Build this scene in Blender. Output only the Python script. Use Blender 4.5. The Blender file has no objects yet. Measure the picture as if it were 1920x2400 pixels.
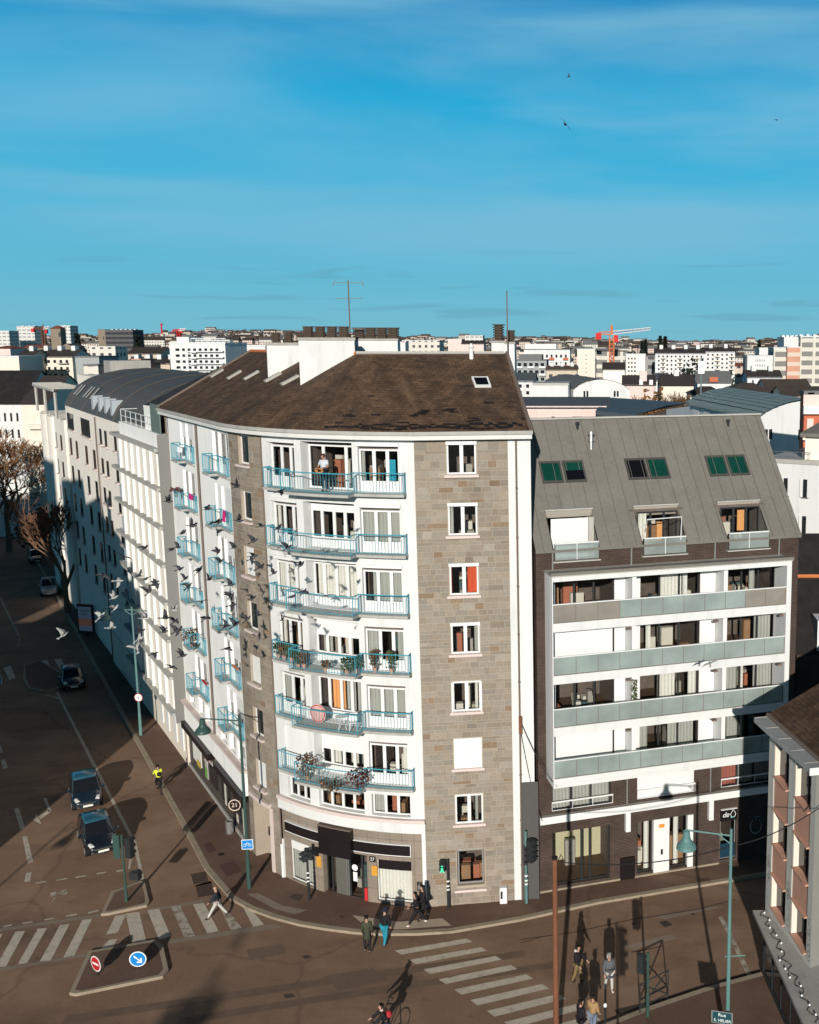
import bpy, bmesh, math, random
from mathutils import Vector, Matrix
R = math.radians
rnd = random.Random(11)
scene = bpy.context.scene
COL = scene.collection
# ------------------------------------------------------------------ camera
FPX, CX, CY, HC = 2466., 1430., 1200., 28.
TH = math.atan(395 / FPX)
cam_d = bpy.data.cameras.new('camera')
cam_d.sensor_fit = 'VERTICAL'; cam_d.sensor_height = 24; cam_d.sensor_width = 24
cam_d.lens = 24 * FPX / 2400
cam_d.shift_x = (960 - CX) / 2400
cam_d.clip_start = .5; cam_d.clip_end = 30000
cam = bpy.data.objects.new('camera', cam_d); COL.objects.link(cam)
cam.location = (0, 0, HC); cam.rotation_euler = (R(90) - TH, 0, 0)
scene.camera = cam
# ------------------------------------------------------------------ sky
EL = 17.
w = bpy.data.worlds.new('World'); scene.world = w; w.use_nodes = True
nt = w.node_tree; N = nt.nodes; L = nt.links; N.clear()
def wn(t, **k):
    n = N.new(t)
    for a, b in k.items(): setattr(n, a, b)
    return n
sky = wn('ShaderNodeTexSky', sky_type='NISHITA', sun_disc=False, sun_elevation=R(EL), sun_rotation=R(180), altitude=60, air_density=1.0, dust_density=.35, ozone_density=2.2)
tc = wn('ShaderNodeTexCoord'); sep = wn('ShaderNodeSeparateXYZ'); L.new(tc.outputs['Generated'], sep.inputs[0])
sz = wn('ShaderNodeMapRange'); sz.inputs[1].default_value = 0; sz.inputs[2].default_value = 1; L.new(sep.outputs[2], sz.inputs[0])
ramp = wn('ShaderNodeValToRGB'); L.new(sz.outputs[0], ramp.inputs[0]); cr_ = ramp.color_ramp
for i, (p, c) in enumerate(((0, (1.75, 4.9, 6.2)), (.05, (1.25, 4.8, 6.5)), (.125, (.45, 4.5, 7.0)), (.21, (.12, 3.9, 6.8)), (.30, (.0, 2.3, 5.3)), (.38, (.0, .30, .85)), (1., (.0, .06, .22)))):
    e = cr_.elements[i] if i < 2 else cr_.elements.new(p)
    e.position = p; e.color = (*[x / 7. for x in c], 1)
scl_ = wn('ShaderNodeMix', data_type='RGBA', blend_type='MULTIPLY'); scl_.inputs[0].default_value = 1; L.new(ramp.outputs[0], scl_.inputs[6]); scl_.inputs[7].default_value = (7, 7, 7, 1)
tint = wn('ShaderNodeMix', data_type='RGBA'); tint.inputs[0].default_value = .97
L.new(sky.outputs[0], tint.inputs[6]); L.new(scl_.outputs[2], tint.inputs[7])
def cloud(scl, lo, hi, seed, det=7, rot=0):
    m = wn('ShaderNodeMapping'); m.inputs[3].default_value = scl; m.inputs[1].default_value = (seed, seed * .7, seed * .3); m.inputs[2].default_value = (0, R(rot), R(6))
    L.new(tc.outputs['Generated'], m.inputs[0])
    n = wn('ShaderNodeTexNoise'); n.inputs['Scale'].default_value = 1; n.inputs['Detail'].default_value = det; n.inputs['Roughness'].default_value = .5; n.inputs['Distortion'].default_value = .4
    L.new(m.outputs[0], n.inputs[0])
    r = wn('ShaderNodeMapRange', interpolation_type='SMOOTHSTEP'); r.inputs[1].default_value = lo; r.inputs[2].default_value = hi
    L.new(n.outputs[0], r.inputs[0]); return r.outputs[0]
def band(z0, z1, z2, z3):
    a = wn('ShaderNodeMapRange', interpolation_type='SMOOTHSTEP'); a.inputs[1].default_value = z0; a.inputs[2].default_value = z1; L.new(sep.outputs[2], a.inputs[0])
    b = wn('ShaderNodeMapRange', interpolation_type='SMOOTHSTEP'); b.inputs[1].default_value = z2; b.inputs[2].default_value = z3; b.inputs[3].default_value = 1; b.inputs[4].default_value = 0; L.new(sep.outputs[2], b.inputs[0])
    m = wn('ShaderNodeMath', operation='MULTIPLY'); L.new(a.outputs[0], m.inputs[0]); L.new(b.outputs[0], m.inputs[1]); return m.outputs[0]
def mul(a, b):
    m = wn('ShaderNodeMath', operation='MULTIPLY'); L.new(a, m.inputs[0])
    if isinstance(b, float): m.inputs[1].default_value = b
    else: L.new(b, m.inputs[1])
    return m.outputs[0]
def over(base, fac, col):
    m = wn('ShaderNodeMix', data_type='RGBA'); L.new(fac, m.inputs[0]); L.new(base, m.inputs[6]); m.inputs[7].default_value = (*col, 1); return m.outputs[2]
SKC = tint.outputs[2]
CIR = (2.2, 5.1, 6.9)
SKC = over(SKC, mul(mul(cloud((1.5, 1.0, 6.), .38, .72, 4.6, rot=20, det=8), band(.06, .16, .24, .31)), .7), CIR)
SKC = over(SKC, mul(mul(cloud((1.4, .8, 13.), .45, .70, 9.4, rot=8), band(.05, .1, .3, .4)), .65), CIR)
SKC = over(SKC, mul(mul(cloud((7., 7., 95.), .55, .66, 5.2, det=4), band(.006, .02, .06, .10)), .25), (1.1, 2.6, 3.6))
bg = wn('ShaderNodeBackground'); bg.inputs[1].default_value = .10
L.new(SKC, bg.inputs[0])
wo = wn('ShaderNodeOutputWorld'); L.new(bg.outputs[0], wo.inputs[0])
# ------------------------------------------------------------------ sun, exposure
sd = bpy.data.lights.new('sun', 'SUN'); sd.energy = 4.7; sd.angle = R(.53); sd.color = (1, .95, .865)
sun = bpy.data.objects.new('sun', sd); COL.objects.link(sun); sun.rotation_euler = (R(90 - EL), 0, 0); sun.location = (0, -50, 80)
scene.view_settings.view_transform = 'Standard'; scene.view_settings.look = 'None'
scene.view_settings.exposure = 0; scene.view_settings.gamma = 1
scene.cycles.max_bounces = 6; scene.cycles.diffuse_bounces = 2; scene.cycles.glossy_bounces = 3; scene.cycles.transparent_max_bounces = 10
scene.cycles.use_denoising = True
scene.cycles.sample_clamp_indirect = 4
# ------------------------------------------------------------------ geometry helpers
_c, _s = math.cos(TH), math.sin(TH)
def ray(u, v):
    x = (u - CX) / FPX; y = -(v - CY) / FPX
    return Vector((x, _c + y * _s, -_s + y * _c))
def G(u, v, z=0.):
    r = ray(u, v); t = (z - HC) / r.z
    return Vector((r.x * t, r.y * t, z))
def DY(u, v, Y):
    r = ray(u, v); t = Y / r.y
    return Vector((r.x * t, Y, HC + r.z * t))
def zg(ox, oy, s, pts, z=0.):
    return [G(ox + x / s, oy + y / s, z) for x, y in pts]
# curved facade of the corner building (plan measured on the ground line)
A0 = Vector((-28.07, 66.83)); B0 = Vector((-19.94, 54.88)); C0 = Vector((-9.2, 48.9)); E0 = Vector((-3.95, 49.72))
dL = (B0 - A0).normalized(); LL = (B0 - A0).length
_ch = C0 - B0; _la = math.atan2(dL.y, dL.x); _half = math.atan2(_ch.y, _ch.x) - _la
RAD = _ch.length / 2 / math.sin(_half); AL = RAD * 2 * _half
CEN = B0 + RAD * Vector((-math.sin(_la), math.cos(_la)))
ELN = (E0 - C0).length; TOT = LL + AL + ELN
def pos(s):
    if s < LL: return A0 + dL * s, dL
    if s < LL + AL:
        a = _la + (s - LL) / RAD
        return CEN + RAD * Vector((math.sin(a), -math.cos(a))), Vector((math.cos(a), math.sin(a)))
    t = (E0 - C0).normalized(); return C0 + t * (s - LL - AL), t
def PF(s, o, z):
    p, t = pos(s); return Vector((p.x + t.y * o, p.y - t.x * o, z))
PF.arc = (LL, LL + AL)
def frame(ox, oy, ang):
    t = Vector((math.cos(ang), math.sin(ang)))
    def F(a, o, z): return Vector((ox + t.x * a + t.y * o, oy + t.y * a - t.x * o, z))
    F.arc = None
    return F
class MB:
    def __init__(s): s.v = []; s.f = []; s.m = []; s.uv = []; s.c = []
    def q(s, ps, m=0, uv=None, c=None):
        b = len(s.v); s.v += [tuple(p) for p in ps]; s.f.append(tuple(range(b, b + len(ps)))); s.m.append(m); s.uv.append(uv); s.c.append(c)
    def cuts(s, F, a0, a1, step=.7):
        if F.arc is None or a1 < F.arc[0] or a0 > F.arc[1] or a1 - a0 < .35: return [a0, a1]
        n = max(1, math.ceil((a1 - a0) / step)); return [a0 + (a1 - a0) * i / n for i in range(n + 1)]
    def face(s, F, a0, a1, z0, z1, o=0., m=0, c=None):
        k = s.cuts(F, a0, a1)
        for p, q in zip(k, k[1:]):
            s.q([F(p, o, z0), F(q, o, z0), F(q, o, z1), F(p, o, z1)], m, [(p, z0), (q, z0), (q, z1), (p, z1)], c)
    def flat(s, F, a0, a1, o0, o1, z, m=0, c=None):
        k = s.cuts(F, a0, a1)
        for p, q in zip(k, k[1:]):
            s.q([F(p, o0, z), F(q, o0, z), F(q, o1, z), F(p, o1, z)], m, [(p, o0), (q, o0), (q, o1), (p, o1)], c)
    def side(s, F, a, o0, o1, z0, z1, m=0, c=None):
        s.q([F(a, o0, z0), F(a, o1, z0), F(a, o1, z1), F(a, o0, z1)], m, [(o0, z0), (o1, z0), (o1, z1), (o0, z1)], c)
    def box(s, F, a0, a1, o0, o1, z0, z1, m=0, c=None):
        s.face(F, a0, a1, z0, z1, o1, m, c); s.face(F, a0, a1, z0, z1, o0, m, c)
        s.flat(F, a0, a1, o0, o1, z1, m, c); s.flat(F, a0, a1, o0, o1, z0, m, c)
        s.side(F, a0, o0, o1, z0, z1, m, c); s.side(F, a1, o0, o1, z0, z1, m, c)
    def tube(s, pts, r, n=6, m=0, r2=None, cap=True):
        pts = [Vector(p) for p in pts]; rings = []
        for i, p in enumerate(pts):
            d = (pts[min(i + 1, len(pts) - 1)] - pts[max(i - 1, 0)]).normalized()
            up = Vector((0, 0, 1)) if abs(d.z) < .9 else Vector((1, 0, 0))
            x = d.cross(up).normalized(); y = d.cross(x)
            rr = r if r2 is None else r + (r2 - r) * i / (len(pts) - 1)
            if isinstance(r, (list, tuple)): rr = r[i]
            rings.append([p + (x * math.cos(2 * math.pi * k / n) + y * math.sin(2 * math.pi * k / n)) * rr for k in range(n)])
        s.loft(rings, m, cap)
    def loft(s, rings, m=0, cap=True):
        b = len(s.v); n = len(rings[0])
        for rg in rings: s.v += [tuple(p) for p in rg]
        for i in range(len(rings) - 1):
            for k in range(n):
                s.f.append((b + i * n + k, b + i * n + (k + 1) % n, b + (i + 1) * n + (k + 1) % n, b + (i + 1) * n + k)); s.m.append(m); s.uv.append(None); s.c.append(None)
        if cap:
            for i in (0, len(rings) - 1):
                s.f.append(tuple(b + i * n + k for k in range(n))); s.m.append(m); s.uv.append(None); s.c.append(None)
    def lathe(s, cx, cy, prof, n=12, m=0, cap=True):
        s.loft([[Vector((cx + r * math.cos(2 * math.pi * k / n), cy + r * math.sin(2 * math.pi * k / n), z)) for k in range(n)] for r, z in prof], m, cap)
    def mesh(s, name, mats, smooth=False, fix=True):
        me = bpy.data.meshes.new(name); me.from_pydata(s.v, [], s.f)
        for mm in mats: me.materials.append(mm)
        if len(mats) > 1: me.polygons.foreach_set('material_index', s.m)
        if any(u is not None for u in s.uv):
            ul = me.uv_layers.new(name='UVMap'); d = []
            for f, u in zip(s.f, s.uv):
                for i in range(len(f)): d += list(u[i]) if u else [0, 0]
            ul.data.foreach_set('uv', d)
        if any(c is not None for c in s.c):
            ca = me.color_attributes.new('col', 'FLOAT_COLOR', 'CORNER'); d = []
            for f, c in zip(s.f, s.c):
                for i in range(len(f)): d += [*(c or (1, 1, 1)), 1]
            ca.data.foreach_set('color', d)
        if fix or smooth:
            bm = bmesh.new(); bm.from_mesh(me)
            if smooth: bmesh.ops.remove_doubles(bm, verts=bm.verts, dist=1e-4)
            bmesh.ops.recalc_face_normals(bm, faces=bm.faces); bm.to_mesh(me); bm.free()
        if smooth: me.polygons.foreach_set('use_smooth', [True] * len(me.polygons))
        return me
INV = {}
def props(o, label=None, cat=None, group=None, kind=None):
    if label: o['label'] = label
    if cat: o['category'] = cat
    if group: o['group'] = group
    if kind: o['kind'] = kind
    return o
def link(name, me, parent=None, **k):
    o = bpy.data.objects.new(name, me); COL.objects.link(o)
    if parent is not None:
        o.parent = parent
        if parent.name in INV: o.matrix_parent_inverse = INV[parent.name]
    return props(o, **k)
def ob(name, mb, mats, parent=None, smooth=False, fix=True, **k):
    if not isinstance(mats, (list, tuple)): mats = [mats]
    return link(name, mb.mesh(name, mats, smooth, fix), parent, **k)
def thing(name, label, cat, loc=(0, 0, 0), rz=0, group=None, world=True):
    o = bpy.data.objects.new(name, None); COL.objects.link(o); o.empty_display_size = .3
    o.location = loc; o.rotation_euler = (0, 0, rz)
    if world: INV[o.name] = (Matrix.Translation(loc) @ Matrix.Rotation(rz, 4, 'Z')).inverted()
    return props(o, label, cat, group)
def kids(o): return [c for c in bpy.data.objects if c.parent is o]
def dup(o, loc=None, rz=None, label=None, group=None, par=None, sc=None):
    c = o.copy(); COL.objects.link(c)
    if par is not None: c.parent = par
    if loc is not None: c.location = loc
    if rz is not None: c.rotation_euler = (0, 0, rz)
    if sc is not None: c.scale = (sc, sc, sc)
    if label: c['label'] = label
    if group: c['group'] = group
    for k in KIDS.get(o.name, ()): dup(k, par=c)
    return c
KIDS = {}
def remember(o):
    KIDS.clear()
    for c in bpy.data.objects:
        if c.parent: KIDS.setdefault(c.parent.name, []).append(c)
# ------------------------------------------------------------------ materials
def nodes(name):
    m = bpy.data.materials.new(name); m.use_nodes = True; t = m.node_tree; t.nodes.clear()
    o = t.nodes.new('ShaderNodeOutputMaterial'); p = t.nodes.new('ShaderNodeBsdfPrincipled'); t.links.new(p.outputs[0], o.inputs[0])
    return m, t, p
def mixc(t, f, a, b, mode='MIX'):
    n = t.nodes.new('ShaderNodeMix'); n.data_type = 'RGBA'; n.blend_type = mode
    for i, x in ((0, f), (6, a), (7, b)):
        if hasattr(x, 'links') or hasattr(x, 'is_linked'): t.links.new(x, n.inputs[i])
        elif i == 0: n.inputs[0].default_value = x
        else: n.inputs[i].default_value = (*x[:3], 1)
    return n.outputs[2]
def noise(t, sc, det=5, rough=.55, vec=None, scl=None, lo=None, hi=None, dist=0):
    tcn = t.nodes.new('ShaderNodeTexCoord'); src = tcn.outputs[vec or 'Object']
    if scl:
        mp = t.nodes.new('ShaderNodeMapping'); mp.inputs[3].default_value = scl; t.links.new(src, mp.inputs[0]); src = mp.outputs[0]
    n = t.nodes.new('ShaderNodeTexNoise'); n.inputs['Scale'].default_value = sc; n.inputs['Detail'].default_value = det; n.inputs['Roughness'].default_value = rough; n.inputs['Distortion'].default_value = dist
    t.links.new(src, n.inputs[0])
    r = t.nodes.new('ShaderNodeMapRange'); r.inputs[1].default_value = .3 if lo is None else lo; r.inputs[2].default_value = .7 if hi is None else hi; t.links.new(n.outputs[0], r.inputs[0])
    return r.outputs[0]
def mul3(c, k): return tuple(min(1, x * k) for x in c[:3])
def mat(name, c, rough=.8, var=.12, sc=2., spec=.3, metal=0, bump=0, big=.5, c2=None, stain=0, em=0):
    m, t, p = nodes(name)
    a = mixc(t, noise(t, sc * 6), mul3(c, 1 - var), mul3(c, 1 + var))
    b = mixc(t, noise(t, sc * .35, 4), mul3(c2 or c, 1 - var), mul3(c2 or c, 1 + var))
    col = mixc(t, big, a, b)
    if stain: col = mixc(t, noise(t, .9, 6, .6, scl=(1.6, 1.6, .25), lo=.52, hi=.8), col, mul3(c, 1 - stain))
    t.links.new(col, p.inputs['Base Color'])
    p.inputs['Roughness'].default_value = rough; p.inputs['Specular IOR Level'].default_value = spec; p.inputs['Metallic'].default_value = metal
    if bump:
        bn = t.nodes.new('ShaderNodeBump'); bn.inputs[0].default_value = bump; bn.inputs[1].default_value = .02
        t.links.new(noise(t, sc * 12), bn.inputs[2]); t.links.new(bn.outputs[0], p.inputs['Normal'])
    if em: p.inputs['Emission Color'].default_value = (*c, 1); p.inputs['Emission Strength'].default_value = em
    return m
def brickmat(name, c1, c2, mortar, bw, bh, ms=.008, rough=.85, sq=1, off=.5, patch=None, var=.25, patch_sc=.25):
    m, t, p = nodes(name)
    tcn = t.nodes.new('ShaderNodeTexCoord'); bt = t.nodes.new('ShaderNodeTexBrick'); t.links.new(tcn.outputs['UV'], bt.inputs[0])
    bt.offset = off; bt.inputs['Scale'].default_value = 1; bt.inputs['Mortar Size'].default_value = ms; bt.inputs['Brick Width'].default_value = bw; bt.inputs['Row Height'].default_value = bh; bt.inputs['Mortar Smooth'].default_value = .2
    bt.inputs['Color1'].default_value = (*c1, 1); bt.inputs['Color2'].default_value = (*c2, 1); bt.inputs['Mortar'].default_value = (*mortar, 1)
    col = bt.outputs[0]
    col = mixc(t, 1., col, mixc(t, noise(t, 1.2, 6), (1 - var,) * 3, (1 + var,) * 3), 'MULTIPLY')
    if patch:
        for pc, lo, hi, sc_, scl in patch: col = mixc(t, noise(t, sc_, 7, .62, vec='UV', scl=scl, lo=lo, hi=hi), col, pc)
    t.links.new(col, p.inputs['Base Color']); p.inputs['Roughness'].default_value = rough; p.inputs['Specular IOR Level'].default_value = .25
    return m
def colmat(name, var=.15, rough=.85, sc=9.):
    m, t, p = nodes(name); a = t.nodes.new('ShaderNodeAttribute'); a.attribute_name = 'col'
    col = mixc(t, 1., a.outputs[0], mixc(t, noise(t, sc, 5, .7), (1 - var,) * 3, (1 + var,) * 3), 'MULTIPLY')
    col = mixc(t, noise(t, .5, 6, .6, lo=.5, hi=.85), col, mixc(t, 1., col, (.72, .68, .64), 'MULTIPLY'))
    t.links.new(col, p.inputs['Base Color']); p.inputs['Roughness'].default_value = rough; p.inputs['Specular IOR Level'].default_value = .2
    return m
def glassmat(name, tintc=(.90, .91, .90), k=.5, base=.06):
    m, t, p = nodes(name); o = [n for n in t.nodes if n.type == 'OUTPUT_MATERIAL'][0]; t.nodes.remove(p)
    tr = t.nodes.new('ShaderNodeBsdfTransparent'); tr.inputs[0].default_value = (*tintc, 1)
    gl = t.nodes.new('ShaderNodeBsdfGlossy'); gl.inputs['Roughness'].default_value = .03
    fr = t.nodes.new('ShaderNodeFresnel'); fr.inputs[0].default_value = 1.5
    mx = t.nodes.new('ShaderNodeMixShader'); t.links.new(fr.outputs[0], mx.inputs[0]); t.links.new(tr.outputs[0], mx.inputs[1]); t.links.new(gl.outputs[0], mx.inputs[2]); t.links.new(mx.outputs[0], o.inputs[0])
    return m
def frostmat(name, c, alpha=.72):
    m, t, p = nodes(name); o = [n for n in t.nodes if n.type == 'OUTPUT_MATERIAL'][0]
    t.links.new(mixc(t, noise(t, .6, 3), mul3(c, .8), mul3(c, 1.2)), p.inputs['Base Color']); p.inputs['Roughness'].default_value = .25; p.inputs['Specular IOR Level'].default_value = .6
    tr = t.nodes.new('ShaderNodeBsdfTransparent'); tr.inputs[0].default_value = (.75, .88, .85, 1)
    mx = t.nodes.new('ShaderNodeMixShader'); mx.inputs[0].default_value = alpha; t.links.new(tr.outputs[0], mx.inputs[1]); t.links.new(p.outputs[0], mx.inputs[2]); t.links.new(mx.outputs[0], o.inputs[0])
    return m
def gridmat(name, c, du=3., dv=2.8, wu=.42, wv=.45, dark=(.05, .05, .06), rough=.8):
    m, t, p = nodes(name); tcn = t.nodes.new('ShaderNodeTexCoord'); sp = t.nodes.new('ShaderNodeSeparateXYZ'); t.links.new(tcn.outputs['UV'], sp.inputs[0])
    def mth(op, a, b):
        n = t.nodes.new('ShaderNodeMath'); n.operation = op
        for i, x in enumerate((a, b)):
            if isinstance(x, (int, float)): n.inputs[i].default_value = x
            else: t.links.new(x, n.inputs[i])
        return n.outputs[0]
    def cell(x, d, wd):
        f = mth('FRACT', mth('DIVIDE', x, d), 0); return mth('LESS_THAN', mth('ABSOLUTE', mth('SUBTRACT', f, .5), 0), wd / 2)
    w_ = mth('MULTIPLY', cell(sp.outputs[0], du, wu), cell(sp.outputs[1], dv, wv))
    base = mixc(t, noise(t, .4), mul3(c, .9), mul3(c, 1.08))
    t.links.new(mixc(t, w_, base, dark), p.inputs['Base Color']); p.inputs['Roughness'].default_value = rough
    return m
M = {}
def mk(k, *a, **kw): M[k] = mat(k, *a, **kw); return M[k]
mk('white', (.675, .675, .66), var=.05, sc=1.4, stain=.22)
mk('white_sunlift', (.86, .85, .82), var=.05, sc=1.2, stain=.18); mk('white_paint', (.72, .72, .705), rough=.5, var=.03)  # paler copy of white; extra sunlight on the oblique fronts put into the colour
mk('cream', (.74, .66, .56), var=.05, stain=.12)
mk('offwhite', (.86, .79, .70), var=.06, stain=.2)
mk('concrete', (.36, .34, .31), var=.15, stain=.3, bump=.3)
mk('grey_render', (.33, .34, .335), var=.06, stain=.15)
mk('slab_grey', (.40, .39, .36), var=.15, stain=.3)
mk('sill', (.64, .53, .49), var=.06)
mk('mortar', (.385, .32, .25), var=.12)
M['stone'] = colmat('stone')
mk('fascia', (.66, .65, .62), var=.04, stain=.12)
mk('teal', (.06, .34, .44), rough=.5, var=.1)
mk('teal_metal', (.11, .22, .21), rough=.5, var=.12, stain=.2)
mk('dark_metal', (.025, .028, .03), rough=.5)
mk('grey_metal', (.30, .30, .29), rough=.45, metal=.3)
mk('steel', (.55, .55, .53), rough=.35, metal=.8)
mk('pipe_brown', (.16, .12, .095), rough=.6)
mk('room', (.13, .10, .085), var=.3, sc=.6)
mk('room_floor', (.12, .075, .045), var=.3, sc=.8)
mk('curtain_white', (.66, .64, .59), var=.12, sc=3)
mk('curtain_grey', (.38, .385, .355), var=.12, sc=3)
mk('curtain_orange', (.75, .36, .14), var=.1)
mk('curtain_red', (.62, .10, .04), var=.15); mk('curtain_dull', (.34, .12, .09), var=.15)
mk('clutter_a', (.30, .17, .09), var=.3); mk('clutter_b', (.35, .32, .28), var=.2); mk('clutter_c', (.05, .09, .10), var=.3); mk('clutter_d', (.40, .14, .08), var=.2); mk('clutter_e', (.62, .58, .50), var=.1)
M['glass'] = glassmat('glass')
mk('glass_dark', (.018, .02, .024), rough=.06, spec=.6, var=.05)
M['frost'] = frostmat('frost', (.38, .43, .405), .60)
M['frost_brown'] = frostmat('frost_brown', (.30, .27, .23), .8)
mk('black_panel', (.014, .010, .011), rough=.35, var=.2)
mk('tile_brown', (.25, .20, .16), var=.1, rough=.5)
M['tile_wall'] = brickmat('tile_wall', (.24, .195, .155), (.27, .215, .17), (.13, .105, .09), .62, .9, .012, off=0, var=.12)
M['slate'] = brickmat('slate', (.074, .044, .027), (.118, .070, .042), (.042, .027, .018), .30, .19, .014, var=.35,
    patch=[((.034, .023, .018), .5, .70, .5, (1.1, .3, 1)), ((.024, .018, .016), .58, .66, 1.0, (.8, 5.2, 1)), ((.165, .105, .062), .58, .8, .8, (1.2, .25, 1))])
M['slate_dark'] = brickmat('slate_dark', (.030, .027, .028), (.04, .036, .036), (.02, .018, .018), .3, .2, .012, var=.3)
M['slate_black'] = mat('slate_black', (.016, .013, .014), rough=.6, var=.3)
M['brick'] = brickmat('brick', (.068, .045, .036), (.090, .060, .048), (.035, .024, .021), .30, .085, .014, var=.2)
mk('zinc', (.185, .170, .148), rough=.6, var=.17, sc=1.1, stain=.2, big=.5)
mk('zinc_seam', (.145, .13, .112), rough=.6)
mk('zinc_light', (.42, .40, .36), rough=.5)
mk('zinc_teal', (.25, .31, .29), rough=.5, metal=0, var=.14)
mk('zinc_blue', (.085, .095, .105), rough=.55, var=.12, sc=.6)
mk('skylight_green', (.006, .05, .036), rough=.12, spec=.6, var=.3)
mk('skylight_black', (.006, .006, .008), rough=.1, spec=.6)
mk('terracotta', (.52, .28, .20), var=.15); mk('terracotta_orange', (.55, .17, .06), var=.15)
mk('pot_brown', (.075, .052, .038), var=.25)
mk('rust', (.21, .085, .04), rough=.8, var=.35, sc=2.5, c2=(.15, .06, .03), stain=.4)
mk('pink', (.72, .56, .51), var=.05, stain=.1)
mk('red_wall', (.50, .14, .07), var=.12)
mk('orange_crane', (.75, .20, .06), var=.1); mk('red', (.55, .03, .03), var=.08); mk('white_sign', (.8, .8, .78), rough=.5, var=.03)
mk('sign_blue', (.01, .22, .60), rough=.4, var=.05); mk('sign_red', (.45, .02, .025), rough=.4, var=.06); mk('sign_teal', (.01, .06, .075), rough=.5)
mk('yellow', (.80, .80, .05), var=.1); mk('orange_paper', (.62, .30, .04), var=.15)
mk('green_lamp', (.05, .9, .35), em=1.2)
mk('dark_green', (.035, .075, .066), rough=.5, var=.15)
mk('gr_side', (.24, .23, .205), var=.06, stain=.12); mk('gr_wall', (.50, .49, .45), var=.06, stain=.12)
mk('leaf', (.055, .075, .025), var=.4, sc=5); mk('leaf_brown', (.12, .065, .03), var=.4, sc=5); mk('leaf_red', (.10, .025, .02), var=.4, sc=5)
mk('bark', (.17, .105, .07), var=.3); mk('bark_orange', (.22, .105, .04), var=.3); mk('pine', (.012, .018, .012), var=.4); mk('bush', (.10, .06, .03), var=.4)
mk('rubber', (.012, .012, .012), rough=.8)
mk('bird_dark', (.05, .051, .058), var=.6, sc=14); mk('bird_pale', (.42, .41, .39), var=.3, sc=8)
# ------------------------------------------------------------------ ground, road, pavements
def asphalt(name, c, worn, dark, crack=True):
    m, t, p = nodes(name)
    col = mixc(t, noise(t, 9, 6, .85, lo=.2, hi=.8), mul3(c, .62), mul3(c, 1.38))
    col = mixc(t, noise(t, .22, 6, .6, lo=.46, hi=.75), col, worn)
    col = mixc(t, noise(t, .13, 7, .65, scl=(1, 2.2, 1), lo=.52, hi=.8), col, dark)
    col = mixc(t, noise(t, .9, 5, .6, lo=.62, hi=.8), col, mul3(c, .62))
    if crack:
        tcn = t.nodes.new('ShaderNodeTexCoord'); ns = t.nodes.new('ShaderNodeTexNoise'); ns.inputs['Scale'].default_value = .7; t.links.new(tcn.outputs['Object'], ns.inputs[0])
        vo = t.nodes.new('ShaderNodeTexVoronoi'); vo.feature = 'DISTANCE_TO_EDGE'; vo.inputs['Scale'].default_value = .11
        ad = t.nodes.new('ShaderNodeMix'); ad.data_type = 'VECTOR'; ad.inputs[0].default_value = .5; t.links.new(tcn.outputs['Object'], ad.inputs[4]); t.links.new(ns.outputs[1], ad.inputs[5]); t.links.new(ad.outputs[1], vo.inputs[0])
        r = t.nodes.new('ShaderNodeMapRange'); r.inputs[1].default_value = .002; r.inputs[2].default_value = .007; r.inputs[3].default_value = .28; r.inputs[4].default_value = 0; t.links.new(vo.outputs[0], r.inputs[0])
        col = mixc(t, r.outputs[0], col, mul3(c, .35))
    t.links.new(col, p.inputs['Base Color']); p.inputs['Roughness'].default_value = .85; p.inputs['Specular IOR Level'].default_value = .25
    bn = t.nodes.new('ShaderNodeBump'); bn.inputs[0].default_value = .35; bn.inputs[1].default_value = .01; t.links.new(noise(t, 60, 3), bn.inputs[2]); t.links.new(bn.outputs[0], p.inputs['Normal'])
    return m
M['road'] = asphalt('road', (.215, .134, .088), (.32, .208, .138), (.105, .066, .047))
M['pave'] = asphalt('pave', (.135, .080, .057), (.20, .128, .088), (.092, .056, .042))
M['pave_light'] = asphalt('pave_light', (.24, .185, .14), (.28, .215, .165), (.18, .135, .10), False)
mk('kerb', (.31, .25, .18), var=.15, sc=3, stain=.35)
def paintmat(name, c, worn):
    m, t, p = nodes(name); o = [n for n in t.nodes if n.type == 'OUTPUT_MATERIAL'][0]
    t.links.new(mixc(t, noise(t, 2.5, 6, .65, lo=.35, hi=.75), c, mul3(c, .72)), p.inputs['Base Color']); p.inputs['Roughness'].default_value = .7
    tr = t.nodes.new('ShaderNodeBsdfTransparent'); mx = t.nodes.new('ShaderNodeMixShader')
    a = noise(t, 2.0, 9, .75, lo=worn - .04, hi=worn + .16); t.links.new(a, mx.inputs[0]); t.links.new(p.outputs[0], mx.inputs[1]); t.links.new(tr.outputs[0], mx.inputs[2]); t.links.new(mx.outputs[0], o.inputs[0])
    return m
M['paint'] = paintmat('paint', (.56, .49, .39), .60); M['paint_worn'] = paintmat('paint_worn', (.46, .40, .32), .50)
M['paint_line'] = paintmat('paint_line', (.50, .44, .35), .58)
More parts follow.
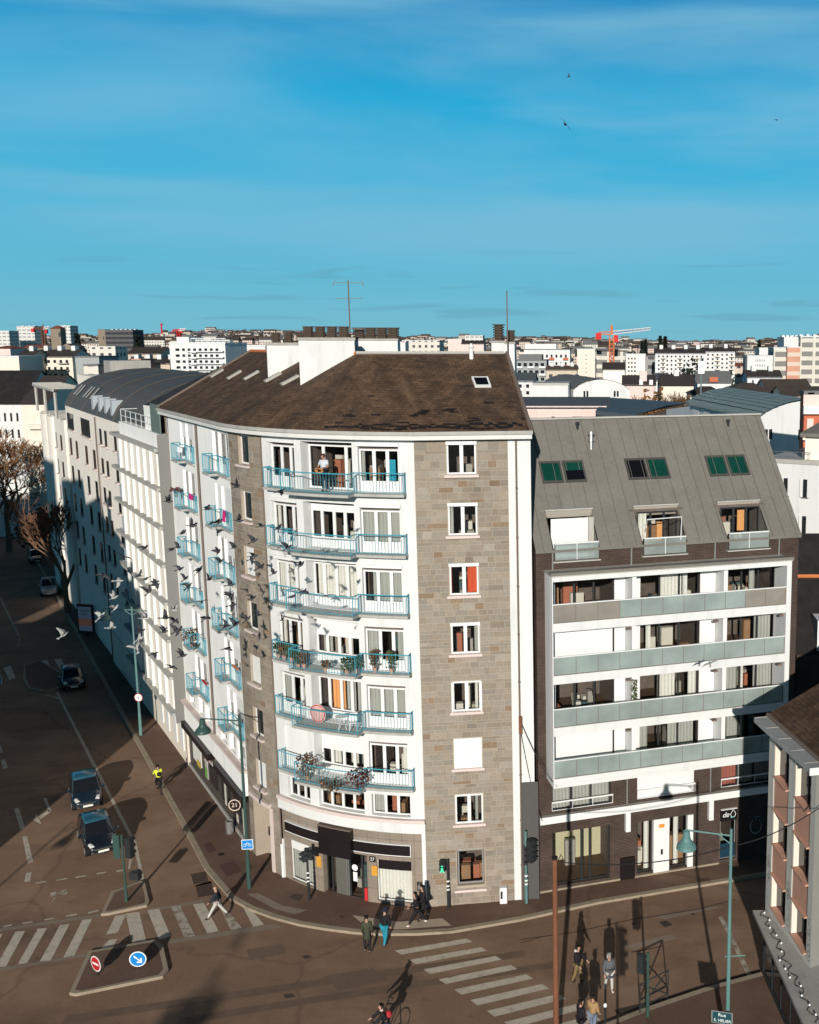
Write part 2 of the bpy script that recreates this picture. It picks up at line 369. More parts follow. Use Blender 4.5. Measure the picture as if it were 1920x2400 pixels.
# terrain: flat under the town, low hills on the horizon
mb = MB(); rings = [0, 60, 200, 500, 900, 1500, 2200, 3000, 4200, 6500, 12000]; na = 72
def hill(r, a):
    if r < 500: return -.02
    k = min(1, (r - 500) / 2500); k2 = 1 if r < 4000 else max(0, 1 - (r - 4000) / 6000)
    return -.02 + k * k2 * (38 + 9 * math.sin(a * 3 + 1.2) + 6 * math.sin(a * 11) + 5 * math.sin(a * 23 + 2))
def hz(x, y): return hill(math.hypot(x, y), math.atan2(y, x))
g = [[Vector((r * math.cos(2 * math.pi * k / na), r * math.sin(2 * math.pi * k / na), hill(r, math.atan2(math.sin(2 * math.pi * k / na), math.cos(2 * math.pi * k / na))))) for k in range(na)] for r in rings[1:]]
mb.q(list(g[0]))
mb.loft(g, 0, False)
mk('land', (.085, .07, .05), var=.4, sc=.02, c2=(.05, .055, .035))
ob('ground', mb, M['land'], kind='structure')
def sheet(name, pts, z, m, **k):
    b = MB(); b.q([Vector((p[0], p[1], z)) for p in pts]); me = b.mesh(name, [m], fix=False)
    bm = bmesh.new(); bm.from_mesh(me); bmesh.ops.triangulate(bm, faces=bm.faces)
    for f in bm.faces:
        if f.normal.z < 0: f.normal_flip()
    bm.to_mesh(me); bm.free()
    return link(name, me, kind='structure', **k)
sheet('road', [(-140, 14), (60, 14), (60, 78), (-20, 78), (-130, 220), (-175, 220), (-140, 110)], .0, M['road'])
KERB = [G(*p) for p in ((310, 1725), (420, 1925), (480, 2040), (540, 2110), (585, 2135), (640, 2155), (700, 2171), (760, 2181), (830, 2190), (900, 2194), (980, 2193), (1060, 2188), (1220, 2160), (1400, 2120), (1700, 2070))]
kd = Vector((.546, -.838, 0)); far = KERB[0] - kd * 110; kr = (KERB[-1] - KERB[-2]).normalized()
KERB = [far] + KERB + [KERB[-1] + kr * 45]
def walk(name, outer, inner, z=.13, kw=.28):
    n = len(outer); inn = []
    for i, p in enumerate(outer):
        d = (outer[min(i + 1, n - 1)] - outer[max(i - 1, 0)]).normalized(); q = Vector((-d.y, d.x, 0)); inn.append(p + q * kw)
    b = MB()
    for i in range(n - 1):
        p, q, r_, s_ = outer[i], outer[i + 1], inn[i + 1], inn[i]
        up = Vector((0, 0, z))
        b.q([p, q, q + up, p + up]); b.q([p + up, q + up, r_ + up, s_ + up])
    ob(name + '_kerb', b, M['kerb'], kind='structure')
    sheet(name, inn + inner, z - .004, M['pave'])
inner = [PF(TOT + .1, -.6, 0), PF(TOT - 5, -.4, 0), PF(LL + AL * .6, -.5, 0), PF(LL + AL * .3, -.5, 0), PF(LL, -.5, 0), PF(0, -.5, 0), PF(-110, -.5, 0)]
RB0 = Vector((-3.62, 50.29)); RBA = R(18)
RB = frame(RB0.x, RB0.y, RBA)
walk('pavement', KERB, [RB(60, -.5, 0), RB(0, -.5, 0)] + inner)
k2 = [Vector((40, 55.5, 0)), Vector((9.5, 44.5, 0)), *zg(1220, 1780, 2.464, [(1400, 1240), (1100, 1320), (860, 1400), (700, 1455), (550, 1515)]), Vector((-1.2, 39.2, 0)), Vector((-3.0, 37.4, 0)), Vector((-4.2, 34, 0)), Vector((-4.6, 20, 0))]
walk('near_pavement', k2, [Vector((8, 20, 0)), Vector((40, 40, 0))])
Z0 = (0, 1960, 2.695); Z1 = (0, 1560, 4.107); Z2 = (0, 1080, 3.594)
def island(name, pts, z=.14, kw=.19):
    n = len(pts); c = sum(pts, Vector()) / n
    inn = [p + (c - p).normalized() * kw * 1.3 for p in pts]; b = MB(); up = Vector((0, 0, z))
    for i in range(n):
        j = (i + 1) % n; b.q([pts[i], pts[j], pts[j] + up, pts[i] + up]); b.q([pts[i] + up, pts[j] + up, inn[j] + up, inn[i] + up])
    ob(name + '_kerb', b, M['kerb'], kind='structure'); sheet(name, inn, z - .004, M['pave'])
island('traffic_island', zg(*Z0, [(560, 742), (985, 668), (1030, 700), (1066, 860), (1030, 900), (480, 1012), (440, 1005)]))
island('signal_island', zg(*Z0, [(705, 365), (890, 295), (915, 300), (945, 430), (930, 448), (690, 500), (640, 505)]))
island('far_island', zg(*Z2, [(150, 1500), (560, 1735), (330, 1800), (560, 1930), (470, 1960), (250, 1940), (190, 1850)][:0] or [(205, 1730), (330, 1690), (520, 1790), (560, 1900), (400, 1955), (250, 1930), (195, 1850)]))
# flush concrete bands along the left crossing and repairs in the road
def quads(name, lst, z, m, zo=None):
    b = MB()
    for q in lst: b.q([Vector((p.x, p.y, z)) for p in (zg(*zo, q) if zo else q)])
    return ob(name, b, m, fix=False, kind='structure')
quads('concrete_band', [[(-60, 590), (640, 490), (640, 508), (-60, 612)], [(940, 458), (1290, 400), (1290, 420), (940, 476)], [(-60, 840), (545, 742), (545, 760), (-60, 862)], [(1066, 655), (1725, 555), (1800, 575), (1066, 680)]], .006, M['pave_light'], Z0)
quads('road_repair', [[(1200, 240), (1300, 215), (1340, 300), (1230, 320)], [(1235, 310), (1340, 280), (1380, 390), (1240, 390)], [(1060, 690), (1560, 640), (1480, 860), (1070, 900)]], .004, M['road'], Z0)
mk('repair_dark', (.075, .048, .038), var=.25, sc=4)
mk('repair_red', (.10, .05, .042), var=.2, sc=4)
quads('road_repair_dark', [[(1205, 240), (1300, 222), (1318, 290), (1225, 305)], [(1238, 318), (1335, 296), (1360, 372), (1250, 385)]], .008, M['repair_dark'], Z0)
quads('paving_repair', [[(1385, 195), (1480, 170), (1525, 235), (1435, 270)], [(1285, 60), (1330, 50), (1368, 105), (1320, 122)]], .134, M['repair_red'], Z0)
quads('utility_cover', [[(1375, 125), (1412, 118), (1420, 130), (1385, 140)]], .136, M['rubber'], Z0)
quads('utility_cover', [[(280, 1110), (320, 1078), (405, 1090), (370, 1140)], [(700, 1270), (720, 1262), (750, 1275), (728, 1290)]], .134, M['repair_dark'], (600, 1800, 3.594))
quads('tactile_paving', [[(850, 322), (1200, 372), (1190, 430), (945, 402)], [(1200, 372), (1525, 345), (1592, 400), (1190, 430)]], .134, mk('tactile', (.42, .33, .25), var=.12, sc=3), (560, 2050, 3.1944))
quads('paving_band', [[(60, 160), (150, 158), (330, 250), (270, 275)], [(270, 275), (330, 250), (520, 285), (420, 315)]], .134, M['pave_light'], (560, 2050, 3.1944))
quads('gutter_line', [[(640, 1110), (830, 1075), (830, 1080), (640, 1117)]], .006, M['repair_dark'], (1220, 1780, 2.464))
def strip_on(name, pts, wd, z, m, zo):
    P_ = [Vector((p.x, p.y, z)) for p in zg(*zo, pts)]; b = MB()
    for p, q in zip(P_, P_[1:]):
        d = (q - p).normalized(); nrm = Vector((-d.y, d.x, 0)) * wd / 2; b.q([p - nrm, q - nrm, q + nrm, p + nrm])
    return ob(name, b, m, fix=False, kind='structure')
M['tar'] = mk('tar', (.05, .034, .028), var=.2)
strip_on('road_joint', [(0, 1040), (300, 1000), (640, 925), (1000, 870), (1240, 810)], .07, .0045, M['tar'], (1220, 1780, 2.464))
strip_on('road_joint', [(550, 1460), (860, 1385), (1390, 1225)], .35, .005, M['tar'], (1220, 1780, 2.464))
strip_on('road_crack', [(0, 1060), (60, 1045), (120, 1025)], .05, .0055, M['tar'], (1220, 1780, 2.464))
strip_on('old_marking', [(1155, 910), (1210, 1010), (1300, 1200), (1390, 1390), (1440, 1528)], .22, .006, M['paint_worn'], (1220, 1780, 2.464))
quads('oil_stain', [[(800, 940), (840, 930), (880, 955), (835, 970)], [(980, 890), (1005, 888), (1010, 898), (988, 900)], [(640, 945), (660, 942), (668, 952), (645, 956)]], .005, M['tar'], (1220, 1780, 2.464))
quads('road_patch_light', [[(780, 910), (1100, 850), (1180, 850), (830, 925)], [(600, 1080), (860, 1010), (920, 1030), (640, 1100)]], .0042, M['pave_light'], (1220, 1780, 2.464))
# crossings
W = lambda l: [[(a, b) for a, b in q] for q in l]
LX = [[(100, 603), (160, 598), (40, 822), (-30, 832)], [(240, 585), (298, 580), (172, 802), (112, 810)], [(380, 562), (440, 555), (322, 785), (252, 792)], [(522, 528), (582, 522), (470, 755), (400, 768)],
      [(728, 505), (800, 493), (742, 610), (672, 622)], [(690, 655), (742, 650), (712, 708), (632, 714)], [(795, 490), (880, 478), (925, 665), (835, 680)], [(932, 468), (1005, 458), (1080, 632), (1005, 655)],
      [(1220, 432), (1290, 422), (1382, 600), (1310, 615)], [(1525, 430), (1560, 430), (1670, 560), (1600, 572)], [(-40, 622), (18, 617), (-110, 840), (-170, 850)]]
quads('zebra_crossing', LX, .010, M['paint'], Z0)
quads('zebra_crossing_worn', [[(1080, 445), (1140, 440), (1235, 632), (1165, 640)], [(1390, 450), (1440, 470), (1530, 580), (1460, 595)]], .010, M['paint_worn'], Z0)
s1 = [G(*p) for p in ((924.7, 2228.4), (1094, 2200), (1108, 2208), (941.3, 2237.8))]; s4 = [G(*p) for p in ((1028, 2295.7), (1197, 2262), (1212.5, 2271.5), (1045, 2307))]
quads('zebra_crossing', [[a + (b - a) * k / 3 for a, b in zip(s1, s4)] for k in range(9)], .010, M['paint'])
quads('zebra_crossing', [[(350, 1685), (398, 1675), (442, 1775), (398, 1785)], [(458, 1672), (512, 1665), (568, 1760), (512, 1770)], [(30, 1745), (90, 1725), (132, 1830), (78, 1845)], [(-60, 1760), (-10, 1750), (20, 1850), (-40, 1860)]], .010, M['paint'], Z2)
# lane lines, arrow, give-way dashes
lines = [[(538, 262), (560, 255), (928, 965), (898, 975)], [(898, 975), (928, 965), (1305, 1690), (1275, 1700)], [(1275, 1700), (1300, 1710), (1252, 1960), (1232, 1955)], [(1280, 1700), (1312, 1690), (1390, 2055), (1360, 2065)],
         [(8, 910), (50, 900), (78, 985), (32, 997)], [(-20, 770), (10, 765), (28, 835), (-4, 845)], [(135, 1378), (182, 1372), (242, 1560), (198, 1582)], [(215, 1648), (262, 1640), (322, 1890), (268, 1905)], [(250, 1998), (305, 1990), (290, 2080), (235, 2085)], [(420, 275), (430, 283), (575, 325), (570, 310)],
         [(340, 2092), (440, 2074), (445, 2084), (345, 2102)], [(540, 2062), (645, 2045), (650, 2055), (545, 2072)], [(725, 2035), (825, 2018), (830, 2028), (730, 2046)], [(930, 2000), (1025, 1983), (1028, 1993), (935, 2011)], [(1120, 1975), (1200, 1962), (1205, 1975), (1125, 1988)]]
quads('lane_marking', lines, .008, M['paint_line'], Z1)
quads('lane_arrow', [[(420, 1280), (445, 1275), (495, 1400), (470, 1410)], [(470, 1385), (494, 1408), (392, 1478), (372, 1455)], [(355, 1430), (400, 1528), (318, 1488), (330, 1470)]], .008, M['paint'], Z1)
quads('lane_marking', [[(418, 500), (486, 488), (488, 497), (420, 509)], [(556, 480), (622, 465), (624, 474), (558, 490)], [(140, 548), (205, 536), (207, 544), (142, 556)], [(20, 568), (74, 556), (76, 564), (22, 576)], [(280, 526), (340, 514), (342, 521), (282, 533)]], .008, M['paint_line'], Z0)
quads('bike_lane_symbol', [[(318, 360), (355, 348), (360, 372), (322, 385)], [(388, 345), (420, 335), (426, 365), (388, 375)], [(345, 385), (352, 385), (330, 425), (322, 425)], [(360, 360), (390, 352), (390, 360), (362, 368)]], .009, M['paint_worn'], Z0)
quads('lane_marking', [[(-10, 1150), (8, 1140), (176, 1490), (160, 1500)], [(160, 1495), (176, 1490), (156, 1560), (144, 1555)], [(540, 885), (550, 880), (620, 980), (608, 988)], [(625, 1000), (640, 995), (690, 1075), (676, 1080)], [(752, 1180), (766, 1175), (880, 1330), (866, 1338)], [(600, 1190), (612, 1185), (676, 1295), (660, 1300)], [(820, 1500), (832, 1495), (898, 1590), (884, 1596)], [(866, 1338), (880, 1330), (965, 1450), (952, 1458)], [(970, 1480), (982, 1476), (1055, 1585), (1042, 1592)], [(400, 900), (412, 896), (450, 950), (438, 955)], [(480, 985), (492, 980), (560, 1085), (546, 1090)], [(795, 1775), (865, 1720), (872, 1726), (802, 1783)], [(965, 1785), (1052, 1710), (1058, 1716), (972, 1793)], [(885, 1800), (950, 1760), (955, 1766), (895, 1806)]], .008, M['paint_worn'], Z2)
quads('manhole_cover', [[(470, 610), (520, 602), (545, 622), (492, 632)], [(330, 900), (400, 890), (425, 915), (350, 928)]], .0075, M['repair_dark'], (560, 2050, 3.1944))
quads('road_patch', [[(640, 760), (1010, 700), (1120, 790), (740, 870)], [(60, 560), (330, 520), (360, 590), (80, 640)]], .0043, asphalt('patch', (.165, .108, .075), (.19, .125, .085), (.12, .08, .06), False), (560, 2050, 3.1944))
mk('tyre_dark', (.155, .100, .068), var=.3, sc=4)
def arc_track(p0, p1, p2, wd, z):
    b = MB(); a, c, e = G(*p0), G(*p1), G(*p2); P_ = [(a * (1 - t) ** 2 + c * 2 * t * (1 - t) + e * t * t) for t in [i / 24 for i in range(25)]]
    for p, q in zip(P_, P_[1:]):
        d = (q - p).normalized(); n_ = Vector((-d.y, d.x, 0)) * wd / 2; up = Vector((0, 0, z)); b.q([p - n_ + up, q - n_ + up, q + n_ + up, p + n_ + up])
    ob('tyre_track', b, M['tyre_dark'], fix=False, kind='structure')
arc_track((150, 2390), (700, 2310), (1230, 2235), .55, .0035); arc_track((420, 2395), (800, 2330), (1300, 2262), .5, .0036)
# ------------------------------------------------------------------ corner apartment building
ST = 2.91
CURT = {'d': 'curtain_dull', 'w': 'curtain_white', 'g': 'curtain_grey', 'o': 'curtain_orange', 'r': 'curtain_red'}
def window(F, a0, a1, z0, z1, o, par, n=2, fw=.075, fm='white_paint', zlow=0., curt=(), room=True, blind=0., rd=2.6, mull=None, label=None, glass='glass', seed=None, dark=False, jamb=None):
    """frame with n panes; zlow = solid panel at the foot; curt = (lo, hi, key) in 0..1 of the width; blind = part closed from the top"""
    rr = random.Random(seed if seed is not None else int(a0 * 97 + z0 * 31)); d = .06
    b = MB(); b.box(F, a0, a1, o - d, o, z0, z0 + max(fw, zlow)); b.box(F, a0, a1, o - d, o, z1 - fw, z1)
    zb = z0 + max(fw, zlow); zt = z1 - fw
    edges = [a0 + (a1 - a0) * i / n for i in range(n + 1)] if mull is None else mull
    panes = []
    for i, e in enumerate(edges):
        k = fw if 0 < i < len(edges) - 1 else fw * .9
        lo = a0 if i == 0 else (a1 - k if i == len(edges) - 1 else e - k)
        hi = a0 + k if i == 0 else (a1 if i == len(edges) - 1 else e + k)
        b.box(F, lo, hi, o - d, o, zb, zt)
    if blind: b.box(F, a0 + .02, a1 - .02, o - d * .4, o + .03, z1 - (z1 - z0) * blind, z1 + .004)
    wo_ = ob('window', b, M[fm], par, label=label)
    b = MB()
    b.face(F, a0 + fw * .8, a1 - fw * .8, zb - .01, zt + .01, o - d * .5)
    ob('pane', b, M['glass_dark' if dark else glass], wo_, fix=False)
    if dark: return wo_
    if curt:
        b = MB(); ks = []
        for lo, hi, key in curt:
            if CURT[key] not in ks: ks.append(CURT[key])
            x0 = a0 + (a1 - a0) * lo; x1 = a0 + (a1 - a0) * hi; nf = max(2, int((x1 - x0) / .09))
            for i in range(nf):
                p = x0 + (x1 - x0) * i / nf; q = x0 + (x1 - x0) * (i + 1) / nf; oa = o - .12 - (.05 if i % 2 else 0); obk = o - .12 - (0 if i % 2 else .05)
                b.q([F(p, oa, zb), F(q, obk, zb), F(q, obk, zt), F(p, oa, zt)], ks.index(CURT[key]))
        ob('curtain', b, [M[k] for k in ks], wo_, fix=False)
    if room:
        b = MB(); zf = z0 - (0 if zlow or z1 - z0 > 1.9 else .8); o0 = o - d - .01; o1 = o - rd; e = .35; zc = z1 + .12
        b.flat(F, a0 - e, a1 + e, o1, o0, zf, 1); b.flat(F, a0 - e, a1 + e, o1, o0, zc, 0); b.face(F, a0 - e, a1 + e, zf, zc, o1, 0)
        b.side(F, a0 - e, o1, o0, zf, zc, 0); b.side(F, a1 + e, o1, o0, zf, zc, 0)
        b.face(F, a0 - e, a0 + .01, zf, zc, o0, 0); b.face(F, a1 - .01, a1 + e, zf, zc, o0, 0); b.face(F, a0, a1, zf, zb - .01, o0, 0); b.face(F, a0, a1, zt + .02, zc, o0, 0)
        for i in range(rr.randint(3, 6)):
            x = rr.uniform(a0, a1 - .3); y = rr.uniform(o1 + .3, o0 - .7); h = rr.uniform(.35, 1.5); ww = rr.uniform(.2, .8)
            b.box(F, x, min(x + ww, a1 + e - .02), y, y + rr.uniform(.2, .5), zf, zf + h, rr.choice((2, 3, 4, 5, 6, 6)))
        ob('room_interior', b, [M['room'], M['room_floor'], M['clutter_a'], M['clutter_b'], M['clutter_c'], M['clutter_d'], M['clutter_e']], wo_, fix=False)
    return wo_
def wall(name, F, a0, a1, z0, z1, o, holes, mats, par, depth=.3, rmat=0, top=False, **k):
    """skin with openings and reveals"""
    b = MB(); ak = sorted({a0, a1, *[min(max(x, a0), a1) for h in holes for x in h[:2]]}); zk = sorted({z0, z1, *[min(max(x, z0), z1) for h in holes for x in h[2:4]]})
    for p, q in zip(ak, ak[1:]):
        for r_, s_ in zip(zk, zk[1:]):
            m_, n_ = (p + q) / 2, (r_ + s_) / 2
            if any(h[0] < m_ < h[1] and h[2] < n_ < h[3] for h in holes): continue
            b.face(F, p, q, r_, s_, o)
    for h in holes:
        dd = h[4] if len(h) > 4 else depth
        b.side(F, h[0], o - dd, o, h[2], h[3], rmat); b.side(F, h[1], o - dd, o, h[2], h[3], rmat); b.flat(F, h[0], h[1], o - dd, o, h[2], rmat); b.flat(F, h[0], h[1], o - dd, o, h[3], rmat)
    return ob(name, b, mats, par, fix=False, **k)
def ashlar(F, s0, s1, z0, z1, holes, o, par, seed):
    rr = random.Random(seed); zs = sorted({z0, z1, *[h[2] for h in holes], *[h[3] for h in holes]}); zs = [z for z in zs if z0 <= z <= z1]
    rows = []
    for a, b_ in zip(zs, zs[1:]):
        z = a
        while b_ - z > .05:
            h = rr.choice((.14, .17, .26, .28, .3, .33)); 
            if b_ - z - h < .14: h = b_ - z
            rows.append((z, min(b_, z + h))); z += h
    b = MB(); g_ = .011
    for r0, r1 in rows:
        segs = [(s0, s1)]
        for h in holes:
            if h[2] < (r0 + r1) / 2 < h[3]:
                ns = []
                for p, q in segs:
                    if h[1] <= p or h[0] >= q: ns.append((p, q)); continue
                    if h[0] > p: ns.append((p, h[0]))
                    if h[1] < q: ns.append((h[1], q))
                segs = ns
        for p, q in segs:
            x = p
            while q - x > .02:
                w_ = rr.uniform(.26, .78) if r1 - r0 > .2 else rr.uniform(.35, 1.05)
                if q - x - w_ < .28: w_ = q - x
                k = rr.gauss(1, .085); base = rr.choice(((.275, .232, .185), (.285, .245, .205), (.265, .218, .17), (.27, .235, .195), (.285, .236, .188)))
                if rr.random() < .06: base = (.24, .17, .115)
                b.face(F, x + g_, x + w_ - g_, r0 + g_, r1 - g_, o + rr.uniform(.010, .022), 0, tuple(min(.5, t * k) for t in base)); x += w_
    ob('stone_cladding', b, M['stone'], par, fix=False)
MBD = thing('apartment_building', 'curved corner apartment block of white render and grey stone with turquoise balcony railings', 'apartment block', (-14, 55, 0))
EAVE = 23.6
# --- white curved bay
S0, S1 = 18.43, 27.25
holes = []; wins = []
LV = [('t', 'o', 'o'), ('d', 'b', 'g'), ('w', 'w', 'h'), ('d', 'x', 'm'), ('e', 'c', 'gg'), ('S', 'y', 'k')]
for k in range(6):
    dz = -ST * k
    holes += [(19.05, 20.85, 21.07 + dz, 23.25 + dz, .22), (21.28, 24.2, 21.07 + dz, 23.38 + dz, .62), (24.5, 26.5, 21.07 + dz, 23.25 + dz, .22)]
zl = 4.86
holes += [(19.2, 20.85, zl, 5.98, .3), (21.45, 24.15, zl, 5.98, .3), (24.55, 26.55, zl, 5.98, .3)]
wall('wall', PF, S0, S1, 4.1, EAVE, 0, holes, M['white'], MBD, label='smooth white rendered bay')
rng = random.Random(5)
for k in range(6):
    dz = -ST * k; l, c, r_ = LV[k]; z0 = 21.07 + dz
    win = lambda a0, a1, zt, o, **kw: window(PF, a0, a1, z0, zt + dz, o, MBD, zlow=.52, fw=.085, **kw)
    if l == 'S':
        b = MB(); b.box(PF, 19.05, 20.85, -.2, -.12, z0, 23.25 + dz); ob('roller_shutter', b, M['white_paint'], MBD)
    else:
        win(19.05, 20.85, 23.1, -.16, mull=[19.05, 19.8, 20.45, 20.85], curt={'w': [(0, 1, 'w')], 'd': [(.05, .2, 'w')], 'e': [(0, .38, 'g')], 't': []}[l], seed=k * 3)
    if c == 'x' or c == 'y':
        window(PF, 21.28, 24.2, z0, 23.2 + dz, -.56, MBD, zlow=.52, fw=.085, n=4, mull=[21.28, 21.95, 22.7, 23.35, 24.2], blind=.36 if c == 'x' else .42, curt=[(.12, .3, 'g')] if c == 'x' else [(.2, .4, 'w')], seed=50 + k)
    else:
        window(PF, 21.28, 24.2, z0, 23.2 + dz, -.56, MBD, zlow=.52 if k else .06, fw=.085, n=4, mull=[21.28, 21.95, 22.7, 23.35, 24.2] if k else [21.28, 22.2, 23.55, 24.2], blind=.16 if c == 'b' else 0, curt={'w': [(.06, 1, 'w')], 'c': [(.28, .36, 'o'), (.36, .55, 'o'), (.58, .75, 'g'), (.8, 1, 'g')], 'b': [], 'o': []}.get(c, []), seed=80 + k)
    cr = {'o': [(.0, .12, 'g')], 'g': [(0, 1, 'g')], 'h': [(.22, .36, 'g'), (.38, 1, 'g')], 'm': [(0, .3, 'g'), (.8, 1, 'g')], 'gg': [(0, 1, 'g')], 'k': [(.85, 1, 'w')]}[r_]
    win(24.5, 26.5, 23.1, -.16, mull=[24.5, 25.25, 25.92, 26.5], curt=cr, seed=120 + k)
    if k < 3:
        b = MB(); b.box(PF, 24.42, 26.56, .002, .09, 23.25 + dz, 23.42 + dz); ob('shutter_box', b, M['white_paint'], MBD)
        b = MB(); b.box(PF, 18.95, 20.88, .002, .09, 23.25 + dz, 23.42 + dz); ob('shutter_box', b, M['white_paint'], MBD)
for a0, a1, n in ((19.2, 20.85, 3), (21.45, 24.15, 4), (24.55, 26.55, 3)):
    window(PF, a0, a1, zl + .04, 5.98, -.2, MBD, n=n, fw=.07, curt=[(.0, .3, 'g')] if a0 > 24 else [], seed=int(a0))
b = MB(); b.box(PF, S0, S1, .002, .22, 4.62, 4.80); ob('window_ledge', b, M['sill'], MBD)
b = MB(); b.box(PF, S0, S1 + .02, .004, .14, 4.08, 4.60); ob('cornice', b, M['white'], MBD)
# --- balconies
def railing(F, pts, z, par, h=.98, step=.145, mat_='teal', top=.028):
    b = MB(); P_ = []
    for (a, o), (a2, o2) in zip(pts, pts[1:]):
        n = max(1, int(math.hypot(a2 - a, o2 - o) / step))
        for i in range(n): P_.append((a + (a2 - a) * i / n, o + (o2 - o) * i / n, i == 0))
    P_.append((*pts[-1], True))
    for i, (a, o, post) in enumerate(P_):
        rr = .022 if post else .0075; p = F(a, o, z + .02); q = F(a, o, z + h)
        b.tube([p, q], rr, 4, cap=False)
    for zz, rr in ((z + h, top), (z + .10, .016)):
        for (a, o, _), (a2, o2, _2) in zip(P_, P_[1:]): b.tube([F(a, o, zz), F(a2, o2, zz)], rr, 4, cap=False)
    return ob('railing', b, M[mat_], par, fix=False)
def balcony(F, segs, zt, par, th=.13, ends=True):
    b = MB()
    for a0, a1, o1 in segs: b.box(F, a0, a1, .003, o1, zt - th, zt)
    s = ob('balcony', b, M['slab_grey'], par)
    pts = [(segs[0][0] + .04, .05)]
    for a0, a1, o1 in segs: pts += [(max(a0, pts[-1][0]) if a0 > segs[0][0] else a0 + .04, o1 - .05), (a1 - (.04 if a1 == segs[-1][1] else 0), o1 - .05)]
    pts.append((segs[-1][1] - .04, .05))
    railing(F, pts, zt, s)
    return s
for k in range(6):
    balcony(PF, [(19.1, 20.95, .5), (20.95, 24.5, 1.12), (24.5, 26.85, .5)], 21.05 - ST * k, MBD)
# --- right stone wall with eight windows
sh = []
for k in range(7): sh.append((28.76, 30.12, 21.9 - ST * k, 23.43 - ST * k))
sh.append((28.78, 30.13, 1.12, 3.05))
wall('wall', PF, S1, 31.62, 0, EAVE, 0, sh, M['mortar'], MBD, depth=.2, label='grey ashlar stone wall')
ashlar(PF, S1 + .01, 31.62, .02, EAVE - .02, [(h[0] - .04, h[1] + .04, h[2] - .12, h[3] + .03) for h in sh], 0, MBD, 3)
CU = [[], [(0, .18, 'g')], [(0, .08, 'r'), (.62, 1, 'r')], [(.82, .95, 'g')], [(.8, .9, 'w')], None, [(.72, .82, 'g')]]
for k in range(7):
    z0 = 21.9 - ST * k
    if CU[k] is None:
        b = MB(); b.box(PF, 28.76, 30.12, -.06, .045, z0, z0 + 1.53); ob('roller_shutter', b, M['white_paint'], MBD, label='closed white roller shutter')
        wnd = None
    else:
        wnd = window(PF, 28.76, 30.12, z0 + .02, z0 + 1.53, .03, MBD, fw=.085, curt=CU[k], seed=200 + k)
        if k < 4:
            b = MB(); b.box(PF, 28.72, 30.16, .032, .15, z0 + 1.42, z0 + 1.58); ob('shutter_box', b, M['white_paint'], wnd)
        if k == 4:
            b = MB()
            for a_ in (28.70, 30.10):
                b.box(PF, a_, a_ + .08, .032, .09, z0, z0 + 1.5)
            ob('shutter_leaf', b, M['white_paint'], wnd)
    b = MB(); b.box(PF, 28.62, 30.24, .024, .17, z0 - .13, z0 - .002); ob('sill', b, M['sill'], wnd or MBD)
wnd = window(PF, 28.82, 30.09, 1.2, 3.0, -.1, MBD, n=1, fw=.07, fm='grey_metal', seed=9, curt=[(0, .06, 'w')])
b = MB(); b.box(PF, 28.63, 30.22, .024, .14, .82, .94); ob('sill', b, M['sill'], wnd)
# white strip, downpipe, grey foot
wall('wall', PF, 31.62, TOT + .18, 6.4, EAVE, .004, [], M['white'], MBD, label='narrow white corner strip')
wall('wall', PF, 31.62, 32.05, 0, 6.4, .004, [], M['white'], MBD, label='narrow white corner strip')
wall('wall', PF, 32.05, TOT + .36, 0, 6.4, .03, [], mk('grey_foot', (.085, .08, .078), var=.1), MBD, label='dark grey lower corner')
b = MB(); b.tube([PF(32.0, .09, .2), PF(32.0, .09, EAVE)], .045, 8)
for k in range(9): b.box(PF, 31.94, 32.06, .01, .15, 2 + 2.4 * k, 2.05 + 2.4 * k)
ob('downpipe', b, M['pipe_brown'], MBD)
# --- left stone strip
ss = []; T_ = [23.45, 20.56, 17.65, 14.75, 11.85, 8.95, 6.05]
for zt in T_: ss.append((15.95, 17.15, zt - 1.55, zt, .32))
door = (15.25, 17.45, .0, 3.75, .9)
wall('wall', PF, 14.43, S0, 0, EAVE, 0, ss + [door], M['mortar'], MBD, depth=.3, rmat=1 if 0 else 0, label='grey ashlar stone strip with small windows')
ashlar(PF, 14.44, S0 - .01, .02, EAVE - .02, [(h[0] - .03, h[1] + .03, h[2] - .1, h[3] + .02) for h in ss] + [(15.15, 17.55, 0, 3.8)], 0, MBD, 8)
for i, h in enumerate(ss):
    wnd = window(PF, h[0], h[1], h[2] + .02, h[3], -.16, MBD, n=1, fw=.1, curt=[(0, 1, 'w')], room=False, seed=300 + i, blind=.98 if i in (2, 4, 6) else 0)
    b = MB(); b.box(PF, h[0] - .14, h[1] + .1, .024, .17, h[2] - .12, h[2] - .002); ob('sill', b, M['sill'], wnd)
b = MB(); b.box(PF, 15.1, 17.6, .03, .22, 3.76, 3.95); b.box(PF, 17.46, 17.72, .03, .1, 0, 3.74); ob('door_surround', b, M['stone'] if 0 else M['sill'], MBD)
b = MB(); b.face(PF, 15.25, 17.45, 0, 3.75, -.88, 0); b.box(PF, 15.8, 16.9, -.87, -.82, .02, 2.3, 1); ob('entrance_door', b, [M['cream'], M['dark_metal']], MBD)
b = MB(); b.tube([PF(S0, .05, 2.0), PF(S0, .05, EAVE)], .04, 8); b.tube([PF(S0, .06, .1), PF(S0, .06, 2.0)], .055, 8, 1); ob('downpipe', b, [M['pipe_brown'], M['white_paint']], MBD)
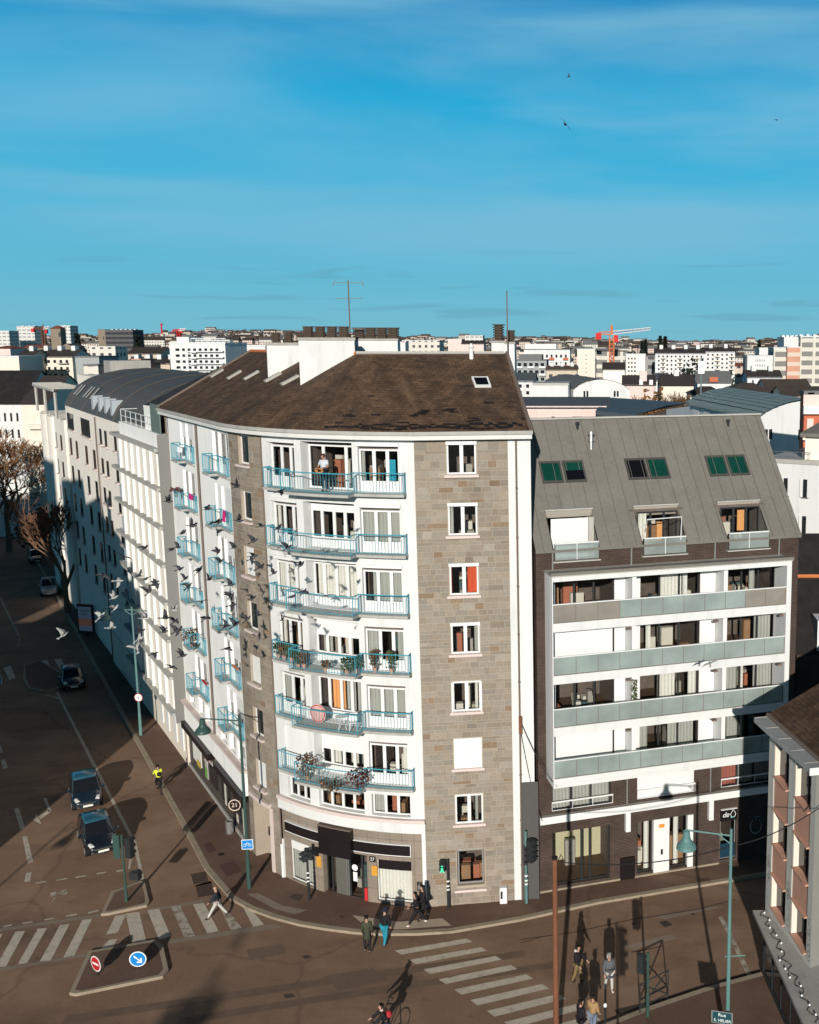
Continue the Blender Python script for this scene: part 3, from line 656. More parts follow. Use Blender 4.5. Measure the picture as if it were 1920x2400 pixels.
# --- straight white facade with two columns of balconies
lh = []
bays = [(3.25, 4.9, 6.75), (10.95, 12.4, 14.38)]
for k in range(6):
    dz = -ST * k
    for b0, b1, b2 in bays: lh += [(b0 + .1, b0 + 1.5, 21.07 + dz, 23.3 + dz, .2), (b1 - .1, b2 - .1, 21.07 + dz, 23.3 + dz, .2)]
for a0, a1 in ((1.2, 2.6), (3.6, 5.0), (5.4, 6.8), (9.0, 10.4), (10.9, 12.2), (12.6, 14.2)): lh.append((a0, a1, 4.9, 6.0, .3))
wall('wall', PF, 0, 14.43, 3.35, EAVE, 0, lh, M['white_sunlift'], MBD, label='straight white rendered front with two balcony columns')
for k in range(6):
    dz = -ST * k
    for bi, (b0, b1, b2) in enumerate(bays):
        balcony(PF, [(b0, b1, .62), (b1, b2, .16)], 21.05 + dz, MBD)
        for j, (a0, a1) in enumerate(((b0 + .1, b0 + 1.5), (b1 - .1, b2 - .1))):
            window(PF, a0, a1, 21.07 + dz, 23.3 + dz, -.14, MBD, zlow=.5, n=2, room=False, curt=[(0, 1, rng.choice('wwg'))], blind=rng.choice((0, .0, .4, .98)), seed=k * 7 + bi * 3 + j)
for a0, a1 in ((1.2, 2.6), (3.6, 5.0), (5.4, 6.8), (9.0, 10.4), (10.9, 12.2), (12.6, 14.2)):
    window(PF, a0, a1, 4.92, 6.0, -.2, MBD, n=2, room=False, curt=[(0, 1, 'w')], seed=int(a0 * 5))
b = MB(); b.box(PF, -.1, 14.43, .002, .34, 4.66, 4.80); ob('window_ledge', b, M['sill'], MBD)
b = MB(); b.box(PF, -.1, 14.43, .004, .16, 3.34, 4.64); ob('cornice', b, M['white_sunlift'], MBD)
for a, zb in ((-.12, .3), (7.75, 2.9)):
    b = MB(); b.tube([PF(a, .10, zb), PF(a, .10, EAVE)], .06, 8); ob('downpipe', b, M['pipe_brown'], MBD)
b = MB(); b.box(PF, 7.5, 8.0, .02, .28, 2.72, 3.0); ob('pipe_box', b, M['sill'], MBD)
# dark shop below the straight front
b = MB(); b.face(PF, -.1, 14.43, .35, 3.34, -.02, 0); b.box(PF, -.1, 14.43, .0, .10, 0, .34, 1); ob('wall', b, [mk('shop_dark', (.075, .062, .052), rough=.5, var=.2), M['concrete']], MBD, label='dark brown shop front')
b = MB(); b.box(PF, 0, 7.0, .0, .42, 2.92, 3.32); b.box(PF, 8.3, 14.3, .0, .42, 2.92, 3.32); ob('shop_awning', b, M['black_panel'], MBD)
for a0, a1, z0, z1, mm in ((1.2, 3.4, 1.1, 2.4, 'curtain_white'), (4.4, 5.0, .9, 2.0, 'curtain_grey'), (5.6, 7.4, 1.0, 2.3, 'glass_dark'), (8.4, 10.4, 1.0, 2.3, 'glass_dark'), (11.0, 12.6, .9, 2.3, 'glass_dark')):
    b = MB(); b.box(PF, a0, a1, -.018, .03, z0, z1, 0); b.box(PF, a0 - .07, a1 + .07, -.018, .045, z1 + .004, z1 + .09, 1); ob('shop_window', b, [M[mm], M['sill']], MBD)
mk('poster_green', (.16, .36, .05)); mk('poster_yellow', (.55, .38, .06)); mk('poster_pale', (.55, .53, .45), var=.2, sc=5)
for a0, a1, z0, z1, mm in ((2.3, 3.3, 1.0, 1.4, 'poster_yellow'), (4.5, 4.95, .95, 1.6, 'poster_green'), (9.2, 9.6, .9, 2.2, 'poster_pale'), (11.3, 11.6, 1.4, 2.0, 'red'), (11.7, 12.1, .8, 1.3, 'poster_pale'), (13.1, 13.5, .5, 2.1, 'poster_pale'), (7.0, 8.3, 2.45, 2.62, 'poster_pale'), (8.5, 10.2, 2.45, 2.6, 'poster_pale')):
    b = MB(); b.box(PF, a0, a1, .05, .06, z0, z1); ob('poster', b, M[mm], MBD)
# --- corner shop on the ground floor
gh = [(19.02, 20.72, .18, 2.42, .16), (21.45, 24.12, .06, 2.62, .3), (24.66, 26.5, .26, 2.5, .16), (26.74, 27.0, .95, 1.45, .2)]
wall('wall', PF, S0 + .02, S1 - .02, .12, 4.08, -.06, gh, M['tile_wall'], MBD, depth=.16, label='grey brown tiled shop front')
b = MB(); b.box(PF, S0, S1, -.05, .03, 0, .12); ob('plinth', b, M['sill'], MBD)
b = MB(); b.box(PF, 27.08, S1 + .01, -.05, .05, .12, 4.06); b.box(PF, S0 + .05, S0 + .12, -.05, .05, .12, 2.3); ob('corner_trim', b, M['white_paint'], MBD)
for a0, a1, z0, z1, f0 in ((18.85, 21.48, 2.92, 3.42, 1), (23.47, 26.5, 2.86, 3.40, 1)):
    b = MB(); b.box(PF, a0, a1, -.05, .08, z0, z1, 0); t_ = .035
    b.box(PF, a0, a1, -.05, .10, z1, z1 + t_, 1); b.box(PF, a0, a1, -.05, .10, z0 - t_, z0, 1); b.box(PF, a1, a1 + t_, -.05, .10, z0 - t_, z1 + t_, 1)
    ob('sign_panel', b, [M['black_panel'], M['white_paint']], MBD)
b = MB(); b.box(PF, 21.49, 23.42, -.05, .26, 2.42, 3.92, 0); b.box(PF, 21.47, 23.44, -.05, .28, 3.92, 3.98, 1); ob('sign_panel', b, [M['black_panel'], M['pipe_brown']], MBD, label='large square black sign panel over the entrance')
for a0, a1, z0, z1, cur in ((19.02, 20.72, .2, 2.4, [(0, 1, 'g')]), (24.66, 26.5, .28, 2.5, [(.02, .98, 'w')])):
    wnd = window(PF, a0, a1, z0, z1, -.18, MBD, n=1, fw=.05, fm='white_paint', seed=int(a0), curt=cur, blind=.22 if a0 < 20 else 0)
b = MB(); b.box(PF, 24.7, 26.46, -.17, -.16, 1.95, 2.46); ob('blind', b, M['black_panel'], MBD)
ent = window(PF, 21.5, 24.1, .08, 2.58, -.3, MBD, fm='dark_metal', fw=.06, mull=[21.5, 21.85, 22.95, 23.7, 24.1], seed=44, curt=[])
b = MB(); b.box(PF, 22.1, 22.9, -.29, -.27, .1, 2.5, 1); b.tube([PF(22.82, -.22, .25), PF(22.82, -.22, 2.45)], .03, 6, 0); b.tube([PF(22.95, -.22, .25), PF(22.95, -.22, 2.45)], .03, 6, 0); ob('door_leaf', b, [M['steel'], mk('door_glass', (.12, .115, .10), rough=.12, spec=.6)], ent)
b = MB(); b.lathe(0, 0, [(.17, 0), (.17, .012)], 20); o_ = ob('notice', b, M['white_sign'], ent); 
def face_at(o, F, a, oo, z, par=None):
    p = F(a, oo, z); q = F(a + .05, oo, z); ang = math.atan2(q.y - p.y, q.x - p.x)
    m_ = Matrix.Translation(p) @ Matrix.Rotation(ang, 4, 'Z') @ Matrix.Rotation(R(90), 4, 'X'); 
    o.matrix_local = m_ if not o.parent else m_
face_at(o_, PF, 23.3, -.25, 1.75)
b = MB(); b.box(PF, 23.18, 23.42, -.26, -.25, 1.0, 1.5); ob('notice', b, M['white_sign'], ent)
for a in (21.02, 24.38):
    b = MB(); b.box(PF, a, a + .32, -.055, -.03, 1.45 if a < 23 else 1.6, 2.05 if a < 23 else 2.12); ob('poster', b, M['orange_paper'], MBD)
b = MB(); b.box(PF, 23.9, 24.06, -.2, -.1, .12, .8); ob('poster', b, M['red'], MBD, label='small red panel beside the entrance')
b = MB(); b.face(PF, 26.74, 27.0, .95, 1.45, -.25, 0); b.box(PF, 26.76, 26.98, -.24, -.15, 1.0, 1.2, 1); ob('cash_machine', b, [M['dark_metal'], M['steel']], MBD)
def text(name, s, F, a, o, z, size, m, par, align='CENTER', ext=.006, ang=0, shear=0, sx=1):
    cu = bpy.data.curves.new(name, 'FONT'); cu.body = s; cu.size = size; cu.align_x = align; cu.align_y = 'CENTER'; cu.extrude = ext; cu.shear = shear; cu.materials.append(m)
    tmp = bpy.data.objects.new(name, cu); COL.objects.link(tmp); dg = bpy.context.evaluated_depsgraph_get()
    me = bpy.data.meshes.new_from_object(tmp.evaluated_get(dg)); bpy.data.objects.remove(tmp); bpy.data.curves.remove(cu)
    t = link(name, me, par)
    p = F(a, o, z); q = F(a + .05, o, z); an = math.atan2(q.y - p.y, q.x - p.x)
    t.matrix_basis = Matrix.Translation(p) @ Matrix.Rotation(an, 4, 'Z') @ Matrix.Rotation(R(90), 4, 'X') @ Matrix.Rotation(ang, 4, 'Z') @ Matrix.Diagonal((sx, 1, 1, 1))
    return t
b = MB(); b.box(PF, 24.28, 24.62, -.055, -.02, 2.34, 2.62); plate = ob('number_plate', b, M['black_panel'], MBD)
text('number', '27', PF, 24.45, -.012, 2.48, .24, M['white_sign'], plate)
# --- eaves, gutter, roof
b = MB(); b.box(PF, -.6, TOT + .22, -.05, .46, EAVE - .02, EAVE + .34); b.box(PF, -.6, TOT + .26, .462, .54, EAVE + .20, EAVE + .37, 1); ob('eaves', b, [M['fascia'], M['slab_grey']], MBD)
RZ = 27.5; s_ext = -5.6
RIDGE = [Vector((-23.9, 70.9, RZ)), Vector((-13.45, 54.85, RZ)), Vector((-13.0, 54.55, RZ)), Vector((-12.3, 54.45, RZ)), Vector((-5.5, 55.35, RZ))]
def ridge_at(s):
    if s <= LL: t = (s + .5) / (LL + .5); return RIDGE[0].lerp(RIDGE[1], max(0, t))
    if s <= LL + AL:
        t = (s - LL) / AL * 2
        return RIDGE[1].lerp(RIDGE[2], t) if t < 1 else RIDGE[2].lerp(RIDGE[3], t - 1)
    return RIDGE[3].lerp(RIDGE[4], (s - LL - AL) / (ELN + .1))
def RS(s, t, h=0.):
    e = PF(s, .5, EAVE + .36); r = ridge_at(s); p = e.lerp(r, t)
    if h:
        e2 = PF(s + .1, .5, EAVE + .36); n_ = (e2 - e).cross(r - e).normalized(); p = p + n_ * h * (1 if n_.z > 0 else -1)
    return p
b = MB(); ks = [-.5 + (TOT + .7) * i / 70 for i in range(71)]
def sl(s): return (ridge_at(s) - PF(s, .5, EAVE + .36)).length
for p, q in zip(ks, ks[1:]):
    for i in range(4):
        t0, t1 = i / 4, (i + 1) / 4; L_ = 6.4
        b.q([RS(p, t0), RS(q, t0), RS(q, t1), RS(p, t1)], 0, [(p, t0 * L_), (q, t0 * L_), (q, t1 * L_), (p, t1 * L_)])
BK = [Vector((-18.9, 74.3, 23.6)), Vector((-8.5, 60.5, 23.6)), Vector((-8.3, 60.3, 23.6)), Vector((-8.0, 60.2, 23.6)), Vector((-6.3, 60.4, 23.6))]
for i in range(4): b.q([RIDGE[i], RIDGE[i + 1], BK[i + 1], BK[i]], 0, [(0, 0), (5, 0), (5, 6), (0, 6)])
rb_ = b
b = MB(); b.q([PF(TOT + .18, 0, 0), PF(TOT + .18, 0, EAVE), RIDGE[4] - Vector((0, 0, .05)), BK[4], Vector((BK[4].x, BK[4].y, 0))]); 
b.q([PF(-.45, 0, 0), PF(-.45, 0, EAVE), RIDGE[0] - Vector((0, 0, .05)), BK[0], Vector((BK[0].x, BK[0].y, 0))]); b.q([BK[0], BK[1], Vector((BK[1].x, BK[1].y, 0)), Vector((BK[0].x, BK[0].y, 0))]); b.q([BK[1], BK[4], Vector((BK[4].x, BK[4].y, 0)), Vector((BK[1].x, BK[1].y, 0))])
ob('wall', b, M['white'], MBD, fix=False, label='white gable and rear walls')
# replaced black slates low on the slope
rs = random.Random(21)
def black(s, t, w_, h_=.05): rb_.q([RS(s, t, .02), RS(s + w_, t, .02), RS(s + w_, t + h_, .02), RS(s, t + h_, .02)], 1)
for i in range(34): black(23.0 + i * .26 + rs.uniform(0, .1), .03 + .012 * math.sin(i * .4), .26, rs.uniform(.015, .03))
for i in range(26): black(24.6 + i * .19, .055 + rs.choice((0, .02)), .2, .02)
for i in range(14): black(29.3 + i * .22, .05 + rs.choice((0, .022)), .22, .03)
for s, t in ((23.8, .17), (24.0, .19), (24.2, .17), (25.5, .19), (27.7, .20), (27.9, .22), (28.1, .24), (27.5, .18), (29.0, .24), (29.3, .22), (29.2, .255), (29.9, .11), (30.2, .12), (30.0, .145), (26.0, .08), (26.8, .1), (23.5, .09), (32.4, .13), (31.0, .33)): black(s, t, rs.uniform(.3, .55), .018)
roof = ob('roof', rb_, [M['slate'], M['slate_black']], MBD, fix=False)
b = MB(); b.tube([RIDGE[2] + Vector((0, 0, .02)), RIDGE[3] + Vector((0, 0, .02)), RIDGE[4] + Vector((0, 0, .02))], .10, 6, 0); b.tube([RIDGE[0], RIDGE[1], RIDGE[2]], .13, 6, 1); ob('ridge_cap', b, [M['zinc_light'], M['terracotta_orange']], roof)
for s_ in (TOT + .2, -.5): b = MB(); b.tube([RS(s_, 0, .03), RS(s_, 1, .03)], .10, 6); ob('verge', b, M['pipe_brown'], roof)
# rooflights
def roof_find(u, v):
    best = None
    for i in range(90):
        for j in range(60):
            p = RS(-.5 + (TOT + .7) * i / 89, j / 59); d = p - Vector((0, 0, HC)); dep = d.y * _c - d.z * _s; up = d.y * _s + d.z * _c
            uu = CX + FPX * d.x / dep; vv = CY - FPX * up / dep; e = (uu - u) ** 2 + (vv - v) ** 2
            if best is None or e < best[0]: best = (e, -.5 + (TOT + .7) * i / 89, j / 59)
    return best[1], best[2]
def rooflight(s, t, w_, h_, fm='steel', gm='skylight_black', n=1, lift=.12):
    b = MB()
    c = [RS(s - w_ / 2, t - h_ / 2), RS(s + w_ / 2, t - h_ / 2), RS(s + w_ / 2, t + h_ / 2), RS(s - w_ / 2, t + h_ / 2)]
    nn = (c[1] - c[0]).cross(c[3] - c[0]).normalized(); nn = nn if nn.z > 0 else -nn
    tp = [x + nn * lift for x in c]
    for i in range(4): b.q([c[i], c[(i + 1) % 4], tp[(i + 1) % 4], tp[i]])
    ce = sum(tp, Vector()) / 4
    inn = [x + (ce - x) * .22 for x in tp]
    for i in range(4): b.q([tp[i], tp[(i + 1) % 4], inn[(i + 1) % 4], inn[i]])
    f = ob('rooflight', b, M[fm], roof)
    b = MB(); b.q([x - nn * .01 for x in inn]); ob('pane', b, M[gm], f, fix=False)
s_, t_ = roof_find(1129, 897); rooflight(s_, t_, .7, .12, 'white_paint')
for u, v in ((511, 876), (548, 879), (591, 882), (641, 887), (680, 894)):
    s_, t_ = roof_find(u, v); rooflight(s_, t_, .36, .13, 'zinc_light', 'zinc_light', lift=.12)
b = MB(); p = RS(31.2, .93); b.lathe(p.x, p.y, [(.12, p.z - .2), (.1, p.z + .5), (.16, p.z + .55), (.05, p.z + .75)], 8); ob('roof_vent', b, M['white_paint'], roof)
# chimneys
def pots(par, pts, z, h=.85, r=.36):
    b = MB()
    for x, y in pts:
        for i in range(6): b.lathe(x, y, [(r, z + h * i / 6), (r, z + h * i / 6 + .07)], 8); b.lathe(x, y, [(r * .72, z + h * i / 6 + .07), (r * .72, z + h * (i + 1) / 6)], 8, cap=False)
        b.lathe(x, y, [(r * 1.1, z + h), (r * 1.1, z + h + .06)], 8)
    ob('chimney_pots', b, M['pot_brown'], par)
def slab_chimney(s, t, wd, length, ztop, npots):
    p = RS(s, t); r = ridge_at(s); d = Vector((r.x - p.x, r.y - p.y, 0)).normalized(); ang = math.atan2(d.y, d.x)
    F = frame(p.x, p.y, ang); b = MB(); b.box(F, 0, length, -wd / 2, wd / 2, p.z - .6, ztop - .14); b.box(F, -.05, length + .05, -wd / 2 - .05, wd / 2 + .05, ztop - .14, ztop, 1)
    c = ob('chimney', b, [M['white'], M['concrete']], roof)
    q = [F(.5 + (length - 1) * i / max(1, npots - 1), 0, 0) for i in range(npots)]; pots(c, [(x.x, x.y) for x in q], ztop, .50, .27)
sA, tA = roof_find(630, 884); sB, tB = roof_find(706, 897)
def ztop(p, v): return DY(0, v, p.y).z
pA, pB = RS(sA, tA), RS(sB, tB)
slab_chimney(sA, tA, .5, 3.0, ztop(pA, 803), 4)
slab_chimney(sB, tB, .62, 2.75, ztop(pB, 791), 4)
def box_chimney(u0, u1, v0, Y, th, zb, npots, m='white', h=.8, r=.36, sp=(0, 1)):
    x0, x1 = DY(u0, v0, Y).x, DY(u1, v0, Y).x; z = DY(u0, v0, Y).z; b = MB(); F = frame(x0, Y, 0); b.box(F, 0, x1 - x0, -th, 0, zb, z); b.box(F, -.05, x1 - x0 + .05, -th - .05, .05, z, z + .1, 1)
    c = ob('chimney', b, [M[m], M['concrete']], roof)
    if npots: pots(c, [(x0 + (x1 - x0) * (sp[0] + (sp[1] - sp[0]) * (i + .5) / npots), Y + th / 2) for i in range(npots)], z + .1, h, r)
box_chimney(826, 932, 798, 56.6, .7, 26.8, 4, h=.52, r=.33, sp=(.0, 1))
box_chimney(1152, 1184, 803, 56.3, .6, 26.6, 1, r=.3)
box_chimney(1184, 1206, 806, 55.6, 1.2, 24.6, 1, r=.22, h=.55)
# aerials
def aerial(u, vt, Y, zb, label, arms):
    p = DY(u, vt, Y); a = thing('tv_aerial', label, 'aerial', (p.x, Y, zb)); b = MB(); b.tube([(p.x, Y, zb), (p.x, Y, p.z)], .035, 6); ob('mast', b, M['pipe_brown'], a)
    for dz, w_, ang, n in arms:
        b = MB(); c = Vector((p.x, Y, p.z - dz)); d = Vector((math.cos(ang), math.sin(ang), 0)); e = Vector((-d.y, d.x, 0)); b.tube([c - d * w_ / 2, c + d * w_ / 2], .018, 5)
        for i in range(n): q = c + d * w_ * ((i + .5) / n - .5); b.tube([q - e * .22, q + e * .22], .01, 4)
        if dz < .3:
            for sg in (-1, 1): b.tube([c + d * sg * w_ / 2, c + d * sg * w_ / 2 + Vector((0, 0, -.18)), c + d * sg * (w_ / 2 - .1) + Vector((0, 0, .12))], .014, 4)
        ob('antenna_arm', b, M['grey_metal'], a)
aerial(816, 657, 56.2, 26.9, 'tall thin television aerial with crossed arms between the white chimneys', [(.12, 1.55, .1, 0), (.92, 1.45, -.05, 0), (2.5, 1.5, .35, 9)])
aerial(1188, 682, 55.2, 27.0, 'bare mast rising from the chimney at the gable end', [])
# ------------------------------------------------------------------ modern brick block with the grey metal roof
BRB = thing('brick_apartment_building', 'dark brick apartment block with sloping grey metal roof and white framed glass balconies', 'apartment block', (2, 52, 0))
AW = 14.3; EV = 18.05; RI = 24.05; OB = -5.1; SLP = (RI - EV) / (OB - .22)
def ro(z): return .22 + (z - EV) / SLP
dorm = [(.92, 3.15), (5.55, 7.8), (10.2, 12.45)]
bh = [(.7, 3.85, 4.45, 5.95), (5.3, 8.5, 4.45, 6.0), (10.04, 13.0, 4.45, 6.0), (.7, 3.8, .35, 3.28), (5.3, 8.5, .3, 3.2), (10.05, 11.0, .3, 3.2)]
bays = [(.95, 4.0), (5.42, 8.65), (10.12, 13.0)]
fl = [14.40, 11.78, 9.14, 6.50]
for f in fl:
    for a0, a1 in bays: bh.append((a0, a1, f + .05, f + 2.1))
for a0, a1 in dorm: bh.append((a0 + .08, a1 - .08, 17.5, EV + .2))
wall('wall', RB, 0, AW, 0, EV, 0, bh, M['brick'], BRB, depth=.25, label='dark brown brick front')
b = MB()
for aa in (0, AW):
    b.q([RB(aa, 0, 0), RB(aa, -10.2, 0), RB(aa, -10.2, EV), RB(aa, 0, EV)], 0, [(0, 0), (10.2, 0), (10.2, EV), (0, EV)]); b.q([RB(aa, .2, EV), RB(aa, OB, RI - .05), RB(aa, -10.2, EV)], 0, [(0, 0), (5, 5), (10, 0)])
b.face(RB, 0, AW, 0, EV, -10.2); ob('wall', b, M['brick'], BRB, fix=False, label='dark brick side and rear walls')
# roof with dormer cuts and standing seams
b = MB(); aa = sorted({-.05, AW + .05, *[x for d in dorm for x in (d[0] - .12, d[1] + .05)]}); ZD = 19.75
for p, q in zip(aa, aa[1:]):
    cut = any(d[0] - .2 < p and q < d[1] + .1 for d in dorm); z0 = ZD if cut else EV
    b.q([RB(p, ro(z0), z0), RB(q, ro(z0), z0), RB(q, OB, RI), RB(p, OB, RI)], 0, [(p, z0), (q, z0), (q, RI), (p, RI)])
b.q([RB(-.05, OB, RI), RB(AW + .05, OB, RI), RB(AW + .05, -10.4, EV), RB(-.05, -10.4, EV)])
b.q([RB(-.05, ro(EV), EV), RB(AW + .05, ro(EV), EV), RB(AW + .05, ro(EV) - .02, EV - .14), RB(-.05, ro(EV) - .02, EV - .14)])
b.q([RB(-.05, ro(EV) - .02, EV - .14), RB(AW + .05, ro(EV) - .02, EV - .14), RB(AW + .05, 0, EV - .14), RB(-.05, 0, EV - .14)])
rroof = ob('roof', b, M['zinc'], BRB, fix=False)
b = MB(); a = .35
while a < AW:
    zz = next((ZD + .02 for d in dorm if d[0] - .14 < a < d[1] + .07), EV)
    p0, p1 = Vector(RB(a, ro(zz), zz)), Vector(RB(a, OB, RI)); nrm = Vector(RB(0, .67, .74)) - Vector(RB(0, 0, 0))
    w_ = Vector(RB(.012, 0, 0)) - Vector(RB(0, 0, 0)); h_ = nrm * .035
    b.q([p0 - w_, p1 - w_, p1 - w_ + h_, p0 - w_ + h_]); b.q([p0 + w_, p1 + w_, p1 + w_ + h_, p0 + w_ + h_]); b.q([p0 - w_ + h_, p1 - w_ + h_, p1 + w_ + h_, p0 + w_ + h_]); a += .685
ob('standing_seams', b, M['zinc_seam'], rroof, fix=False)
b = MB(); b.box(RB, -.08, AW + .08, OB - .16, OB + .16, RI - .02, RI + .07); ob('ridge_cap', b, M['zinc_light'], rroof)
def slopewin(a0, a1, z0, z1, gm, part=None):
    b = MB(); nrm = Vector(RB(0, .67, .74)) - Vector(RB(0, 0, 0))
    def S(a, z, h): return Vector(RB(a, ro(z), z)) + nrm * h
    t_ = .09
    for x0, x1, y0, y1 in ((a0, a1, z0, z0 + t_), (a0, a1, z1 - t_, z1), (a0, a0 + t_, z0 + t_, z1 - t_), (a1 - t_, a1, z0 + t_, z1 - t_)):
        c = [S(x0, y0, .07), S(x1, y0, .07), S(x1, y1, .07), S(x0, y1, .07)]; g = [S(x0, y0, 0), S(x1, y0, 0), S(x1, y1, 0), S(x0, y1, 0)]
        b.q(c)
        for i in range(4): b.q([g[i], g[(i + 1) % 4], c[(i + 1) % 4], c[i]])
    f = ob('rooflight', b, mk('rl_frame', (.07, .068, .06), rough=.5) if 'rl_frame' not in M else M['rl_frame'], rroof)
    b = MB(); b.q([S(a0 + t_, z0 + t_, .03), S(a1 - t_, z0 + t_, .03), S(a1 - t_, z1 - t_, .03), S(a0 + t_, z1 - t_, .03)], 0)
    if part: b.q([S(a0 + t_, z0 + t_, .04), S(a1 - t_, z0 + t_, .04), S(a1 - t_, z0 + (z1 - z0) * part, .04), S(a0 + t_, z0 + (z1 - z0) * part, .04)], 1)
    ob('pane', b, [M[gm], M['skylight_black']], f, fix=False)
for a0, gm, pt in ((1.0, 'skylight_green', None), (2.22, 'skylight_green', .55), (5.62, 'skylight_black', None), (6.82, 'skylight_green', None), (10.2, 'skylight_green', None), (11.42, 'skylight_green', None)): slopewin(a0, a0 + 1.13, 20.98, 21.98, gm, pt)
for a, z, h in ((3.5, 23.55, .22), (12.2, 23.5, .22), (.15, 22.9, .3)):
    p = RB(a, ro(z), z); b = MB(); b.lathe(p.x, p.y, [(.07, z - .1), (.07, z + h), (.11, z + h), (.11, z + h + .12)], 8); ob('roof_vent', b, M['dark_metal'], rroof)
p = RB(4.0, ro(22.6), 22.6); b = MB(); b.lathe(p.x, p.y, [(.1, 22.4), (.1, 22.95), (.15, 22.95), (.15, 23.05), (.11, 23.05), (.11, 23.3), (.17, 23.3), (.17, 23.45)], 10); ob('flue', b, M['steel'], rroof)
# dormer loggias
mk('soffit_zinc', (.33, .29, .24), var=.06)
for i, (a0, a1) in enumerate(dorm):
    oc = ro(ZD); b = MB()
    b.box(RB, a0 - .1, a1 + .06, oc - .05, oc + .12, 19.42 if i != 1 else 19.3, ZD + .02, 0); b.box(RB, a0 - .14, a1 + .1, oc - .1, oc + .2, ZD + .02, ZD + .09, 1)
    for x in (a0 - .08, a1):
        b.q([RB(x, .24, 17.48), RB(x, -2.2, 17.48), RB(x, -2.2, ZD), RB(x, ro(ZD), ZD), RB(x, ro(EV), EV)], 2)
    b.flat(RB, a0, a1, -2.2, .05, 17.46, 2); b.flat(RB, a0, a1, -2.2, oc, ZD - .02, 2)
    b.box(RB, a0 - .1, a1 + .1, .0, .26, 17.40, 17.46, 1)
    d = ob('dormer', b, [M['soffit_zinc'], M['zinc_light'], M['zinc']], BRB, fix=False)
    if i == 0:
        b = MB(); b.box(RB, a0, a1 - .32, -.62, -.55, 17.47, 19.45, 0); b.box(RB, a1 - .28, a1, -.9, -.6, 17.47, 19.45, 1); ob('roller_shutter', b, [M['white_paint'], M['zinc_light']], d)
    else:
        window(RB, a0 + .02, a1 - .02, 17.47, 19.5, -1.0, d, fm='dark_metal', n=3, curt=[(.05, .25, 'w')] if i == 1 else [], seed=500 + i, fw=.06)
        b = MB()
        if i == 2: b.box(RB, a0 + 1.1, a0 + 1.5, -1.3, -1.25, 18.2, 19.3)
        else: b.box(RB, a0 + 1.2, a0 + 1.5, -1.3, -1.25, 17.8, 18.9)
        ob('curtain', b, M['curtain_orange'], d)
        if i == 1:
            b = MB(); b.tube([RB(a0 + .05, .3, 18.9), RB(a0 + .05, .45, 19.35), RB(a1 - .35, .45, 19.4), RB(a1 - .33, .3, 18.2)], .03, 5); ob('awning_frame', b, M['white_paint'], d)
    b = MB(); b.face(RB, a0, a1, 17.52, 18.32, .2); p_ = ob('balcony_glass', b, M['frost'], d, fix=False)
    b = MB(); b.box(RB, a0, a1, .17, .23, 18.32, 18.38); b.box(RB, (a0 + a1) / 2 - .015, (a0 + a1) / 2 + .015, .19, .22, 17.52, 18.32); ob('handrail', b, M['white_paint'], p_)
for a in (.82, 4.9, 9.45, 13.1): b = MB(); b.tube([RB(a, .1, 17.0), RB(a, .12, EV - .1)], .04, 6); ob('downpipe', b, M['grey_metal'], BRB)
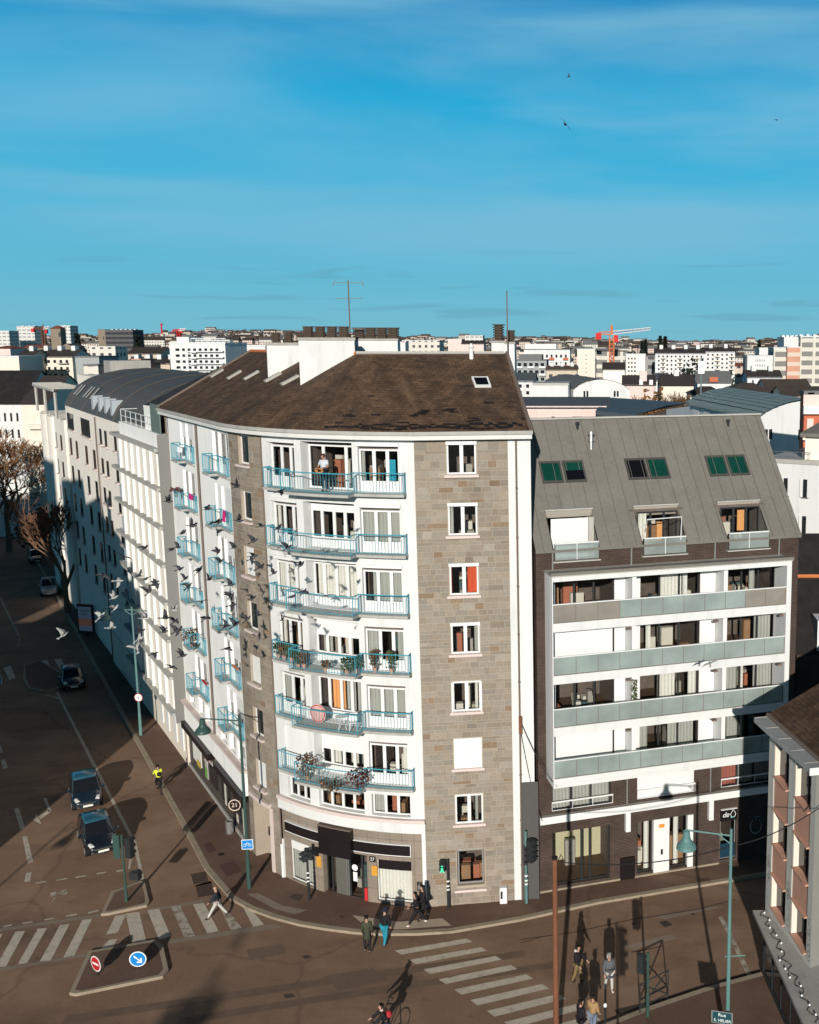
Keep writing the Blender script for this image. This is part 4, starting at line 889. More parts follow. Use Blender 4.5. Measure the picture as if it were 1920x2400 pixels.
# white balcony frame
F0, F1, FZ0, FZ1, FO = .43, 13.2, 6.3, 16.98, 1.4
b = MB(); t_ = .27
b.box(RB, F0, F0 + t_ - .22, .002, FO, FZ0, FZ1); b.box(RB, F1 - t_, F1, .002, FO, FZ0, FZ1); b.box(RB, F0 + t_ - .22, F1 - t_, .002, FO, FZ1 - .25, FZ1); b.box(RB, F0 + t_ - .22, F1 - t_, .002, FO, FZ0, FZ0 + .2)
fr = ob('balcony_frame', b, M['white'], BRB)
b = MB(); b.box(RB, F0 - .05, F1 + .05, -.0 + .003, FO + .06, FZ1 + .002, FZ1 + .06, 1); b.box(RB, F0 - .07, F1 + .07, FO - .35, FO + .1, FZ1 + .062, FZ1 + .2, 0); ob('frame_coping', b, [M['zinc'], M['zinc_light']], fr)
for i, f in enumerate(fl):
    if i < 3:
        b = MB(); b.box(RB, F0 + .06, F1 - t_ - .002, .004, FO - .24, f - .16, f + .0); b.box(RB, F0 + .06, F1 - t_ - .002, FO - .238, FO - .02, f - .16, f + .27); bal = ob('balcony', b, M['white'], BRB)
    else:
        b = MB(); b.box(RB, F0 + .06, F1 - t_ - .002, .02, FO - .24, FZ0 + .202, f + .02); b.box(RB, F0 + .06, F1 - t_ - .002, FO - .238, FO - .02, FZ0 + .202, f + .27); bal = ob('balcony', b, M['white'], BRB)
    zb, zt = f + .30, f + 1.17; n = 11; gm = 'frost_brown' if i == 0 else 'frost'
    for j in range(n):
        a0 = F0 + .08 + (F1 - t_ - F0 - .1) * j / n; a1 = F0 + .08 + (F1 - t_ - F0 - .1) * (j + 1) / n
        b = MB(); b.box(RB, a0 + .012, a1 - .012, FO - .10, FO - .085, zb, zt); ob('balcony_glass', b, M['frost_brown' if i == 0 and (j < 3 or j > 8) else 'frost'], bal)
    b = MB(); b.box(RB, F0 + .06, F1 - t_, FO - .12, FO - .05, zt + .002, zt + .05, 0); b.box(RB, F0 + .06, F1 - t_, FO - .11, FO - .07, zb - .05, zb - .002, 1)
    for j in range(12): x = F0 + .08 + (F1 - t_ - F0 - .1) * j / 11; b.box(RB, x - .01, x + .01, FO - .106, FO - .075, zb - .002, zt, 1)
    ob('handrail', b, [M['white_paint'], M['pipe_brown']], bal)
    # dividing walls between the flats, white pieces beside the glazing
    for a in (4.62, 9.55): b = MB(); b.box(RB, a, a + .22, .004, FO - .35, f + .03, f + 2.38); ob('balcony_divider', b, M['white_paint'], bal)
    for x0, x1 in ((4.02, 4.6), (4.86, 5.4), (8.68, 9.53), (9.79, 10.1), (.5, .93)): b = MB(); b.box(RB, x0, x1, .003, .05, f + .03, f + 2.38); ob('wall_panel', b, M['white_paint'], bal)
    for j, (a0, a1) in enumerate(bays):
        if (i in (1, 3)) and j == 0:
            b = MB(); b.box(RB, a0 - .4, a1 - .1, .06, .12, f + .03, f + 2.3); ob('roller_shutter', b, M['white_paint'], BRB); continue
        cv = {(0, 0): [], (0, 1): [(.36, .72, 'w'), (.74, .82, 'w')], (0, 2): [(.5, .62, 'g')], (1, 1): [(.12, .2, 'w')], (1, 2): [(.62, .95, 'g')], (2, 0): [], (2, 1): [(.32, .62, 'w'), (.85, 1, 'w')], (2, 2): [(0, .3, 'g'), (.36, .42, 'w'), (.62, 1, 'g')], (3, 1): [(0, .16, 'g'), (.5, .95, 'g')], (3, 2): [(.1, .45, 'g')]}.get((i, j), [])
        window(RB, a0, a1, f + .06, f + 2.08, -.12, BRB, fm='dark_metal', n=3, fw=.05, curt=cv, seed=600 + i * 5 + j, rd=3.4)
    for a in (4.3, 9.0, 12.7): b = MB(); b.box(RB, a, a + .26, FO - .4, FO - .25, f + 2.2, f + 2.3); ob('bracket', b, M['pipe_brown'], bal) if i else None
# lower storeys
b = MB(); b.box(RB, .02, AW - .05, .003, .30, 3.98, 4.30, 0); b.box(RB, .0, AW - .04, .302, .33, 3.95, 4.33, 1); ob('canopy', b, [M['concrete'], M['white_paint']], BRB)
window(RB, .72, 3.83, 4.46, 5.93, -.1, BRB, fm='dark_metal', n=3, fw=.05, curt=[(0, .32, 'g'), (.34, .66, 'g'), (.68, 1, 'g')], seed=701)
b = MB(); b.box(RB, 5.3, 8.5, -.1, -.04, 4.46, 6.0); ob('roller_shutter', b, M['white_paint'], BRB)
window(RB, 10.06, 12.98, 4.46, 5.98, -.1, BRB, fm='dark_metal', n=3, fw=.05, curt=[(0, .32, 'd'), (.34, .66, 'g'), (.68, 1, 'g')], seed=703)
for a0, a1 in ((.68, 3.95), (5.3, 8.55), (10.04, 13.0)):
    b = MB(); b.box(RB, a0, a1, .03, .09, 4.92, 4.99); b.box(RB, a0, a1, .04, .07, 4.5, 4.53)
    for k in range(4): x = a0 + (a1 - a0 - .03) * k / 3; b.box(RB, x, x + .025, .045, .065, 4.53, 4.92)
    ob('window_guard', b, M['white_paint'], BRB)
for a, z0, z1 in ((4.6, 2.85, 3.94), (9.3, 2.8, 3.94)): b = MB(); b.box(RB, a, a + .26, .003, .24, z0, z1); ob('bracket', b, M['white_paint'], BRB)
for a in (4.72, 9.42): b = MB(); b.tube([RB(a, .07, 4.34), RB(a, .07, 6.28)], .035, 6); ob('downpipe', b, M['grey_metal'], BRB)
window(RB, .72, 3.78, .38, 3.26, -.15, BRB, fm='dark_metal', n=3, mull=[.72, 2.3, 2.75, 3.78], fw=.05, curt=[], seed=711, rd=4.5)
mk('yellow_wall', (.50, .46, .30)); b = MB(); b.face(RB, .45, 4.1, .36, 2.1, -2.6, 0); b.face(RB, .45, 4.1, 2.1, 3.3, -2.6, 1); b.box(RB, .8, 2.2, -2.5, -2.3, 2.2, 2.9, 1); ob('shop_interior', b, [M['yellow_wall'], M['white_paint']], BRB, fix=False)
window(RB, 5.34, 6.18, .32, 3.18, -.15, BRB, fm='dark_metal', n=1, fw=.06, seed=712, curt=[(.5, .85, 'w')])
b = MB(); b.box(RB, 6.22, 7.1, -.2, .05, .14, 3.2, 0); b.box(RB, 6.5, 6.82, .052, .06, 2.72, 2.92, 1); b.box(RB, 6.62, 6.74, .052, .06, 1.2, 1.5, 2); ob('entrance_panel', b, [M['white_paint'], mk('orange_plate', (.85, .25, .03)), M['black_panel']], BRB)
window(RB, 7.14, 8.14, .32, 3.18, -.15, BRB, fm='dark_metal', n=1, fw=.06, seed=713, curt=[(.3, .6, 'w')])
b = MB(); b.box(RB, 8.16, 8.48, -.2, .02, .14, 3.18); ob('entrance_panel', b, M['white_paint'], BRB)
window(RB, 10.08, 10.98, .34, 2.6, -.1, BRB, fm='grey_metal', n=1, fw=.04, seed=714, curt=[])
b = MB(); b.box(RB, 10.1, 10.96, -.08, -.05, .4, 1.2); ob('shop_panel', b, mk('deep_blue', (.004, .03, .055)), BRB)
b = MB(); b.box(RB, 10.06, 11.02, -.05, .10, 2.56, 3.2, 0); b.box(RB, 10.06, 11.0, -.05, .11, 3.2, 3.24, 1); b.box(RB, 10.62, 10.8, .10, .11, 2.72, 2.78, 2); sg = ob('shop_sign', b, [M['black_panel'], M['white_paint'], mk('teal_mark', (.03, .4, .36))], BRB)
text('lettering', 'de', RB, 10.32, .112, 2.92, .40, M['white_sign'], sg, shear=.3)
b = MB()
for a0, a1 in ((-.38, .38), (.62, 1.38)):
    q = [(10.76 + .14 * math.cos(math.pi * t), .113, 2.91 + .17 * math.sin(math.pi * t)) for t in [a0 + (a1 - a0) * i / 9 for i in range(10)]]
    b.tube([RB(*x) for x in q], .016, 4)
b.tube([RB(10.70, .113, 3.10), RB(10.76, .113, 3.16), RB(10.82, .113, 3.11)], .02, 4); ob('emblem', b, M['white_sign'], sg)
b = MB(); pts = [RB(12.15 + .33 * math.cos(t), .06, 2.0 + .42 * math.sin(t)) for t in [-2.6 + 5.2 * i / 20 - math.pi / 2 for i in range(21)]]; b.tube(pts, .03, 5); b.tube([RB(12.15, .08, 2.35), RB(12.05, .08, 2.6), RB(12.3, .08, 2.5)], .03, 5); ob('wall_ornament', b, M['grey_metal'], BRB)
b = MB(); b.box(RB, 4.35, 5.15, .02, .12, .14, 1.35); ob('meter_cabinet', b, M['black_panel'], BRB)
b = MB(); b.box(RB, 0, 10.0, .004, .08, .12, .22); ob('plinth', b, M['kerb'], BRB)
# ------------------------------------------------------------------ white building with fins along the left street
def LF(s, o, z): return PF(s, o, z)
LF.arc = None
NB = thing('finned_apartment_building', 'white apartment block with stacked vertical fins and dark floor ledges beside the curved block', 'apartment block', (PF(-14, 0, 0)))
b = MB(); b.box(LF, -28.4, -.05, -12, 0, 0, 21.9); ob('wall', b, M['offwhite'], NB)
b = MB(); b.box(LF, -14.2, -.04, .002, .55, 3.2, 22.3, 0); b.box(LF, -.04, .0, .0, .70, 3.2, 22.3, 1); blk = ob('projecting_bay', b, [M['white_sunlift'], mk('side_grey', (.19, .185, .175), var=.05)], NB)
b = MB(); b.box(LF, -28.4, -.05, .002, .12, 0, 3.0); ob('base', b, M['cream'], NB)
for z in (21.4, 18.9, 16.4, 13.9, 11.4, 8.9, 6.4, 3.9):
    b = MB(); b.box(LF, -16.4, -.08, .552 if 0 else .12, .92, z - .22, z); ob('floor_ledge', b, M['slab_grey'], NB)
    if z == 21.4: continue
    for i in range(6):
        a = -13.6 + i * 2.2
        b = MB(); b.box(LF, a, a + .22, .553, .80, z + .01, z + 2.26); b.box(LF, a + .22, a + 1.6, .553, .62, z + .01, z + 2.26, 1); ob('fin', b, [M['white_paint'], M['offwhite']], blk)
for i, z in enumerate((18.9, 16.4, 13.9, 11.4, 8.9, 6.4)):
    for a, w_ in ((-16.2, 1.6),):
        b = MB(); b.box(LF, a, a + w_, .003, .5, z + .0, z + 1.0); ob('balcony_panel', b, mk('blue_panel', (.36, .42, .47)) if 'blue_panel' not in M else M['blue_panel'], NB)
    for a in (-20, -24.5, -27):
        b = MB(); b.box(LF, a, a + .9, .003, .05, z + .7, z + 2.0, 0); b.box(LF, a - .1, a + 1.0, .003, .22, z + .55, z + .68, 1); ob('window', b, [M['glass_dark'], M['sill']], NB)
for a in (-8, -6, -3.6, -1.6):
    b = MB(); b.box(LF, a, a + .8, .122, .2, .9, 2.6, 0); ob('shutter', b, M['white_paint'], NB)
b = MB(); b.tube([LF(-28.2, .15, 0), LF(-28.2, .15, 21.8)], .06, 6); ob('downpipe', b, M['pipe_brown'], NB)
b = MB()
for i in range(8): b.tube([LF(-14 + i * 1.9, .4, 22.3), LF(-14 + i * 1.9, .4, 23.2)], .025, 4)
for z in (22.75, 23.2): b.tube([LF(-14, .4, z), LF(-.6, .4, z)], .03, 4)
b.tube([LF(-14, .4, 23.2), LF(-14, -4, 23.2)], .03, 4); ob('terrace_railing', b, M['white_paint'], NB)
b = MB(); b.box(LF, -3.0, -.3, .36, .44, 22.31, 24.15); ob('terrace_screen', b, mk('screen_green', (.12, .165, .15)), NB)
# barrel roof of zinc over the white street front
b = MB(); prof = [(0.05, 21.9), (-.55, 23.0), (-1.3, 23.8), (-2.4, 24.5), (-3.8, 25.0), (-5.6, 25.35), (-8, 25.5), (-11, 25.1)]
for (o0, z0), (o1, z1) in zip(prof, prof[1:]): b.q([LF(-48, o0, z0), LF(-5.2, o0, z0), LF(-5.2, o1, z1), LF(-48, o1, z1)])
for a in (-48, -5.2): b.q([LF(a, o, z) for o, z in prof] + [LF(a, -11, 21.9)], 1)
for a in (-44, -36, -28, -20, -12): b.tube([LF(a, o, z + .02) for o, z in prof], .05, 4, 0)
zr = ob('roof', b, [mk('zinc_dark', (.085, .076, .068), rough=.6, var=.08), M['offwhite'], M['zinc_light']], NB, fix=False)
for a in (-45, -43.2, -39, -37.4, -35): b = MB(); b.q([LF(a, -.5, 23.05), LF(a + .8, -.5, 23.05), LF(a + .8, -1.35, 24.0), LF(a, -1.35, 24.0)]); ob('rooflight', b, M['zinc_light'], zr, fix=False)
for a in (-31.5, -28.0, -25.0, -22): b = MB(); b.box(LF, a, a + .9, -1.2, -.16, 22.1, 23.5); ob('dormer', b, [mk('dormer_blue', (.40, .44, .47)) if 'dormer_blue' not in M else M['dormer_blue']], zr)
def block(name, label, cat, F, a0, a1, o0, o1, z, wm, rm, wins, base=0, group=None):
    t = thing(name, label, cat, F((a0 + a1) / 2, (o0 + o1) / 2, base), group=group); b = MB(); b.box(F, a0, a1, o0, o1, base, z); ob('wall', b, M[wm], t)
    if rm: b = MB(); b.box(F, a0 - .2, a1 + .2, o0 - .2, o1 + .2, z + .002, z + .3); ob('roof', b, M[rm], t)
    for w_ in wins: b = MB(); b.box(F, w_[0], w_[1], o1 + .003, o1 + .05, w_[2], w_[3], 0); b.box(F, w_[0] - .1, w_[1] + .1, o1 + .003, o1 + .16, w_[2] - .14, w_[2] - .003, 1); ob('window', b, [M['glass_dark'], M['sill']], t)
    return t
w2 = [(a, a + 1.1, z, z + 1.7) for a in (-46.5, -42.5, -36.5, -32) for z in (17, 14.2, 11.4, 8.6, 5.8)] + [(-47, -43, 19.6, 21.2), (-38, -33, 19.6, 21.2)]
block('street_building', 'plain cream apartment block with narrow dark windows under the barrel zinc roof', 'apartment block', LF, -48.2, -28.6, -12, -.1, 21.85, 'offwhite', None, w2)
t = block('terrace_building', 'pale corner block with glazed bow bays and a timber sunshade terrace down the left street', 'apartment block', LF, -67, -48.4, -12, .1, 20.3, 'offwhite', None, [(a, a + 1.0, z, z + 1.6) for a in (-52, -56) for z in (17, 14.2, 11.4, 8.6)])
for a in (-66, -60.5):
    b = MB(); b.loft([[LF(a + 2 + 2 * math.cos(math.pi * k / 8), .1 + .45 * math.sin(math.pi * k / 8), z) for k in range(9)] for z in (3, 20.2)]); ob('bow_bay', b, M['offwhite'], t)
b = MB()
for i in range(9): b.box(LF, -66 + i * 2, -65.8 + i * 2, -2, .9, 23.4, 23.6)
b.box(LF, -66.4, -49, .7, .9, 23.2, 23.4); b.box(LF, -66.4, -49, -2, -1.8, 23.2, 23.4)
for a in (-66, -58, -49.4): b.tube([LF(a, .6, 20.4), LF(a, .6, 23.3)], .15, 5)
ob('sunshade', b, M['zinc_light'], t)
b = MB(); b.box(LF, -60, -49, -11, -3, 20.3, 24.6); b.box(LF, -55, -51, -9, -5, 24.6, 26.2, 1); ob('penthouse', b, [M['offwhite'], M['concrete']], t)
# dark party roof between the finned block and the corner block
b = MB(); ri = RIDGE[0]; rd_ = Vector((-dL.x, -dL.y, 0)); q = [PF(-.52, .35, 24.0), PF(-5.6, .35, 23.9), ri + rd_ * 5.1 + Vector((0, 0, -.75)), ri + Vector((0, 0, -.35))]
b.q(q, 0, [(0, 0), (5, 0), (5, 6), (0, 6)]); b.q([q[2], q[3], PF(-.5, -11, 22), PF(-5.6, -11, 22)]); b.q([q[1], q[2], PF(-5.6, -11, 22), PF(-5.6, -11, 20), PF(-5.6, .2, 20)]); ob('party_roof', b, M['slate_dark'], NB, fix=False); b = MB(); b.q([q[0], q[1], PF(-5.6, .3, 21.9), PF(-.52, .3, 21.9)])
ob('attic_wall', b, M['white_sunlift'], NB, fix=False)
# ------------------------------------------------------------------ grey rendered building close by on the right
NRA = math.atan2(-.97, .24)
NR = frame(6.95, 43.7, NRA)
NRB = thing('grey_corner_building', 'grey rendered corner building with terracotta window panels and a brown slate roof', 'building', (12, 40, 0))
NW = 4.75; NH = 11.6
nh = []
for a in (.55, 2.72):
    nh.append((a, a + 1.6, 3.3, 11.2, .32))
wall('wall', NR, 0, NW, 0, NH, 0, nh, M['gr_wall'], NRB, depth=.32)
NE = frame(NR(NW, 0, 0).x, NR(NW, 0, 0).y, R(32)); NFar = frame(6.95, 43.7, R(20))
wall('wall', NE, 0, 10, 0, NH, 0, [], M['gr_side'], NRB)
b = MB(); b.face(NFar, 0, 12, 0, NH, 0); ob('wall', b, M['gr_wall'], NRB, fix=False)
for a in (.55, 2.72):
    a1 = a + 1.6
    for z0, z1 in ((9.6, 11.2), (6.5, 8.0), (3.5, 5.0)):
        b = MB(); b.box(NR, a + .02, a + .16, -.3, .02, z0, z1, 0); b.box(NR, a + .14, a1, -.28, -.22, z0, z1, 1); b.box(NR, a + .9, a + .96, -.22, -.17, z0, z1, 2); w_ = ob('window', b, [M['cream'], M['glass_dark'], M['dark_metal']], NRB)
    for z0, z1 in ((8.0, 9.6), (5.0, 6.5), (3.3, 3.5)):
        b = MB(); b.box(NR, a, a1, -.3, -.04, z0 + .05, z1 - .05); ob('spandrel_panel', b, M['terracotta'], NRB)
        for zz in (z0 + .05, z1 - .05):
            if zz < 3.4: continue
            b = MB(); q_ = [NR(a + .01, .03, zz - .06), NR(a1, .14, zz - .06), NR(a1, -.25, zz - .06), NR(a + .01, -.25, zz - .06)]; q2_ = [NR(a + .01, .03, zz), NR(a1, .14, zz), NR(a1, -.25, zz + .03), NR(a + .01, -.25, zz + .03)]; b.q(q_); b.q(q2_); [b.q([q_[i_], q_[(i_ + 1) % 4], q2_[(i_ + 1) % 4], q2_[i_]]) for i_ in range(4)]; ob('window_hood', b, M['terracotta'], NRB, fix=False)
b = MB(); b.box(NR, -.55, NW + .5, -.1, .52, NH, NH + .22, 0)
for k in range(5): b.box(NR, -.5 + k * 1.3, -.47 + k * 1.3, -.1, .525, NH + .2, NH + .24, 1)
b.box(NR, NW + .5, NW + .56, -.1, .55, NH - .05, NH + .25, 2); ob('eaves', b, [M['grey_render'], M['concrete'], M['white_paint']], NRB)
b = MB(); b.tube([NR(-.55, -.12, NH + .3), NR(NW + .6, -.12, NH + .3)], .09, 6); ob('gutter', b, M['pipe_brown'], NRB)
p0, p1 = NR(-.6, -.12, NH + .28), NR(NW + .9, -.12, NH + .28)
sl_ = .55
b = MB(); top0, top1 = Vector((p0.x + 7.5, p0.y + 2.7, NH + .28 + 7.0 * .5)), Vector((p1.x + 7.5, p1.y - .1, NH + .28 + 7.0 * .5))
b.q([p1, p0, top0, top1], 0, [(0, 0), (8, 0), (8, 8), (0, 8)])
e0 = Vector((p0.x + 14.5, p0.y + 5.2, NH + .28)); e1 = Vector((p1.x + 14.5, p1.y, NH + .28)); b.q([top0, top1, e1, e0], 0, [(0, 8), (8, 8), (8, 0), (0, 0)])
b.q([p0, top0, e0], 0, [(0, 0), (7, 4), (14, 0)]); b.q([p1, top1, e1], 0, [(0, 0), (7, 4), (14, 0)])
nrr = ob('roof', b, M['slate'], NRB, fix=False)
# awning over the shop below
b = MB(); cp = [Vector(p) for p in ((6.36, 43.5, 0), (7.25, 34.9, 0), (9.6, 34.4, 0), (9.6, 39, 0), (6.95, 43.5, 0))]
b.loft([[p + Vector((0, 0, z)) for p in cp] for z in (2.92, 3.06)]); ob('shop_canopy', b, M['concrete'], NRB)
SF = frame(6.95, 43.45, math.atan2(-.993, .12))
b = MB(); b.box(SF, .1, 8.6, -.1, .10, .3, 2.9, 0)
for k in range(6): b.box(SF, .2 + k * 1.35, .28 + k * 1.35, .102, .14, .3, 2.9, 1)
b.box(SF, 0, 8.6, -.1, .16, .0, .298, 1); ob('shop_front', b, [M['glass_dark'], M['dark_metal']], NRB)
mk('mural_ink', (.085, .085, .085))
for a, z in ((.28, 4.6), (2.42, 4.6), (4.52, 4.5)):
    b = MB(); rr = random.Random(int(a * 10))
    for i in range(9):
        c = (a + rr.uniform(-.05, .05), z + rr.uniform(-1.1, 1.1)); r0 = rr.uniform(.08, .2); st = rr.uniform(0, 6)
        P_ = [NR(c[0] + r0 * (1 + .3 * math.sin(3 * t)) * math.cos(t + st) * .7, .008, c[1] + r0 * 1.5 * math.sin(t + st)) for t in [k * .5 for k in range(rr.randint(5, 11))]]
        for p_, q_ in zip(P_, P_[1:]):
            d_ = (q_ - p_).normalized(); up = Vector((d_.y * 0, -d_.z, d_.y)) * .014; b.q([p_ - up, q_ - up, q_ + up, p_ + up])
    ob('wall_drawing', b, M['mural_ink'], NRB, fix=False)
t = thing('string_lights', 'string of white bulbs looped along the canopy of the grey corner building', 'string lights', SF(3, .3, 3.06)); rr = random.Random(4)
b = MB(); P_ = [SF(.1 + i * .26, .22 + .16 * math.sin(i * 1.9), 3.09) for i in range(31)]; b.tube(P_, .012, 4); ob('cable', b, M['rubber'], t)
for i in range(13):
    p_ = SF(.3 + i * .6, .25 + rr.uniform(-.2, .28), 3.13); b = MB(); b.lathe(p_.x, p_.y, [(.01, p_.z - .04), (.045, p_.z), (.035, p_.z + .04), (.01, p_.z + .06)], 8); ob('bulb', b, M['white_sign'], t)
# ------------------------------------------------------------------ street furniture
def ID(x, y, z=0, ang=0):
    f = frame(x, y, ang); return lambda a, o, h: f(a, -o, z + h)
def lamp(label, x, y, h=9.5, arm=1.9, ang=math.pi, m='dark_green', back=0., base=True, z0=.13):
    t = thing('street_lamp', label, 'street lamp', (x, y, z0), group='tall street lamps with bell shades')
    b = MB(); b.tube([(x, y, z0), (x, y, z0 + 1.6), (x, y, z0 + 1.62), (x, y, z0 + h)], [.115, .105, .085, .055], 10); ob('pole', b, M[m], t)
    d = Vector((math.cos(ang), math.sin(ang), 0)); za = z0 + h - .28; p = Vector((x, y, za))
    b = MB(); b.tube([p - d * back, p + d * arm + Vector((0, 0, .12))], .035, 6); b.tube([p - Vector((0, 0, .35)), p + d * .5 + Vector((0, 0, .02))], .025, 6)
    if back: b.tube([p - Vector((0, 0, .35)), p - d * .5], .025, 6)
    ob('arm', b, M[m], t)
    c = p + d * (arm - .06); b = MB(); b.lathe(c.x, c.y, [(.05, za + .12), (.13, za + .08), (.15, za - .18), (.20, za - .30), (.36, za - .48), (.40, za - .62), (.38, za - .64), (.02, za - .60)], 16); ob('lamp_shade', b, M[m], t, smooth=False)
    return t
lamp('dark green street lamp with its bell shade in front of the curved block', -18.69, 50.76, 9.35, 1.95, R(180), 'dark_green')
lamp('pale green street lamp with double arm carrying the round no-turn sign', -33.8, 72.33, 9.5, 2.0, R(180), 'teal_metal', back=1.4)
lamp('distant street lamp beside the bare tree on the left street', -58.0, 119.8, 9.4, 2.6, R(180), 'teal_metal')
tl = lamp('teal street lamp standing near the grey corner building above the blue plate', 4.66, 38.0, 9.45, 1.78, R(172), 'teal_metal')
b = MB(); b.tube([(4.5, 38.0, 4.25), (5.3, 38.0, 4.3)], .025, 5); ob('bracket', b, M['teal_metal'], tl)
lamp('street lamp out of view whose shadow crosses the left road', -31.9, 27.0, 9.5, .9, R(20), 'dark_green')
def sign(name, label, x, y, zc, shape, face, ang, size=.35, post=None, glyph=None, rim=None, zbase=.13):
    t = thing(name, label, 'road sign', (x, y, zbase)); c = math.cos(ang); s_ = math.sin(ang)
    F = frame(x, y, ang)   # o axis points out of the face
    def disc(r, o, n=28): return [F(r * math.cos(2 * math.pi * k / n), o, zc + r * math.sin(2 * math.pi * k / n)) for k in range(n)]
    b = MB()
    if shape == 'round': b.loft([disc(size, .0), disc(size, .02)])
    else: b.box(F, -size, size, 0, .02, zc - size * shape, zc + size * shape)
    pl = ob('sign_plate', b, M[rim or 'white_sign'], t)
    b = MB()
    if shape == 'round': b.q(disc(size * .88, .024))
    else: b.q([F(-size * .9, .024, zc - size * shape * .88), F(size * .9, .024, zc - size * shape * .88), F(size * .9, .024, zc + size * shape * .88), F(-size * .9, .024, zc + size * shape * .88)])
    ob('sign_face', b, M[face], pl, fix=False)
    if glyph:
        b = MB()
        for g in glyph[1]:
            if isinstance(g[0], tuple): b.q([F(u * size, .028, zc + v * size) for u, v in g])
            else: b.tube([F((g[0] + g[2] * math.cos(k * .6)) * size, .03, zc + (g[1] + g[2] * math.sin(k * .6)) * size) for k in range(12)], size * g[3], 4)
        ob('sign_symbol', b, M[glyph[0]], pl, fix=False)
    if post: b = MB(); b.tube([F(0, -.04, zbase), F(0, -.04, zc)], .035, 6); ob('post', b, M[post], t)
    return t
ARW = ('white_sign', [[(-.52, .40), (-.40, .52), (.30, -.18), (.18, -.30)], [(.48, -.48), (.48, .14), (.30, .14), (.30, -.30)], [(.48, -.48), (.30, -.30), (-.14, -.30), (-.14, -.48)]])
sign('road_sign', 'round blue sign with a white arrow on the traffic island', -21.27, 43.62, .62, 'round', 'sign_blue', R(8), .37, 'dark_metal', ARW)
sign('road_sign', 'round red no-entry sign with white bar on the traffic island', -22.9, 43.1, .72, 'round', 'sign_red', R(-32), .36, 'dark_metal', ('white_sign', [[(-.6, -.13), (.6, -.13), (.6, .13), (-.6, .13)]]))
BIK = ('white_sign', [(-.42, -.12, .26, .04), (.42, -.12, .26, .04), [(-.42, -.14), (-.1, .3), (-.05, .26), (-.36, -.14)], [(-.1, .3), (.3, .28), (.3, .22), (-.1, .24)], [(.3, .3), (.44, -.12), (.38, -.12), (.24, .26)], [(-.14, .4), (.02, .4), (.02, .34), (-.14, .34)], [(-.08, .25), (.06, -.14), (.0, -.14), (-.12, .25)]])
sign('road_sign', 'square blue sign with a white bicycle on the lamp post', -18.61, 50.62, 2.62, .92, 'sign_blue', R(6), .29, None, BIK)
sign('road_sign', 'round red-rimmed sign with a crossed-out arrow on the pale lamp post', -33.72, 72.2, 3.0, 'round', 'white_sign', R(-4), .30, None, ('rubber', [[(-.1, -.4), (.06, -.4), (.06, .2), (-.1, .2)], [(-.4, .1), (.1, .3), (.1, .16), (-.4, -.02)]]), rim='red')
sign('road_sign', 'small square blue sign on the far traffic island', -49.9, 82.5, .9, .9, 'sign_blue', R(-10), .34, 'dark_metal', ARW)
t = sign('street_name_sign', 'small dark teal street name plate on the lamp post at the bottom edge', 4.42, 37.83, 4.0 - .0, .62, 'sign_teal', R(-14), .42, None, rim='grey_metal', zbase=3.4)
g_ = G(1699, 2386, 0); pz = 0
F_ = frame(4.42, 37.83, R(-14))
def place_name_sign():
    # plate seen just above the lower picture edge
    q = DY(1700, 2386, 37.8); return q.z
dz = place_name_sign() - 4.0
for o in [t]: o.location.z += dz
text('lettering', 'Rue', F_, .0, .03, 4.12, .2, M['white_sign'], t); text('lettering', 'S. HELIER', F_, .02, .03, 3.88, .17, M['white_sign'], t)
def signal(label, x, y, h, heads, m='dark_green', z0=.13, lean=0, stickers=False, r=.055):
    t = thing('traffic_light', label, 'traffic light', (x, y, z0)); b = MB(); b.tube([(x, y, z0), (x, y, z0 + 1.0), (x, y, z0 + 1.02), (x, y, z0 + h)], [r * 1.35, r * 1.35, r, r], 8); ob('post', b, M[m], t)
    for (dx, dy, z1, wd, ht, dp, ang, lit) in heads:
        F = frame(x + dx, y + dy, ang); b = MB(); b.box(F, -wd / 2, wd / 2, -dp / 2, dp / 2, z1 - ht, z1)
        n = max(1, round(ht / .32))
        for k in range(n):
            zc = z1 - ht * (k + .5) / n; q = [F(.42 * wd * math.cos(math.pi * i / 8), 0, zc + .42 * wd * math.sin(math.pi * i / 8)) for i in range(9)]
            for i in range(8):
                a_, b_ = q[i], q[i + 1]; nrm = F(0, 1, 0) - F(0, 0, 0); b.q([a_ + nrm * dp / 2, b_ + nrm * dp / 2, b_ + nrm * (dp / 2 + .16), a_ + nrm * (dp / 2 + .13)])
        hd = ob('signal_head', b, M['dark_metal'], t, fix=False)
        for k in range(n):
            zc = z1 - ht * (k + .5) / n; b = MB(); b.q([F(.34 * wd * math.cos(2 * math.pi * i / 14), dp / 2 + .006, zc + .34 * wd * math.sin(2 * math.pi * i / 14)) for i in range(14)]); ob('lens', b, M['glass_dark'], hd, fix=False)
        if lit:
            b = MB(); zc = z1 - ht * .72
            for q in ([(-.03, .12), (.03, .12), (.03, .07), (-.03, .07)], [(-.05, .05), (.06, .05), (.03, -.05), (-.03, -.05)], [(-.03, -.05), (.0, -.05), (-.05, -.16), (-.09, -.14)], [(.0, -.05), (.03, -.05), (.09, -.14), (.05, -.16)]): b.q([F(u * 1.3, dp / 2 + .012, zc + v * 1.3) for u, v in q])
            ob('walking_figure', b, M['green_lamp'], hd, fix=False)
    if stickers:
        b = MB(); 
        for zz in (1.0, 1.2, 1.45): b.tube([(x, y, z0 + zz), (x, y, z0 + zz + .08)], r * 1.5, 8, cap=False)
        ob('sticker', b, M['white_sign'], t)
    return t
